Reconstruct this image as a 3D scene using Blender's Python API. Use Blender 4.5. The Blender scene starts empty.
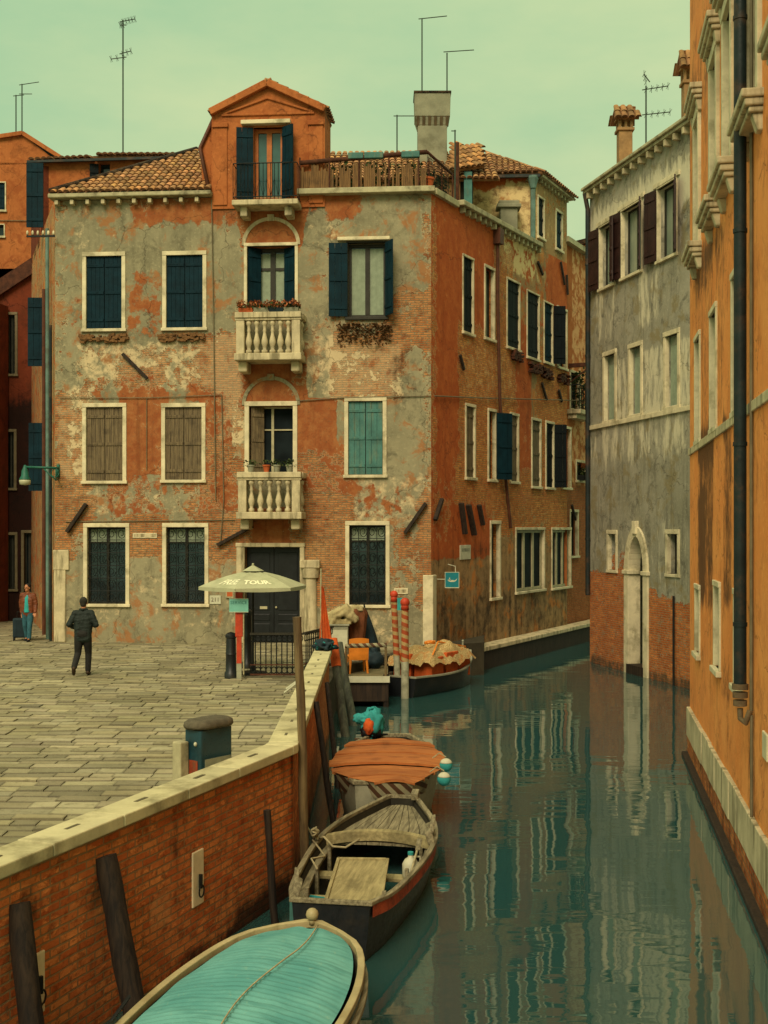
import bpy, bmesh, math, random
from mathutils import Vector, Matrix, noise as mnoise
R = math.radians
PI = math.pi
random.seed(7)
sc = bpy.context.scene
COL = sc.collection

# ---------------------------------------------------------------- camera
CAMZ = 3.4
FPX = 1200.0
WATER = -1.0
cam_d = bpy.data.cameras.new('camera'); cam = bpy.data.objects.new('camera', cam_d); COL.objects.link(cam)
cam.location = (0, 0, CAMZ); cam.rotation_euler = (R(90), 0, 0)
cam_d.sensor_fit = 'VERTICAL'; cam_d.sensor_height = 36.0; cam_d.sensor_width = 36.0
cam_d.lens = FPX / 1024 * 36.0
cam_d.shift_y = 16 / 1024.0
cam_d.clip_end = 600
sc.camera = cam

def at(px, py, Y):
    """world point seen at picture position px,py at distance Y (used to survey the place)"""
    return Vector(((px - 384) / FPX * Y, Y, CAMZ + (528 - py) / FPX * Y))

# ---------------------------------------------------------------- frames
class Frame:
    def __init__(self, o, e):
        self.o = Vector((o[0], o[1], 0)); e = Vector((e[0], e[1], 0))
        self.L = (e - self.o).length
        self.d = (e - self.o).normalized()
        self.n = Vector((self.d.y, -self.d.x, 0))
    def p(self, u, v, w=0.0):
        return self.o + self.d * u + self.n * w + Vector((0, 0, v))
    def at(self, px, py, w=0.0):
        d = Vector(((px - 384) / FPX, 1, (528 - py) / FPX))
        c = Vector((0, 0, CAMZ))
        t = (self.o + self.n * w - c).dot(self.n) / d.dot(self.n)
        q = c + d * t
        return ((q - self.o).dot(self.d), q.z)
    def rect(self, x0, y0, x1, y1, w=0.0):
        xm = (x0 + x1) / 2; ym = (y0 + y1) / 2
        u0 = self.at(x0, ym, w)[0]; u1 = self.at(x1, ym, w)[0]
        va = self.at(xm, y1, w)[1]; vb = self.at(xm, y0, w)[1]
        return (u0, va, u1, vb)

def lin(h, k=1.0):
    if isinstance(h, str):
        h = h.lstrip('#'); c = [int(h[i:i + 2], 16) / 255 for i in (0, 2, 4)]
    else:
        c = [x / 255 for x in h]
    return tuple(((x / 12.92) if x <= .04045 else ((x + .055) / 1.055) ** 2.4) * k for x in c)

# ---------------------------------------------------------------- mesh builder
class MB:
    def __init__(self):
        self.v = []; self.f = []; self.uv = {}; self.c = {}
    def add(self, pts):
        i = len(self.v); self.v += [Vector(p) for p in pts]; return i
    def face(self, pts, col=None):
        i = self.add(pts); self.f.append(tuple(range(i, i + len(pts))))
        if col is not None: self.c[len(self.f) - 1] = col
    def hexa(self, q, col=None):
        i = self.add(q)
        for a in ((3, 2, 1, 0), (4, 5, 6, 7), (0, 1, 5, 4), (1, 2, 6, 5), (2, 3, 7, 6), (3, 0, 4, 7)):
            self.f.append(tuple(i + k for k in a))
            if col is not None: self.c[len(self.f) - 1] = col
    def box(self, x0, x1, y0, y1, z0, z1, col=None):
        self.hexa([(x0, y0, z0), (x1, y0, z0), (x1, y1, z0), (x0, y1, z0), (x0, y0, z1), (x1, y0, z1), (x1, y1, z1), (x0, y1, z1)], col)
    def fbox(self, F, u0, u1, v0, v1, w0, w1, col=None):
        P = F.p
        self.hexa([P(u0, v0, w1), P(u1, v0, w1), P(u1, v0, w0), P(u0, v0, w0), P(u0, v1, w1), P(u1, v1, w1), P(u1, v1, w0), P(u0, v1, w0)], col)
    def obox(self, c, ax, ay, az, hx, hy, hz, col=None):
        c = Vector(c); ax = Vector(ax).normalized() * hx; ay = Vector(ay).normalized() * hy; az = Vector(az).normalized() * hz
        self.hexa([c - ax - ay - az, c + ax - ay - az, c + ax + ay - az, c - ax + ay - az, c - ax - ay + az, c + ax - ay + az, c + ax + ay + az, c - ax + ay + az], col)
    def bar(self, a, b, wx, wy, up=(0, 0, 1), col=None):
        a = Vector(a); b = Vector(b); d = (b - a); L = d.length; d.normalize()
        s = d.cross(Vector(up))
        if s.length < 1e-4: s = d.cross(Vector((1, 0, 0)))
        s.normalize(); t = s.cross(d)
        self.obox((a + b) / 2, s, t, d, wx / 2, wy / 2, L / 2, col)
    def tube(self, path, r, n=8, cap=True, closed=False, col=None):
        path = [Vector(p) for p in path]; m = len(path)
        rs = r if isinstance(r, (list, tuple)) else [r] * m
        rings = []; prev = None
        for i, p in enumerate(path):
            if closed: d = path[(i + 1) % m] - path[i - 1]
            else: d = path[min(i + 1, m - 1)] - path[max(i - 1, 0)]
            d.normalize()
            if prev is None:
                s = d.cross(Vector((0, 0, 1)))
                if s.length < 1e-3: s = d.cross(Vector((1, 0, 0)))
            else:
                s = prev - d * prev.dot(d)
                if s.length < 1e-4: s = d.cross(Vector((1, 0, 0)))
            s.normalize(); prev = s; t = d.cross(s)
            rings.append(self.add([p + (s * math.cos(2 * PI * k / n) + t * math.sin(2 * PI * k / n)) * rs[i] for k in range(n)]))
        q = m if closed else m - 1
        for i in range(q):
            a = rings[i]; b = rings[(i + 1) % m]
            for k in range(n):
                self.f.append((a + k, a + (k + 1) % n, b + (k + 1) % n, b + k))
                if col is not None: self.c[len(self.f) - 1] = col
        if cap and not closed:
            self.f.append(tuple(rings[0] + k for k in reversed(range(n))))
            self.f.append(tuple(rings[-1] + k for k in range(n)))
    def lathe(self, prof, n=16, o=(0, 0, 0), col=None):
        o = Vector(o); rr = []
        for r, z in prof:
            rr.append(self.add([o + Vector((r * math.cos(2 * PI * k / n), r * math.sin(2 * PI * k / n), z)) for k in range(n)]))
        for a, b in zip(rr, rr[1:]):
            for k in range(n):
                self.f.append((a + k, a + (k + 1) % n, b + (k + 1) % n, b + k))
                if col is not None: self.c[len(self.f) - 1] = col
        if prof[0][0] > 1e-4: self.f.append(tuple(rr[0] + k for k in reversed(range(n))))
        if prof[-1][0] > 1e-4: self.f.append(tuple(rr[-1] + k for k in range(n)))
    def sphere(self, c, r, n=12, sx=1, sy=1, sz=1):
        c = Vector(c); m = n // 2; rr = []
        for i in range(m + 1):
            a = -PI / 2 + PI * i / m
            ra = max(math.cos(a), 1e-3) * r
            rr.append(self.add([c + Vector((ra * math.cos(2 * PI * k / n) * sx, ra * math.sin(2 * PI * k / n) * sy, math.sin(a) * r * sz)) for k in range(n)]))
        for a, b in zip(rr, rr[1:]):
            for k in range(n):
                self.f.append((a + k, a + (k + 1) % n, b + (k + 1) % n, b + k))
    def prism(self, poly, off, col=None):
        """poly: list of points (front, ccw), off: vector to the back"""
        off = Vector(off); n = len(poly)
        i = self.add(poly); j = self.add([Vector(p) + off for p in poly])
        self.f.append(tuple(i + k for k in range(n))); self.f.append(tuple(j + k for k in reversed(range(n))))
        for k in range(n):
            self.f.append((i + k, j + k, j + (k + 1) % n, i + (k + 1) % n))
    def grid(self, rows, col=None):
        m = len(rows[0]); ids = [self.add(r) for r in rows]
        for a, b in zip(ids, ids[1:]):
            for k in range(m - 1):
                self.f.append((a + k, a + k + 1, b + k + 1, b + k))
    def merge(self, o, M=None):
        i = len(self.v); self.v += [(M @ p if M else p.copy()) for p in o.v]
        for q, f in enumerate(o.f):
            self.f.append(tuple(i + k for k in f))
            if q in o.c: self.c[len(self.f) - 1] = o.c[q]

    def pieces(self):
        par = list(range(len(self.v)))
        def fd(i):
            while par[i] != i: par[i] = par[par[i]]; i = par[i]
            return i
        for f in self.f:
            for k in f[1:]: par[fd(k)] = fd(f[0])
        gr = {}
        for q, f in enumerate(self.f): gr.setdefault(fd(f[0]), []).append(q)
        out = []
        for fs in gr.values():
            m = MB(); mp = {}
            for q in fs:
                for k in self.f[q]:
                    if k not in mp: mp[k] = len(m.v); m.v.append(self.v[k])
                m.f.append(tuple(mp[k] for k in self.f[q]))
                if q in self.c: m.c[len(m.f) - 1] = self.c[q]
            out.append(m)
        return out

def objs(name, mb, mat, parent=None, **kw):
    """every separate piece becomes a part of its own"""
    return [obj(name, m, mat, parent, **kw) for m in mb.pieces()]

def root_of(o):
    while o.parent: o = o.parent
    return o

def finish_mesh(me, mats, smooth):
    for m in (mats if isinstance(mats, (list, tuple)) else [mats]):
        me.materials.append(m)
    if smooth:
        me.polygons.foreach_set('use_smooth', [True] * len(me.polygons))

def obj(name, mb, mat, parent=None, bevel=0, smooth=False, world=True, recalc=True, autos=None, subsurf=0):
    """links the collected shapes as ONE mesh object; world coordinates are made relative to the thing's base"""
    off = Vector((0, 0, 0))
    if parent is not None and world: off = Vector(root_of(parent).location)
    me = bpy.data.meshes.new(name)
    me.from_pydata([tuple(p - off) for p in mb.v], [], mb.f)
    if mb.c:
        at_ = me.color_attributes.new('Col', 'FLOAT_COLOR', 'CORNER')
        for i, poly in enumerate(me.polygons):
            c = mb.c.get(i, (1, 1, 1))
            for li in poly.loop_indices: at_.data[li].color = (c[0], c[1], c[2], 1)
    if recalc:
        b = bmesh.new(); b.from_mesh(me); bmesh.ops.recalc_face_normals(b, faces=b.faces); b.to_mesh(me); b.free()
    if not isinstance(mat, (list, tuple)) and mat.get('wall'):   # plain stretch of wall without paint losses
        a2 = me.attributes.new('mask', 'FLOAT_COLOR', 'POINT')
        for q in range(len(me.vertices)): a2.data[q].color = (0, .3, .05, 0)
    finish_mesh(me, mat, smooth)
    o = bpy.data.objects.new(name, me); COL.objects.link(o)
    if parent is not None: o.parent = parent
    if bevel:
        m = o.modifiers.new('bevel', 'BEVEL'); m.width = bevel; m.segments = 2; m.limit_method = 'ANGLE'; m.angle_limit = R(40)
    if subsurf:
        m = o.modifiers.new('sub', 'SUBSURF'); m.levels = subsurf; m.render_levels = subsurf
    if autos:
        me.polygons.foreach_set('use_smooth', [True] * len(me.polygons))
        b = bmesh.new(); b.from_mesh(me)
        for e in b.edges:
            if len(e.link_faces) == 2 and e.calc_face_angle(0) > autos: e.smooth = False
        b.to_mesh(me); b.free()
    return o

def thing(name, label, cat, loc=(0, 0, 0), rz=0, group=None):
    o = bpy.data.objects.new(name, None); COL.objects.link(o)
    o.empty_display_size = .3
    o.location = loc; o.rotation_euler = (0, 0, rz)
    tag(o, label, cat, group)
    return o

def tag(o, label, cat, group=None):
    o['label'] = label; o['category'] = cat
    if group: o['group'] = group
    return o

def struct(o, kind='structure'):
    o['kind'] = kind; return o

def dup_part(o, off, parent=None):
    c = o.copy(); COL.objects.link(c); c.parent = parent or o.parent
    c.location = Vector(o.location) + Vector(off)
    return c

def setloc(o, loc):
    """move a meshed top-level thing's origin to its base"""
    loc = Vector(loc); o.data.transform(Matrix.Translation(-loc)); o.location = loc; return o

def text_mb(s, size, extr=.0, map_fn=None, shear=0.0, space=1.0, bold=0.0):
    c = bpy.data.curves.new('t', 'FONT'); c.body = s; c.size = size; c.extrude = extr
    c.align_x = 'CENTER'; c.align_y = 'CENTER'; c.shear = shear; c.space_character = space; c.resolution_u = 3; c.offset = bold
    o = bpy.data.objects.new('t', c); COL.objects.link(o)
    dg = bpy.context.evaluated_depsgraph_get(); dg.update()
    me = bpy.data.meshes.new_from_object(o.evaluated_get(dg))
    mb = MB(); mb.v = [map_fn(v.co) if map_fn else v.co.copy() for v in me.vertices]; mb.f = [tuple(p.vertices) for p in me.polygons]
    bpy.data.objects.remove(o); bpy.data.curves.remove(c)
    return mb

def remeshed(name, mb, mat, parent, vox, smooth_it=6):
    """one continuous skin grown over the collected volumes"""
    me = bpy.data.meshes.new(name); me.from_pydata([tuple(p) for p in mb.v], [], mb.f)
    b = bmesh.new(); b.from_mesh(me); bmesh.ops.recalc_face_normals(b, faces=b.faces); b.to_mesh(me); b.free()
    o = bpy.data.objects.new(name, me); COL.objects.link(o)
    m = o.modifiers.new('r', 'REMESH'); m.mode = 'VOXEL'; m.voxel_size = vox
    m = o.modifiers.new('s', 'SMOOTH'); m.iterations = smooth_it; m.factor = .5
    dg = bpy.context.evaluated_depsgraph_get(); dg.update()
    me2 = bpy.data.meshes.new_from_object(o.evaluated_get(dg))
    o.modifiers.clear(); o.data = me2; me2.materials.clear(); finish_mesh(me2, mat, True)
    o.parent = parent
    return o

# ---------------------------------------------------------------- node helper
class G:
    def __init__(self, name):
        self.m = bpy.data.materials.new(name); self.m.use_nodes = True
        self.t = self.m.node_tree; self.t.nodes.clear()
        self.out = self.t.nodes.new('ShaderNodeOutputMaterial')
    def n(self, typ, ins=None, **props):
        k = self.t.nodes.new(typ)
        for a, b in props.items(): setattr(k, a, b)
        for a, b in (ins or {}).items(): self.set(k.inputs[a], b)
        return k
    def set(self, sock, val):
        if isinstance(val, bpy.types.NodeSocket): self.t.links.new(val, sock)
        elif isinstance(val, bpy.types.Node): self.t.links.new(val.outputs[0], sock)
        else:
            if sock.type == 'RGBA' and len(val) == 3: val = (*val, 1)
            sock.default_value = val
    def mix(self, a, b, f, mode='MIX'):
        k = self.n('ShaderNodeMix', data_type='RGBA', blend_type=mode)
        self.set(k.inputs[0], f); self.set(k.inputs[6], a); self.set(k.inputs[7], b)
        return k.outputs[2]
    def math(self, op, a, b=0.0, clamp=False):
        k = self.n('ShaderNodeMath', operation=op, use_clamp=clamp)
        self.set(k.inputs[0], a); self.set(k.inputs[1], b); return k.outputs[0]
    def noise(self, vec, scale, detail=4, rough=.55, dist=0.0):
        return self.n('ShaderNodeTexNoise', {'Vector': vec, 'Scale': scale, 'Detail': detail, 'Roughness': rough, 'Distortion': dist}).outputs[0]
    def step(self, x, a, b, lo=0.0, hi=1.0):
        k = self.n('ShaderNodeMapRange', interpolation_type='SMOOTHSTEP')
        for i, vv in enumerate((x, a, b, lo, hi)): self.set(k.inputs[i], vv)
        return k.outputs[0]
    def scale(self, vec, s):
        return self.n('ShaderNodeVectorMath', {0: vec, 1: s}, operation='MULTIPLY').outputs[0]
    def bsdf(self, col, rough=.8, bump=None, bs=.3, bd=.02, metal=0.0, spec=.3, **kw):
        k = self.n('ShaderNodeBsdfPrincipled', {'Base Color': col, 'Roughness': rough, 'Metallic': metal, 'Specular IOR Level': spec})
        for a, b in kw.items(): self.set(k.inputs[a.replace('_', ' ')], b)
        if bump is not None:
            bn = self.n('ShaderNodeBump', {'Height': bump, 'Strength': bs, 'Distance': bd})
            self.set(k.inputs['Normal'], bn.outputs[0])
        self.set(self.out.inputs[0], k.outputs[0])
        return self.m

def objc(g): return g.n('ShaderNodeTexCoord').outputs['Object']

def m_plain(name, col, rough=.7, var=.25, sc_=3.0, metal=0.0, spec=.3, bump=.15, dirt=None, dirt_amt=.5, usecol=False, streak=False):
    """painted / stone / metal surface: mottled, scuffed and a little uneven"""
    g = G(name); P = objc(g)
    c = lin(col) if isinstance(col, (str, list)) else col
    n1 = g.noise(P, sc_, 6, .6); n2 = g.noise(P, sc_ * 9, 4, .6)
    base = g.mix(tuple(x * (1 - var) for x in c), tuple(min(1, x * (1 + var)) for x in c), g.step(n1, .3, .7))
    if usecol:
        a = g.n('ShaderNodeVertexColor', layer_name='Col').outputs[0]
        base = g.mix(base, a, 1.0, 'MULTIPLY')
    base = g.mix(base, tuple(x * (1 - var * .8) for x in c), g.step(n2, .5, .75, 0, .6))
    if dirt:
        pv = g.scale(P, (5, 5, .7)) if streak else P
        n3 = g.noise(pv, sc_ * .8 if not streak else 1.0, 8, .65)
        base = g.mix(base, lin(dirt), g.step(n3, .48, .68, 0, dirt_amt))
    r = g.step(n2, .2, .8, rough - .1, min(1, rough + .1))
    return g.bsdf(base, r, g.math('ADD', n1, g.math('MULTIPLY', n2, .6)), bump, .02, metal, spec)

def m_wood(name, c1, c2, grain=(2, 30, 30), rough=.8, bump=.4, usecol=False, planks=None):
    g = G(name); P = objc(g)
    s = g.scale(P, grain)
    n1 = g.noise(s, 1.0, 6, .65, .4); n2 = g.noise(P, 3.0, 5)
    col = g.mix(lin(c1), lin(c2), g.step(n1, .3, .7))
    col = g.mix(col, tuple(x * .5 for x in lin(c1)), g.step(n2, .5, .75, 0, .6))
    if usecol:
        a = g.n('ShaderNodeVertexColor', layer_name='Col').outputs[0]
        col = g.mix(col, a, 1.0, 'MULTIPLY')
    return g.bsdf(col, rough, n1, bump, .01)

def m_glass(name, c=(.012, .02, .022), rough=.06, c2=None, spec=.5):
    g = G(name); P = objc(g)
    n = g.noise(P, 1.3, 2)
    nb = g.noise(P, 2.2, 2)
    col = g.mix(c, c2 or tuple(x * 2.2 for x in c), g.step(n, .35, .7))
    return g.bsdf(col, rough, nb, .08, .05, spec=spec)

def brick_nodes(g, UV, P, c1, c2, mort, var, bw=.25, bh=.066, msz=.012):
    """brick courses laid out in wall coordinates (metres)"""
    wob = g.n('ShaderNodeVectorMath', {0: UV, 1: g.scale(g.n('ShaderNodeTexNoise', {'Vector': P, 'Scale': 2.5, 'Detail': 3}).outputs['Color'], (.02, .03, 0))}, operation='ADD').outputs[0]
    b = g.n('ShaderNodeTexBrick', {'Vector': wob, 'Color1': (0, 0, 0), 'Color2': (1, 1, 1), 'Mortar': (.5, .5, .5), 'Scale': 1.0, 'Mortar Size': msz, 'Mortar Smooth': .3, 'Bias': 0.0, 'Brick Width': bw, 'Row Height': bh}, offset=.5)
    bv = b.outputs['Color']; bf = b.outputs['Fac']
    n = g.noise(P, 1.1, 7, .6); n5 = g.noise(P, 14, 5, .65)
    col = g.mix(lin(c1), lin(c2), bv)
    col = g.mix(col, lin(var), g.step(n, .42, .66, 0, .75))
    col = g.mix(col, tuple(x * .42 for x in lin(c1)), g.step(g.noise(P, 5.5, 6, .7), .5, .64, 0, .75))
    col = g.mix(col, tuple(min(1, x * 1.4) for x in lin(c2)), g.step(g.noise(g.scale(P, (1, 1, 2.2)), 4.2, 6, .7), .54, .66, 0, .6))
    col = g.mix(col, tuple(x * .35 for x in lin(c1)), g.step(n5, .52, .72, 0, .7))
    mo = g.mix(lin(mort), tuple(x * .5 for x in lin(mort)), n5)
    col = g.mix(col, mo, bf)
    h = g.math('ADD', g.math('MULTIPLY', g.math('SUBTRACT', 1.0, bf), .7), g.math('MULTIPLY', n5, .5))
    return col, h

def m_wall(name, gray, gray2, orange, orange2, brick, brick2, brickvar, pale, mortar, stain_shade='#1c1712', ragged=.75, edge=.05, streak=.5, ochre='#a07c50', pvec=(1, 1, 1), blotch=.7, abase=0.0, **bk):
    """old wall: cement plaster, lime colour and bare brick; which one shows comes from the wall's own 'mask' layer
       (r bare brick, g coloured plaster, b stain, a pale)"""
    g = G(name); P = objc(g)
    UV = g.n('ShaderNodeUVMap', uv_map='UVMap').outputs[0]
    at_ = g.n('ShaderNodeAttribute', attribute_name='mask')
    sp = g.n('ShaderNodeSeparateColor', {0: at_.outputs['Color']})
    Rk, Gk, Bk = sp.outputs[0], sp.outputs[1], sp.outputs[2]; Ak = at_.outputs['Alpha']
    n1 = g.noise(P, .9, 8, .6); n2 = g.noise(P, 3.2, 9, .68, .3); n3 = g.noise(P, 22, 5, .6)
    ns = g.noise(g.scale(P, (3.5, 3.5, .35)), 1.0, 8, .62)
    n8 = g.noise(P, 11, 6, .7)
    rag = g.math('MULTIPLY', g.math('ADD', g.math('ADD', g.math('SUBTRACT', n2, .5), g.math('MULTIPLY', g.math('SUBTRACT', n8, .5), .45)), g.math('MULTIPLY', g.math('SUBTRACT', n1, .5), .7)), ragged * 1.7)
    rag2 = g.math('MULTIPLY', g.math('SUBTRACT', g.noise(g.n('ShaderNodeVectorMath', {0: P, 1: (7.3, 2.1, 4.4)}, operation='ADD').outputs[0], 2.6, 9, .66), .5), ragged * 1.1)
    rag3 = g.math('MULTIPLY', g.math('SUBTRACT', g.noise(g.n('ShaderNodeVectorMath', {0: g.scale(P, pvec), 1: (1.3, 9.1, 2.4)}, operation='ADD').outputs[0], 3.6, 9, .7), .5), ragged * 1.1)
    bval = g.math('ADD', Rk, rag)
    bfac = g.step(bval, .5 - edge * .45, .5 + edge * .45)
    lip = g.math('MULTIPLY', g.step(bval, .4, .47, 0, .5), g.step(bval, .47, .5, 1, 0))
    ofac = g.step(g.math('ADD', Gk, rag2), .5 - edge, .5 + edge)
    pfac = g.step(g.math('ADD', g.math('ADD', Ak, abase), rag3), .4, .62, 0, .9)
    gr = g.mix(lin(gray), lin(gray2), g.step(n1, .32, .68))
    gr = g.mix(gr, tuple(x * .55 for x in lin(gray)), g.step(ns, .5, .72, 0, streak))
    gr = g.mix(gr, tuple(x * .5 for x in lin(gray)), g.step(g.noise(P, 1.7, 10, .72, .6), .49, .66, 0, blotch))
    gr = g.mix(gr, tuple(min(1, x * 1.35) for x in lin(gray2)), g.step(n8, .52, .7, 0, .55))
    gr = g.mix(gr, lin(ochre), g.step(g.noise(g.n('ShaderNodeVectorMath', {0: P, 1: (3.1, 5.2, 8.4)}, operation='ADD').outputs[0], 1.3, 10, .7, .4), .52, .62, 0, .8))
    gr = g.mix(gr, lin(pale), pfac)
    og = g.mix(lin(orange), lin(orange2), g.step(n2, .35, .7))
    og = g.mix(og, tuple(x * .6 for x in lin(orange)), g.step(n8, .5, .7, 0, .55))
    og = g.mix(og, tuple(x * .5 for x in lin(orange)), g.step(ns, .52, .72, 0, streak))
    bc, bh_ = brick_nodes(g, UV, P, brick, brick2, mortar, brickvar, **bk)
    bc = g.mix(bc, lin(pale), g.math('MULTIPLY', pfac, .38))
    bc = g.mix(bc, lin(gray2), g.step(n8, .58, .66, 0, .75))
    bc = g.mix(bc, lin(orange), g.step(n2, .56, .66, 0, .55))
    pl = g.mix(gr, og, ofac)
    pl = g.mix(pl, tuple(x * .8 for x in lin(gray)), g.step(n3, .55, .75, 0, .35))
    pl = g.mix(pl, lin(pale), lip)
    col = g.mix(pl, bc, bfac)
    # broken plaster edge and grime (painted shade on the alley house) with a shape of its own
    sfac = g.step(g.math('ADD', Bk, g.math('ADD', g.math('MULTIPLY', g.math('SUBTRACT', ns, .5), .7), g.math('MULTIPLY', g.math('SUBTRACT', n2, .5), 1.0))), .36, .8, 0, .88)
    col = g.mix(col, lin(stain_shade), sfac)
    cr = g.n('ShaderNodeTexVoronoi', {'Vector': g.n('ShaderNodeVectorMath', {0: P, 1: g.scale(g.n('ShaderNodeTexNoise', {'Vector': P, 'Scale': 2.0, 'Detail': 5}).outputs['Color'], (.9, .9, .9))}, operation='ADD').outputs[0], 'Scale': .33}, feature='DISTANCE_TO_EDGE').outputs['Distance']
    crack = g.math('MULTIPLY', g.step(cr, .0, .006, .45, 0), g.math('SUBTRACT', 1.0, bfac))
    col = g.mix(col, lin(stain_shade), crack)
    h = g.math('ADD', g.math('MULTIPLY', g.math('SUBTRACT', 1.0, bfac), 1.6), g.math('MULTIPLY', bh_, g.math('MULTIPLY', bfac, .9)))
    h = g.math('ADD', h, g.math('MULTIPLY', n2, .5)); h = g.math('ADD', h, g.math('MULTIPLY', n3, .25))
    h = g.math('ADD', h, g.math('MULTIPLY', ofac, .25)); h = g.math('SUBTRACT', h, g.math('MULTIPLY', crack, .6))
    m = g.bsdf(col, .9, h, .7, .03, spec=.2); m['wall'] = 1; return m

# ---------------------------------------------------------------- walls with openings
def zones_paint(F, zones, base=(0, 0, 0, 0), rs=1.0):
    zz = []
    for z in zones:
        x0, y0, x1, y1, ch, val = z[:6]; soft = z[6] if len(z) > 6 else .25
        u0, v0, u1, v1 = F.rect(x0, y0, x1, y1)
        zz.append((min(u0, u1), v0, max(u0, u1), v1, 'RGBA'.index(ch), val, soft * 1.5))
    zz = [(*z[:5], z[5] * (rs if z[4] == 0 and z[5] < .9 else 1), z[6]) for z in zz]
    def paint(u, v):
        c = list(base)
        for (u0, v0, u1, v1, ch, val, soft) in zz:
            dx = max(u0 - u, 0, u - u1); dy = max(v0 - v, 0, v - v1)
            d = math.hypot(dx, dy)
            if d < soft: c[ch] += val * (1 - d / soft)
        return c
    return paint

def gridlines(a, b, step, cuts):
    xs = [a, b] + [c for c in cuts if a < c < b]; xs = sorted(set(round(x, 4) for x in xs))
    out = [xs[0]]
    for p, q in zip(xs, xs[1:]):
        k = max(1, math.ceil((q - p) / step))
        out += [p + (q - p) * i / k for i in range(1, k + 1)]
    return out

def wall(name, F, u0, u1, v0, v1, holes, mat, parent, paint=None, step=.14, reveal=.25, skip=None, w=0.0, top=None, cut_u=(), cut_v=()):
    cu = list(cut_u); cv = list(cut_v)
    for h in holes: cu += [h[0], h[2]]; cv += [h[1], h[3]]
    us = gridlines(u0, u1, step, cu); vs = gridlines(v0, v1, step, cv)
    ids = {}; V = []; Fc = []; uv = []; mk = []
    def vid(u, v, ww, key):
        if key not in ids:
            ids[key] = len(V); V.append(F.p(u, v, ww)); uv.append((u, v)); mk.append(paint(u, v) if paint else (0, 0, 0, 0))
        return ids[key]
    for i in range(len(us) - 1):
        for j in range(len(vs) - 1):
            um = (us[i] + us[i + 1]) / 2; vm = (vs[j] + vs[j + 1]) / 2
            if any(h[0] < um < h[2] and h[1] < vm < h[3] for h in holes): continue
            if skip and skip(um, vm): continue
            q = []
            for (a, b) in ((i, j), (i + 1, j), (i + 1, j + 1), (i, j + 1)):
                vv = vs[b]
                if top and b == len(vs) - 1: vv = top(us[a])
                q.append(vid(us[a], vv, w, (a, b)))
            Fc.append(tuple(q))
    for hi, h in enumerate(holes):
        a, b, c, d = h[:4]; rv = h[4] if len(h) > 4 else reveal
        for k, (p, q) in enumerate((((a, b), (a, d)), ((c, d), (c, b)), ((a, d), (c, d)), ((c, b), (a, b)))):
            q4 = []
            for s, (pp, ww) in enumerate(((p, w), (q, w), (q, w - rv), (p, w - rv))):
                i = len(V); V.append(F.p(pp[0], pp[1], ww)); uv.append((pp[0] + (w - ww), pp[1])); mk.append(paint(*pp) if paint else (0, 0, 0, 0)); q4.append(i)
            Fc.append(tuple(q4))
    off = Vector(root_of(parent).location) if parent else Vector((0, 0, 0))
    me = bpy.data.meshes.new(name); me.from_pydata([tuple(p - off) for p in V], [], Fc)
    ul = me.uv_layers.new(name='UVMap')
    at_ = me.attributes.new('mask', 'FLOAT_COLOR', 'POINT')
    for i, m_ in enumerate(mk): at_.data[i].color = m_
    for l in me.loops: ul.data[l.index].uv = uv[l.vertex_index]
    me.materials.append(mat)
    o = bpy.data.objects.new(name, me); COL.objects.link(o); o.parent = parent
    return o

# ---------------------------------------------------------------- roof tiles
def tile_roof(name, poly, eave_dir, up_dir, mat, parent, tw=.21, tl=.34, seed=1):
    """poly: planar world polygon; barrel tiles laid in courses"""
    rnd = random.Random(seed)
    o = Vector(poly[0]); n = (Vector(poly[1]) - o).cross(Vector(poly[2]) - o).normalized()
    if n.z < 0: n = -n
    ex = Vector(eave_dir); ex = (ex - n * ex.dot(n)).normalized(); ey = n.cross(ex).normalized()
    pts = [((Vector(p) - o).dot(ex), (Vector(p) - o).dot(ey)) for p in poly]
    def inside(x, y):
        c = False; j = len(pts) - 1
        for i in range(len(pts)):
            xi, yi = pts[i]; xj, yj = pts[j]
            if (yi > y) != (yj > y) and x < (xj - xi) * (y - yi) / (yj - yi) + xi: c = not c
            j = i
        return c
    x0 = min(p[0] for p in pts); x1 = max(p[0] for p in pts); y0 = min(p[1] for p in pts); y1 = max(p[1] for p in pts)
    mb = MB()
    base = [o + ex * p[0] + ey * p[1] - n * .02 for p in pts]
    mb.prism(base, n * -.08); 
    for k in range(len(mb.f)): mb.c[k] = (.45, .4, .38)
    x = x0 + tw / 2
    while x < x1:
        y = y0 - .06
        while y < y1:
            if inside(x, max(y + tl * .5, y0 + .01)):
                s = rnd.uniform(.55, 1.25); c = (s * rnd.uniform(.9, 1.1), s, s * rnd.uniform(.8, 1.1))
                jx = rnd.uniform(-.012, .012); ln = tl * 1.18; rows = []
                for q, (yy, rr, hh) in enumerate(((y, tw * .46, .035), (y + ln, tw * .38, .012))):
                    rows.append([o + ex * (x + jx + rr * math.cos(PI - PI * k / 6)) + ey * yy + n * (hh + rr * .75 * math.sin(PI * k / 6)) for k in range(7)])
                f0 = len(mb.f); mb.grid(rows)
                # tile mouth closed by a face coloured dark for the hollow's shade
                i = mb.add(rows[0]); mb.f.append(tuple(range(i + 6, i - 1, -1)))
                for k in range(f0, len(mb.f)): mb.c[k] = c
                mb.c[len(mb.f) - 1] = (.25, .2, .18)
            y += tl
        x += tw
    return obj(name, mb, mat, parent, recalc=False)
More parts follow.
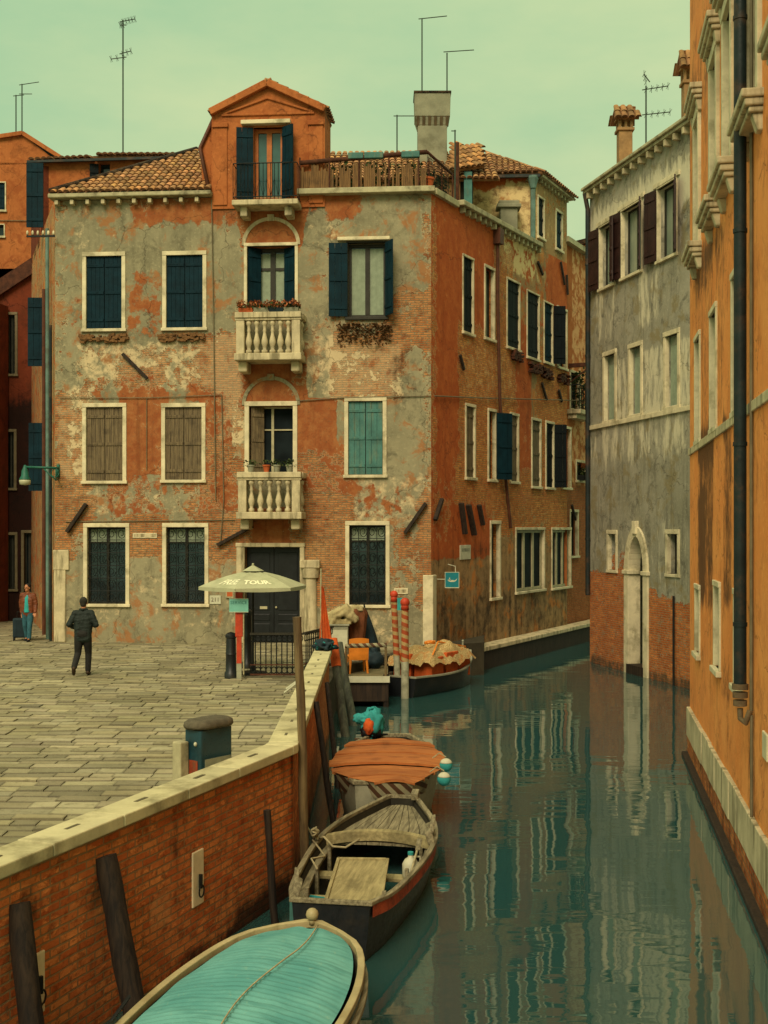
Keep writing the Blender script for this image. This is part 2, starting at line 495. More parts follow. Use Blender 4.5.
# ---------------------------------------------------------------- materials
M = {}
M['front'] = m_wall('old_plaster_front', '#7f7a60', '#958e70', '#8c4e2a', '#a0683c', '#8a4e29', '#b87c49', '#b98a58', '#cbb78e', '#8f7f5e', ragged=1.0, ochre='#9a6538')
M['side'] = m_wall('old_plaster_side', '#a5855a', '#8f7450', '#a85226', '#bc6632', '#b05c2a', '#d8924e', '#bf6530', '#dcc48c', '#b08c56', stain_shade='#241b14', ragged=1.0, ochre='#c07838')
M['grayh'] = m_wall('old_plaster_gray', '#8b8874', '#9d9986', '#8b8468', '#9a9272', '#b05a2a', '#cf8044', '#a04e24', '#d0c8aa', '#ad8a60', ragged=1.0, edge=.12, streak=.85, stain_shade='#3f3d30', ochre='#857a58', pvec=(1.4, 1.4, .32), blotch=.9, abase=.14)
M['palace'] = m_wall('ochre_stucco', '#e48c48', '#ec9c56', '#e48c48', '#e8944e', '#a0522d', '#b06a3c', '#8c4a24', '#d9a768', '#9d7a55', ragged=.5, edge=.1, streak=.25, stain_shade='#4c3420', ochre='#d6874a')
M['orange'] = m_wall('orange_stucco', '#a05c30', '#ad6838', '#a05c30', '#ad6838', '#a0522d', '#b06a3c', '#8c4a24', '#d0a070', '#9d7a55', streak=.35, stain_shade='#3a2415', ochre='#8f4c26')
M['redhouse'] = m_wall('dark_red_stucco', '#5e2a18', '#73351e', '#5e2a18', '#6b3019', '#6a3420', '#7a4228', '#5a2a18', '#8a6a4a', '#6a553c', streak=.6, stain_shade='#100c0a', ochre='#5a2c18')  # near-black tone used for the alley shade painted on this house
M['quay'] = m_wall('quay_brick', '#94704a', '#7d5c3c', '#b0622f', '#bd7440', '#b0592a', '#d08448', '#a04c24', '#c79862', '#a07c52', ragged=.8, stain_shade='#1d130d', bw=.26, bh=.075, msz=.011, ochre='#a0602f')
M['stone'] = m_plain('istrian_stone', '#cfc4a0', .75, .16, 2.2, dirt='#77704f', dirt_amt=.65, bump=.25)
M['stone2'] = m_plain('worn_istrian_stone', '#bdb08c', .8, .2, 2.5, dirt='#5a5338', dirt_amt=.75, bump=.3, streak=True)
M['tile'] = m_plain('terracotta_tile', '#a97c50', .9, .3, 4, dirt='#5d4a30', dirt_amt=.6, usecol=True, bump=.3)
M['teal_shutter'] = m_plain('dark_teal_paint', '#082630', .65, .25, 3, dirt='#081a20', dirt_amt=.5, streak=True, spec=.12)
M['teal_light'] = m_plain('faded_teal_paint', '#3f6d66', .65, .22, 3, dirt='#7a7a58', dirt_amt=.55, streak=True)
M['black_shutter'] = m_plain('blackish_green_paint', '#0b1315', .7, .3, 3, spec=.15)
M['brown_shutter'] = m_wood('weathered_brown_boards', '#4d4130', '#7a6a4c', grain=(30, 30, 1.5))
M['red_shutter'] = m_plain('oxblood_paint', '#2e1a15', .6, .3, 3)
M['glass'] = m_glass('dark_window_glass')
M['dark_pane'] = m_glass('dark_room_pane', (.006, .009, .01), .6, spec=.04)
M['glass_sky'] = m_glass('window_glass_teal', (.03, .075, .075), .04, (.05, .12, .11))
M['glass_pale'] = m_glass('window_glass_grey', (.16, .2, .15), .1, (.24, .28, .2))
M['sash'] = m_plain('dark_window_sash', '#2c2a20', .6, .3, 4)
M['sash_orange'] = m_plain('orange_brown_sash', '#a8602c', .6, .2, 4)
M['sash_pale'] = m_plain('pale_window_sash', '#a59e7c', .6, .2, 4)
M['curtain'] = m_plain('net_curtain', '#87937c', .9, .12, 6)
M['iron'] = m_plain('wrought_iron', '#1a1d1b', .55, .3, 8, metal=.3)
M['rust'] = m_plain('rusty_iron', '#4a2a1a', .85, .4, 6)
M['pipe'] = m_plain('old_drainpipe', '#1f2a2a', .55, .3, 3, metal=.2, dirt='#6a4a30', dirt_amt=.4)
M['pipe_brown'] = m_plain('brown_drainpipe', '#53301f', .6, .3, 3)
M['pipe_teal'] = m_plain('teal_drainpipe', '#5d7a70', .6, .25, 3, dirt='#4a4a38')
M['gutter'] = m_plain('gutter_stone', '#a9a27f', .75, .22, 3, dirt='#4d4632', dirt_amt=.7)
M['door'] = m_plain('black_door_paint', '#16191a', .45, .35, 4)
M['darkwood'] = m_wood('tarred_timber', '#1d1712', '#3a2d20', grain=(18, 18, 1.2))
M['terracotta'] = m_plain('terracotta_pot', '#b0582c', .85, .2, 5)
M['foliage'] = m_plain('plant_leaves', '#3c4a24', .8, .5, 9)
M['flower'] = m_plain('orange_blossom', '#a5623a', .8, .4, 12)
M['dryplant'] = m_plain('dry_creeper', '#5d4326', .95, .5, 12)
M['rush'] = m_wood('rush_screen', '#4f3a22', '#85633a', grain=(40, 40, 2))
M['hull_stack'] = m_plain('sooty_corbel', '#5d503a', .9, .25, 5)
M['cement'] = m_plain('cement_chimney', '#84836c', .85, .2, 2, dirt='#56543f')
M['cable'] = m_plain('grey_cable', '#6b6148', .7, .2, 4)

# ---------------------------------------------------------------- window kit
def leaf(mb, F, uh, sgn, wd, v0, v1, ang, w0=.04, th=.04, planks=3, col=None):
    """one shutter leaf hinged at uh, opening away in direction sgn, ang measured from the wall face"""
    ca, sa = math.cos(ang) * sgn, math.sin(ang)
    def P(s, v, q):
        return F.p(uh + ca * s - sa * q * sgn, v, w0 + sa * s + math.cos(ang) * q)
    pw = wd / planks
    def bx(s0, s1, a, b, q0, q1):
        mb.hexa([P(s0, a, q1), P(s1, a, q1), P(s1, a, q0), P(s0, a, q0), P(s0, b, q1), P(s1, b, q1), P(s1, b, q0), P(s0, b, q0)])
    for k in range(planks):
        bx(k * pw + .004, (k + 1) * pw - .004, v0, v1, 0, th * (1 - .12 * (k % 2)))
    for f in (.12, .5, .88):
        vv = v0 + (v1 - v0) * f
        bx(.01, wd - .02, vv - .045, vv + .045, th, th + .022)
    return P

def window(F, r, parent, kind='glass', fr=.115, mat_f=None, mat_s=None, rec=.2, sill=True, name='window', sash='sash', glass='glass', mull=1, trans=(), curtain=None, lintel=.0, open_=None, label=None, planks=3, proud=.035, sash_w=.055):
    """r: the opening (u0,v0,u1,v1). Children: sill, pane, sash, shutter, grille, curtain"""
    u0, v0, u1, v1 = r; mat_f = mat_f or M['stone']; wd = u1 - u0; ht = v1 - v0
    mb = MB()
    mb.fbox(F, u0 - fr, u0 + .003, v0, v1, -.1, proud); mb.fbox(F, u1 - .003, u1 + fr, v0, v1, -.1, proud)
    mb.fbox(F, u0 - fr - .02 * (lintel > 0), u1 + fr + .02 * (lintel > 0), v1, v1 + fr * 1.05, -.1, proud + .012 + lintel)
    wn = obj(name, mb, mat_f, parent, bevel=.01)
    if label: wn['label'] = label
    mb = MB(); mb.fbox(F, u0 - fr - .03, u1 + fr + .03, v0 - .09, v0, -.12, proud + .05 if sill else proud + .012)
    obj('sill', mb, mat_f, wn, bevel=.012)
    if kind == 'closed':
        for s, (uh, sg) in enumerate(((u0 + .012, 1), (u1 - .012, -1))):
            mb = MB(); leaf(mb, F, uh, sg, wd / 2 - .02, v0 + .015, v1 - .015, 0.0, -.07 + .004 * s, .035, planks)
            for f in (.12, .5, .88):
                vv = v0 + ht * f
                mb.fbox(F, min(uh, uh + sg * wd * .3), max(uh, uh + sg * wd * .3), vv - .014, vv + .014, -.014, -.006)
            obj('shutter', mb, mat_s, wn)
        mb = MB(); mb.face([F.p(u0, v0, -.12), F.p(u1, v0, -.12), F.p(u1, v1, -.12), F.p(u0, v1, -.12)])
        obj('lining', mb, M['sash'], wn)
        return wn
    mb = MB(); mb.face([F.p(u0, v0, -rec), F.p(u1, v0, -rec), F.p(u1, v1, -rec), F.p(u0, v1, -rec)])
    obj('pane', mb, M[glass], wn)
    if mull is not None:
        mb = MB(); s = sash_w
        a, b = -rec + .004, -rec + .05
        mb.fbox(F, u0, u0 + s, v0, v1, a, b); mb.fbox(F, u1 - s, u1, v0, v1, a, b)
        mb.fbox(F, u0 + s, u1 - s, v0, v0 + s, a, b); mb.fbox(F, u0 + s, u1 - s, v1 - s, v1, a, b)
        for k in range(mull):
            um = u0 + wd * (k + 1) / (mull + 1); mb.fbox(F, um - s * .75, um + s * .75, v0 + s, v1 - s, a, b + .01)
        for f in trans:
            vv = v0 + ht * f; mb.fbox(F, u0 + s, u1 - s, vv - s * .4, vv + s * .4, a, b - .005)
        obj('sash', mb, M[sash], wn)
    if curtain:
        c0, c1 = curtain
        mb = MB(); rows = []
        for vv in (v0 + ht * c0, v0 + ht * c1):
            rows.append([F.p(u0 + .05 + (wd - .1) * k / 24, vv, -rec + .012 + .008 * math.sin(k * 1.9)) for k in range(25)])
        mb.grid(rows); obj('curtain', mb, M['curtain'], wn, smooth=True)
    if kind == 'grille':
        mb = MB(); w_ = -.05
        nb = 4; t = .011
        for k in range(1, nb): um = u0 + wd * k / nb; mb.tube([F.p(um, v0, w_), F.p(um, v1, w_)], t, 5)
        nr = max(4, round(ht / .36))
        for j in range(1, nr): vv = v0 + ht * j / nr; mb.tube([F.p(u0, vv, w_), F.p(u1, vv, w_)], t, 5)
        for k in range(nb):
            for j in range(nr):
                cu = u0 + wd * (k + .5) / nb; cv = v0 + ht * (j + .5) / nr; ru = wd / nb * .42; rv = ht / nr * .42
                sgn = 1 if (k + j) % 2 else -1; pts = []
                for q in range(17):   # scroll
                    a = sgn * q / 16 * 2.6 * PI; rr = 1 - .62 * q / 16
                    pts.append(F.p(cu + ru * rr * math.cos(a), cv + rv * rr * math.sin(a), w_ + .006))
                mb.tube(pts, t * .9, 4)
        obj('grille', mb, M['iron'], wn)
    if open_:
        for (sg, ang, wl) in open_:
            uh = u0 - .01 if sg < 0 else u1 + .01
            mb = MB(); leaf(mb, F, uh, sg, wl, v0 + .01, v1 - .01, R(ang), proud + .02, .04, planks)
            obj('shutter', mb, mat_s, wn)
    return wn

def scatter_leaves(mb, pts, n, size, rnd):
    for _ in range(n):
        c = Vector(pts(rnd)); d = Vector((rnd.gauss(0, 1), rnd.gauss(0, 1), rnd.gauss(0, 1))).normalized(); s = d.cross(Vector((rnd.random(), rnd.random(), 1))).normalized()
        l = size * rnd.uniform(.6, 1.3)
        mb.face([c, c + s * l * .4 + d * l * .5, c + d * l, c - s * l * .4 + d * l * .5])

# ================================================================= MAIN HOUSE
Cc = Vector((1.37, 34.9, 0)); Lc = Vector((-9.81, 35.8, 0))
F = Frame(Lc, Cc)                       # front wall on the square
S = Frame(Cc, Cc + Vector((.46, .888, 0)))   # wall along the canal
Bk = Vector((-13.0, 44.2, 0)); A = Frame(Bk, Lc)   # wall in the alley
house = thing('corner_house', 'old corner house with peeling plaster, two stone balconies and an orange dormer', 'house', (Cc.x, Cc.y, 0))
UL = F.L
HF = 13.15
g = F.rect
def inner(x0, y0, x1, y1, k=3.2): return g(x0 + k, y0 + k, x1 - k, y1 - k)

front_holes = {}
fw = dict(
 a1=inner(83, 253, 125, 332), a2=inner(163, 252, 206, 331),
 b1=inner(83, 404, 126, 484), b2=inner(162, 404, 205, 483),
 c1=inner(84, 524, 129, 607), c2=inner(163, 524, 208, 607),
 d1=g(348, 243, 386, 317), d2=inner(345, 398, 386, 478), d3=inner(346, 522, 389, 608),
 e1=g(247, 246, 295, 311), e2=g(249, 406, 293, 474), e3=g(245, 547, 300, 641))
e3 = fw['e3']; fw['e3'] = (e3[0], 0.0, e3[2], e3[3])
Z = [
 # coloured plaster (G)
 (55, 200, 431, 212, 'G', .35, .5), (140, 205, 228, 222, 'G', .35, .4), (128, 275, 160, 335, 'G', .5, .25), (68, 300, 84, 330, 'G', .45, .2), (128, 370, 160, 400, 'G', .55, .3),
 (126, 395, 162, 470, 'G', .95, .15), (205, 390, 228, 512, 'G', .95, .12), (60, 485, 84, 520, 'G', .6, .2), (110, 482, 165, 515, 'G', .5, .25), (205, 480, 235, 520, 'G', .6, .3),
 (244, 205, 300, 245, 'G', 1.0, .15), (243, 357, 300, 405, 'G', 1.1, .15), (240, 512, 302, 547, 'G', .7, .2), (299, 402, 334, 450, 'G', 1.0, .1), (302, 450, 345, 490, 'G', .7, .25),
 (345, 488, 400, 515, 'G', .5, .25), (330, 200, 350, 215, 'G', .4, .3), (395, 300, 428, 345, 'G', .4, .2), (220, 350, 240, 470, 'G', .2, .1), (295, 395, 304, 500, 'G', .5, .15),
 # bare brick (R)
 (85, 348, 232, 385, 'R', .56, .35), (60, 400, 84, 520, 'R', .62, .3), (128, 345, 160, 470, 'R', .12, .2), (208, 335, 240, 470, 'R', .55, .25), (75, 482, 240, 522, 'R', .5, .3),
 (128, 520, 163, 553, 'R', .95, .15), (60, 522, 84, 560, 'R', .55, .2), (206, 520, 246, 556, 'R', .85, .2), (300, 505, 347, 600, 'R', .95, .25), (297, 330, 330, 400, 'R', .38, .25), (296, 455, 345, 520, 'R', .62, .3),
 (340, 345, 398, 395, 'R', .75, .25), (392, 296, 431, 343, 'R', .85, .25), (390, 540, 425, 600, 'R', .55, .3), (340, 322, 398, 345, 'R', .55, .2), (225, 205, 242, 345, 'R', .28, .2), (425, 200, 431, 640, 'R', .5, .2), (55, 205, 63, 560, 'R', .4, .2),
 (55, 195, 210, 206, 'R', .4, .3), (395, 500, 431, 540, 'R', .42, .3), (300, 200, 330, 320, 'R', .2, .2),
 # pale lime (A)
 (80, 345, 235, 385, 'A', .5, .4), (60, 340, 80, 400, 'G', .3, .2), (105, 340, 120, 400, 'G', .25, .2), (175, 375, 195, 398, 'G', .35, .2), (85, 380, 100, 398, 'G', .4, .15), (300, 340, 335, 400, 'G', .3, .2), (400, 350, 431, 480, 'B', .12, .3), (345, 196, 431, 300, 'B', .12, .4), (205, 345, 230, 360, 'G', .3, .2), (190, 385, 208, 400, 'G', .35, .15), (60, 400, 84, 470, 'A', .55, .3), (222, 340, 240, 440, 'A', .7, .2), (340, 345, 398, 395, 'A', .6, .3), (350, 478, 431, 520, 'A', .45, .3), (60, 575, 240, 625, 'A', .38, .3), (345, 610, 395, 640, 'A', .45, .3),
 (300, 330, 335, 395, 'A', .45, .2), (75, 206, 230, 250, 'A', .3, .3), (70, 482, 240, 515, 'A', .4, .3), (300, 196, 345, 300, 'A', .35, .3), (55, 206, 82, 300, 'A', .1, .2),
 # grime (B)
 (55, 200, 235, 215, 'B', .25, .3), (392, 345, 415, 400, 'B', .35, .3), (55, 632, 300, 645, 'B', .2, .35), (345, 480, 400, 500, 'B', .3, .3), (215, 212, 236, 300, 'B', .25, .2), (335, 318, 395, 330, 'B', .25, .3), (415, 200, 431, 330, 'B', .2, .3), (238, 505, 302, 520, 'B', .5, .2), (240, 357, 300, 372, 'B', .4, .2), (62, 600, 240, 642, 'B', .16, .5), (300, 610, 431, 640, 'B', .2, .5),
 (80, 484, 130, 500, 'B', .18, .3), (160, 484, 210, 500, 'B', .18, .3), (300, 320, 310, 500, 'B', .25, .15),
]
pf = zones_paint(F, Z, rs=.8)
def skip_front(u, v): return False
wall('front_wall', F, 0, UL, -.05, HF, [(*fw[k], .3 if k[0] != 'e' else .45) for k in fw], M['front'], house, pf, step=.13)

# alley wall and rear walls
pa = zones_paint(A, [], base=(.35, .45, .1, .2))
wall('alley_wall', A, 0, A.L, -.05, HF + .1, [], M['side'], house, pa, step=.4)

# ------- canal wall
s_at = S.at
UT = s_at(537, 300)[0]; UE = s_at(567, 300)[0]
def sr(x0, y0, x1, y1, sill_y=None): return S.rect(x0, y0, x1, y1)
def srw(x0, yt0, x1, yb0, yt1=None, yb1=None):
    ua, va = S.at(x0, yt0); ub, _ = S.at(x1, yt0); _, vb = S.at(x0, yb0)
    return (ua, vb, ub, va)
sw = dict(
 t1=srw(463, 256, 472.5, 331), t2=srw(485, 267, 493.5, 337), t3=srw(507, 279, 519, 346), t4=srw(527, 291, 538.5, 356), t5=srw(544, 302, 552, 361), t6=srw(557.5, 308, 566, 366),
 m1=srw(466, 406, 474, 477), m2=srw(488.5, 411, 495, 479), m3=srw(510.5, 415, 517.5, 481), m4=srw(532, 420, 540, 486), m5=srw(546, 423, 553, 487), m6=srw(562, 428, 570, 487),
 g1=srw(491, 524, 499, 598), g2=srw(516, 530, 543.5, 592), g3=srw(552, 530, 570, 588))
HS = 13.2
def top_s(u):   # the side eaves run almost level, the storey behind the terrace stands higher
    return HS + .2 * u / UT
Zs = [
 (434, 200, 459, 475, 'G', 1.1, .25), (459, 240, 466, 300, 'G', .5, .3), (432, 480, 489, 548, 'G', 1.1, .4), (515, 335, 529, 500, 'G', .95, .3), (540, 480, 572, 520, 'G', .35, .4), (478, 210, 484, 260, 'G', .6, .3), (552, 250, 572, 420, 'G', .45, .5), (460, 225, 500, 335, 'G', .7, .3), (505, 255, 575, 345, 'G', .45, .4),
 (464, 340, 512, 480, 'R', .85, .4), (432, 200, 436, 480, 'R', .55, .12), (495, 250, 512, 330, 'R', .6, .4), (540, 360, 575, 500, 'R', .8, .5), (489, 485, 515, 520, 'R', .5, .4), (500, 480, 580, 530, 'R', .6, .4), (456, 470, 490, 500, 'R', .5, .3), (434, 484, 450, 540, 'R', .35, .3), (460, 340, 580, 480, 'R', .15, .3),
 (470, 200, 530, 250, 'A', .55, .4), (460, 205, 470, 235, 'A', .7, .3), (500, 245, 560, 280, 'A', .4, .4), (462, 350, 512, 400, 'A', .45, .4), (432, 230, 434, 560, 'A', .5, .1),
 (432, 550, 585, 640, 'B', .42, .3), (432, 600, 585, 640, 'B', .12, .5), (515, 496, 575, 520, 'B', .3, .4), (470, 490, 500, 545, 'B', .25, .3), (520, 355, 570, 375, 'B', .3, .3), (436, 225, 445, 480, 'B', .0, .2),
]
ps = zones_paint(S, Zs)
wall('canal_wall', S, 0, UE, -1.2, HS, [(*sw[k], .25) for k in sw], M['side'], house, ps, step=.16, top=top_s)
# the storey that rises above the terrace
HU = 15.9
uw = dict(u1=srw(538, 197, 543.5, 236), u2=srw(556, 211, 561.5, 248))
psu = zones_paint(S, [(537, 180, 567, 250, 'A', .35, .5), (545, 200, 567, 250, 'R', .35, .5), (550, 190, 567, 260, 'G', .3, .5)])
wall('upper_canal_wall', S, UT, UE, top_s(UT) - .2, HU, [(*uw[k], .25) for k in uw], M['side'], house, psu, step=.16, w=-.004)
Q0 = S.p(UT, 0); TF = Frame(Q0 - F.d * 2.6, Q0)   # its wall towards the square
pt = zones_paint(TF, [(473, 170, 537, 182, 'G', .55, .3), (478, 180, 490, 215, 'G', .3, .3), (473, 180, 537, 245, 'A', .55, .4), (505, 190, 537, 240, 'B', .2, .3)])
wall('upper_front_wall', TF, 0, TF.L, 12.9, HU, [], M['side'], house, pt, step=.16)
mb = MB()
E_ = S.p(UE, 0)
foot = [Lc, Cc, E_, E_ + Vector((-6, 4, 0)), Bk + Vector((1.5, 4, 0)), Bk]
for a, b in ((2, 3), (3, 4), (4, 5)):
    p, q = foot[a], foot[b]
    mb.face([p + Vector((0, 0, -1.2)), q + Vector((0, 0, -1.2)), q + Vector((0, 0, 15)), p + Vector((0, 0, 15))])
obj('rear_wall', mb, M['orange'], house)
# stone string on the ground line of the terrace / flat roof deck
mb = MB()
deck = [F.p(UL * .64, HF - .15, -.05), F.p(UL - .05, HF - .15, -.05), S.p(UT, HS - .1, -.05), S.p(UT, HS - .1, -.05) - F.d * 7.5]
mb.prism(deck, (0, 0, -.3)); obj('terrace_floor', mb, M['cement'], house)
# terrace edge stones
mb = MB()
ua = g(298, 192, 299, 196)[0]
mb.fbox(F, ua, UL + .12, HF - .02, HF + .14, -.35, .27)
mb.fbox(S, .14, S.at(456, 200)[0], HS - .07, HS + .12, -.3, .12)
obj('terrace_coping', mb, M['gutter'], house, bevel=.015)
# side eaves gutter with corbels
mb = MB(); ub = S.at(457, 200)[0]
P0, P1 = S.p(ub, top_s(ub) + .06, .12), S.p(UT, top_s(UT) + .06, .12)
mb.bar(P0, P1, .24, .16); obj('eaves_gutter', mb, M['gutter'], house, bevel=.02)
mb = MB(); k = ub + .2
while k < UT - .1:
    mb.fbox(S, k, k + .12, top_s(k) - .2, top_s(k) - .03, -.05, .16); k += .42
objs('corbel', mb, M['gutter'], house, bevel=.01)
mb = MB(); mb.bar(S.p(UT - .1, HU + .04, .14), S.p(UE + .1, HU + .04, .14), .26, .16); k = UT + .1
while k < UE:
    mb.fbox(S, k, k + .11, HU - .18, HU - .04, -.05, .15); k += .36
obj('upper_eaves', mb, M['gutter'], house, bevel=.015)
# left cornice on the square
mb = MB(); u_l, u_r = g(50, 199, 213, 201)[0], g(50, 199, 213, 201)[2]
mb.fbox(F, -.12, u_r, HF + .02, HF + .15, -.3, .32); obj('cornice', mb, M['gutter'], house, bevel=.03)
mb = MB(); k = .05
while k < u_r - .1:
    mb.fbox(F, k, k + .11, HF - .16, HF - .02, -.05, .22); k += .47
objs('corbel', mb, M['stone2'], house, bevel=.015)

# ------- windows on the square
for k in ('a1', 'a2'): window(F, fw[k], house, 'closed', mat_s=M['teal_shutter'], planks=4)
for k in ('b1', 'b2'): window(F, fw[k], house, 'closed', mat_s=M['brown_shutter'], planks=4, label='window with weathered brown boarded shutters')
for k in ('c1', 'c2'): window(F, fw[k], house, 'grille', curtain=(.8, .97), mull=1, trans=(.8,), label='ground floor window behind a scrolled iron grille')
r = fw['d1']; window(F, r, house, 'glass', fr=.05, mull=1, curtain=(.04, .94), mat_f=M['sash'], rec=.22, open_=[(-1, 8, .55), (1, 62, .5)], mat_s=M['teal_shutter'], sash_w=.09, label='top window with open dark teal shutters and pale curtains')
mb = MB(); mb.fbox(F, r[0] - .3, r[2] + .12, r[3] + .06, r[3] + .16, -.02, .16); obj('window_hood', mb, M['stone'], house, bevel=.015)
window(F, fw['d2'], house, 'closed', mat_s=M['teal_light'], planks=3, label='window with closed faded turquoise shutters')
window(F, fw['d3'], house, 'grille', curtain=(.8, .97), mull=1, trans=(.8,), label='ground floor window behind a scrolled iron grille')
# broken ledges and dry creeper under the top windows
rnd = random.Random(3)
def broken(F, x0, y0, x1, y1, mat, nm, n=70):
    u0, v0, u1, v1 = F.rect(x0, y0, x1, y1); mb = MB()
    for _ in range(n):
        u = rnd.uniform(u0, u1); v = rnd.uniform(v0 + (v1 - v0) * .35, v1); s = rnd.uniform(.03, .09)
        mb.obox(F.p(u, v, .05), F.d + Vector((0, 0, rnd.uniform(-.3, .3))), F.n, Vector((0, 0, 1)), s, rnd.uniform(.03, .08), s * .45)
    obj(nm, mb, mat, house)
M['brickbits'] = m_plain('crumbling_brick_edge', '#70502f', .95, .4, 9)
broken(F, 80, 335, 127, 346, M['brickbits'], 'broken_ledge'); broken(F, 160, 334, 206, 346, M['brickbits'], 'broken_ledge')
mb = MB(); u0, v0, u1, v1 = g(338, 325, 392, 347)
scatter_leaves(mb, lambda r_: F.p(u0 + (u1 - u0) * r_.random(), v1 - (v1 - v0) * (r_.random() ** 1.6) * (.5 + .5 * math.sin(r_.random() * 3)), .02 + .16 * r_.random()), 500, .1, rnd)
cr = obj('hanging_creeper', mb, M['dryplant']); tag(cr, 'dry brown creeper hanging under the top right window of the corner house', 'plant'); setloc(cr, F.p((u0 + u1) / 2, v0))
for k, (x0, x1, y) in enumerate(((511, 520, 355), (528, 540, 368), (541, 550, 373), (557, 568, 378))):
    u0, v0, u1, v1 = S.rect(x0, y - 4, x1, y + 6); mb = MB()
    for _ in range(40):
        u = rnd.uniform(u0, u1); s = rnd.uniform(.04, .09); mb.obox(S.p(u, rnd.uniform(v0, v1), .08), S.d, S.n, (0, 0, 1), s, .07, s * .4)
    obj('broken_ledge', mb, M['rust'], house)

# ------- balconies
def balcony(Fq, x0, y_rail, x1, y_bot, parent, nb=6, wd=.85):
    """stone balcony: slab, rail, end posts, turned balusters"""
    u0, vb, u1, vt = Fq.rect(x0, y_rail, x1, y_bot, wd)
    mb = MB(); mb.fbox(Fq, u0 - .05, u1 + .05, vb, vb + .2, -.02, wd + .05)
    b = obj('balcony', mb, M['stone2'], parent, bevel=.02)
    mb = MB()
    for u in (u0 + .02, u1 - .3): mb.fbox(Fq, u, u + .26, vb - .3, vb - .003, -.02, wd * .75)
    objs('bracket', mb, M['stone2'], b, bevel=.04)
    mb = MB(); h0 = vb + .2; h1 = vt - .16
    mb.fbox(Fq, u0 - .03, u1 + .03, h1, vt, wd - .24, wd + .05)
    mb.fbox(Fq, u0 - .06, u0 + .17, h1, vt, .0, wd - .243); mb.fbox(Fq, u1 - .17, u1 + .06, h1, vt, .0, wd - .243)
    mb.fbox(Fq, u0 - .03, u1 + .03, h1 - .07, h1 - .003, wd - .2, wd + .01)
    obj('rail', mb, M['stone2'], b, bevel=.015)
    for u in (u0, u1 - .24):
        mb = MB(); mb.fbox(Fq, u, u + .24, h0, h1 - .075, wd - .22, wd); obj('end_post', mb, M['stone2'], b, bevel=.01)
    hb = h1 - .075 - h0; c = Fq.p(0, h0, wd - .11)
    prof = [(.085, 0), (.085, .1), (.05, .13), (.06, .2), (.095, .32), (.09, .4), (.05, .58), (.042, .66), (.06, .7), (.045, .75), (.05, .85), (.085, .9), (.085, 1)]
    first = None; a = u0 + .24; bb = u1 - .24
    for k in range(nb):
        u = a + (bb - a) * (k + .5) / nb; p = Fq.p(u, h0, wd - .11)
        if first is None:
            mb = MB(); mb.lathe([(r_, z * hb) for r_, z in prof], 14, p); first = obj('baluster', mb, M['stone2'], b, smooth=True); fp = p
        else: dup_part(first, p - fp, b)
    for sd in (u0 + .06, u1 - .06):   # return balusters
        for w_ in (.22, .45): dup_part(first, Fq.p(sd, h0, w_) - fp, b)
    return (u0, vb, u1, vt, wd)
B1 = balcony(F, 236, 312, 300, 360, house); B2 = balcony(F, 238, 472, 300, 519, house, nb=5)
def arch(Fq, cx, y_sp, half, rise, parent, w_=.03, th=.11, mat=None, fill=None):
    u, v = Fq.at(cx, y_sp); mb = MB(); n = 20
    for k in range(n):
        a, b = PI * k / n, PI * (k + 1) / n
        q = []
        for (rr, ww) in ((half, w_), (half + th, w_), (half + th, -.1), (half, -.1)):
            for ang in (a, b): q.append(Fq.p(u + rr * math.cos(ang), v + rr * rise / half * math.sin(ang), ww))
        mb.hexa([q[0], q[2], q[4], q[6], q[1], q[3], q[5], q[7]])
    mb.fbox(Fq, u - .1, u + .1, v + rise - .02, v + rise + .17, -.05, w_ + .03)
    obj('door_arch', mb, mat or M['stone2'], parent, bevel=.006)
arch(F, 271, 245, .76, .72, house, mat=M['stone2']); arch(F, 271, 405, .76, .74, house, mat=M['front'])
# balcony doors
r = fw['e1']; window(F, r, house, 'glass', fr=.09, mull=1, trans=(.68,), curtain=(.1, .92), rec=.4, sash_w=.1, sill=False, name='balcony_door', open_=None, label='upper balcony door with teal shutters folded in')
for (uh, sg) in ((r[0] + .02, 1), (r[2] - .02, -1)):
    mb = MB(); leaf(mb, F, uh, sg, .42, r[1] + .02, r[3] - .02, R(-38), -.06, .035, 3)
    bd = [o for o in house.children if o.name.startswith('balcony_door')][-1]
    obj('shutter', mb, M['teal_shutter'], bd)
r = fw['e2']; window(F, r, house, 'glass', fr=.13, mull=1, trans=(.66,), rec=.35, sash='sash_pale', sash_w=.05, sill=False, name='balcony_door', glass='dark_pane', label='lower balcony door, dark inside, with brown wood frame')
bd = [o for o in house.children if o.name.startswith('balcony_door')][-1]
mb = MB(); leaf(mb, F, r[0] + .05, 1, .4, r[1] + .02, r[3] - .02, R(-30), -.06, .035, 3); obj('shutter', mb, M['brown_shutter'], bd)
# entrance door
r = fw['e3']; mb = MB()
um = (r[0] + r[2]) / 2
for a, b in ((r[0], um - .004), (um + .004, r[2])):
    mb.fbox(F, a, b, .02, r[3], -.34, -.28)
    for f0, f1 in ((.05, .2), (.23, .3), (.34, .94)):
        h = r[3]; mb.fbox(F, a + .12, b - .12, h * f0, h * f1, -.283, -.262)
dr = obj('entrance_door', mb, M['door'], house, bevel=.012)
mb = MB(); mb.fbox(F, r[0] - .25, r[0], 0, r[3], -.1, .06); mb.fbox(F, r[2], r[2] + .14, 0, r[3], -.1, .06); mb.fbox(F, r[0] - .27, r[2] + .16, r[3], r[3] + .12, -.1, .08)
obj('door_surround', mb, M['stone2'], dr, bevel=.02)
mb = MB(); mb.fbox(F, um - .42, um - .2, 1.0, 1.08, -.262, -.25); obj('letter_slot', mb, M['sash_pale'], dr)
mb = MB(); mb.sphere(F.p(um + .07, 1.05, -.24), .035, 8); obj('door_knob', mb, M['sash_pale'], dr, smooth=True)
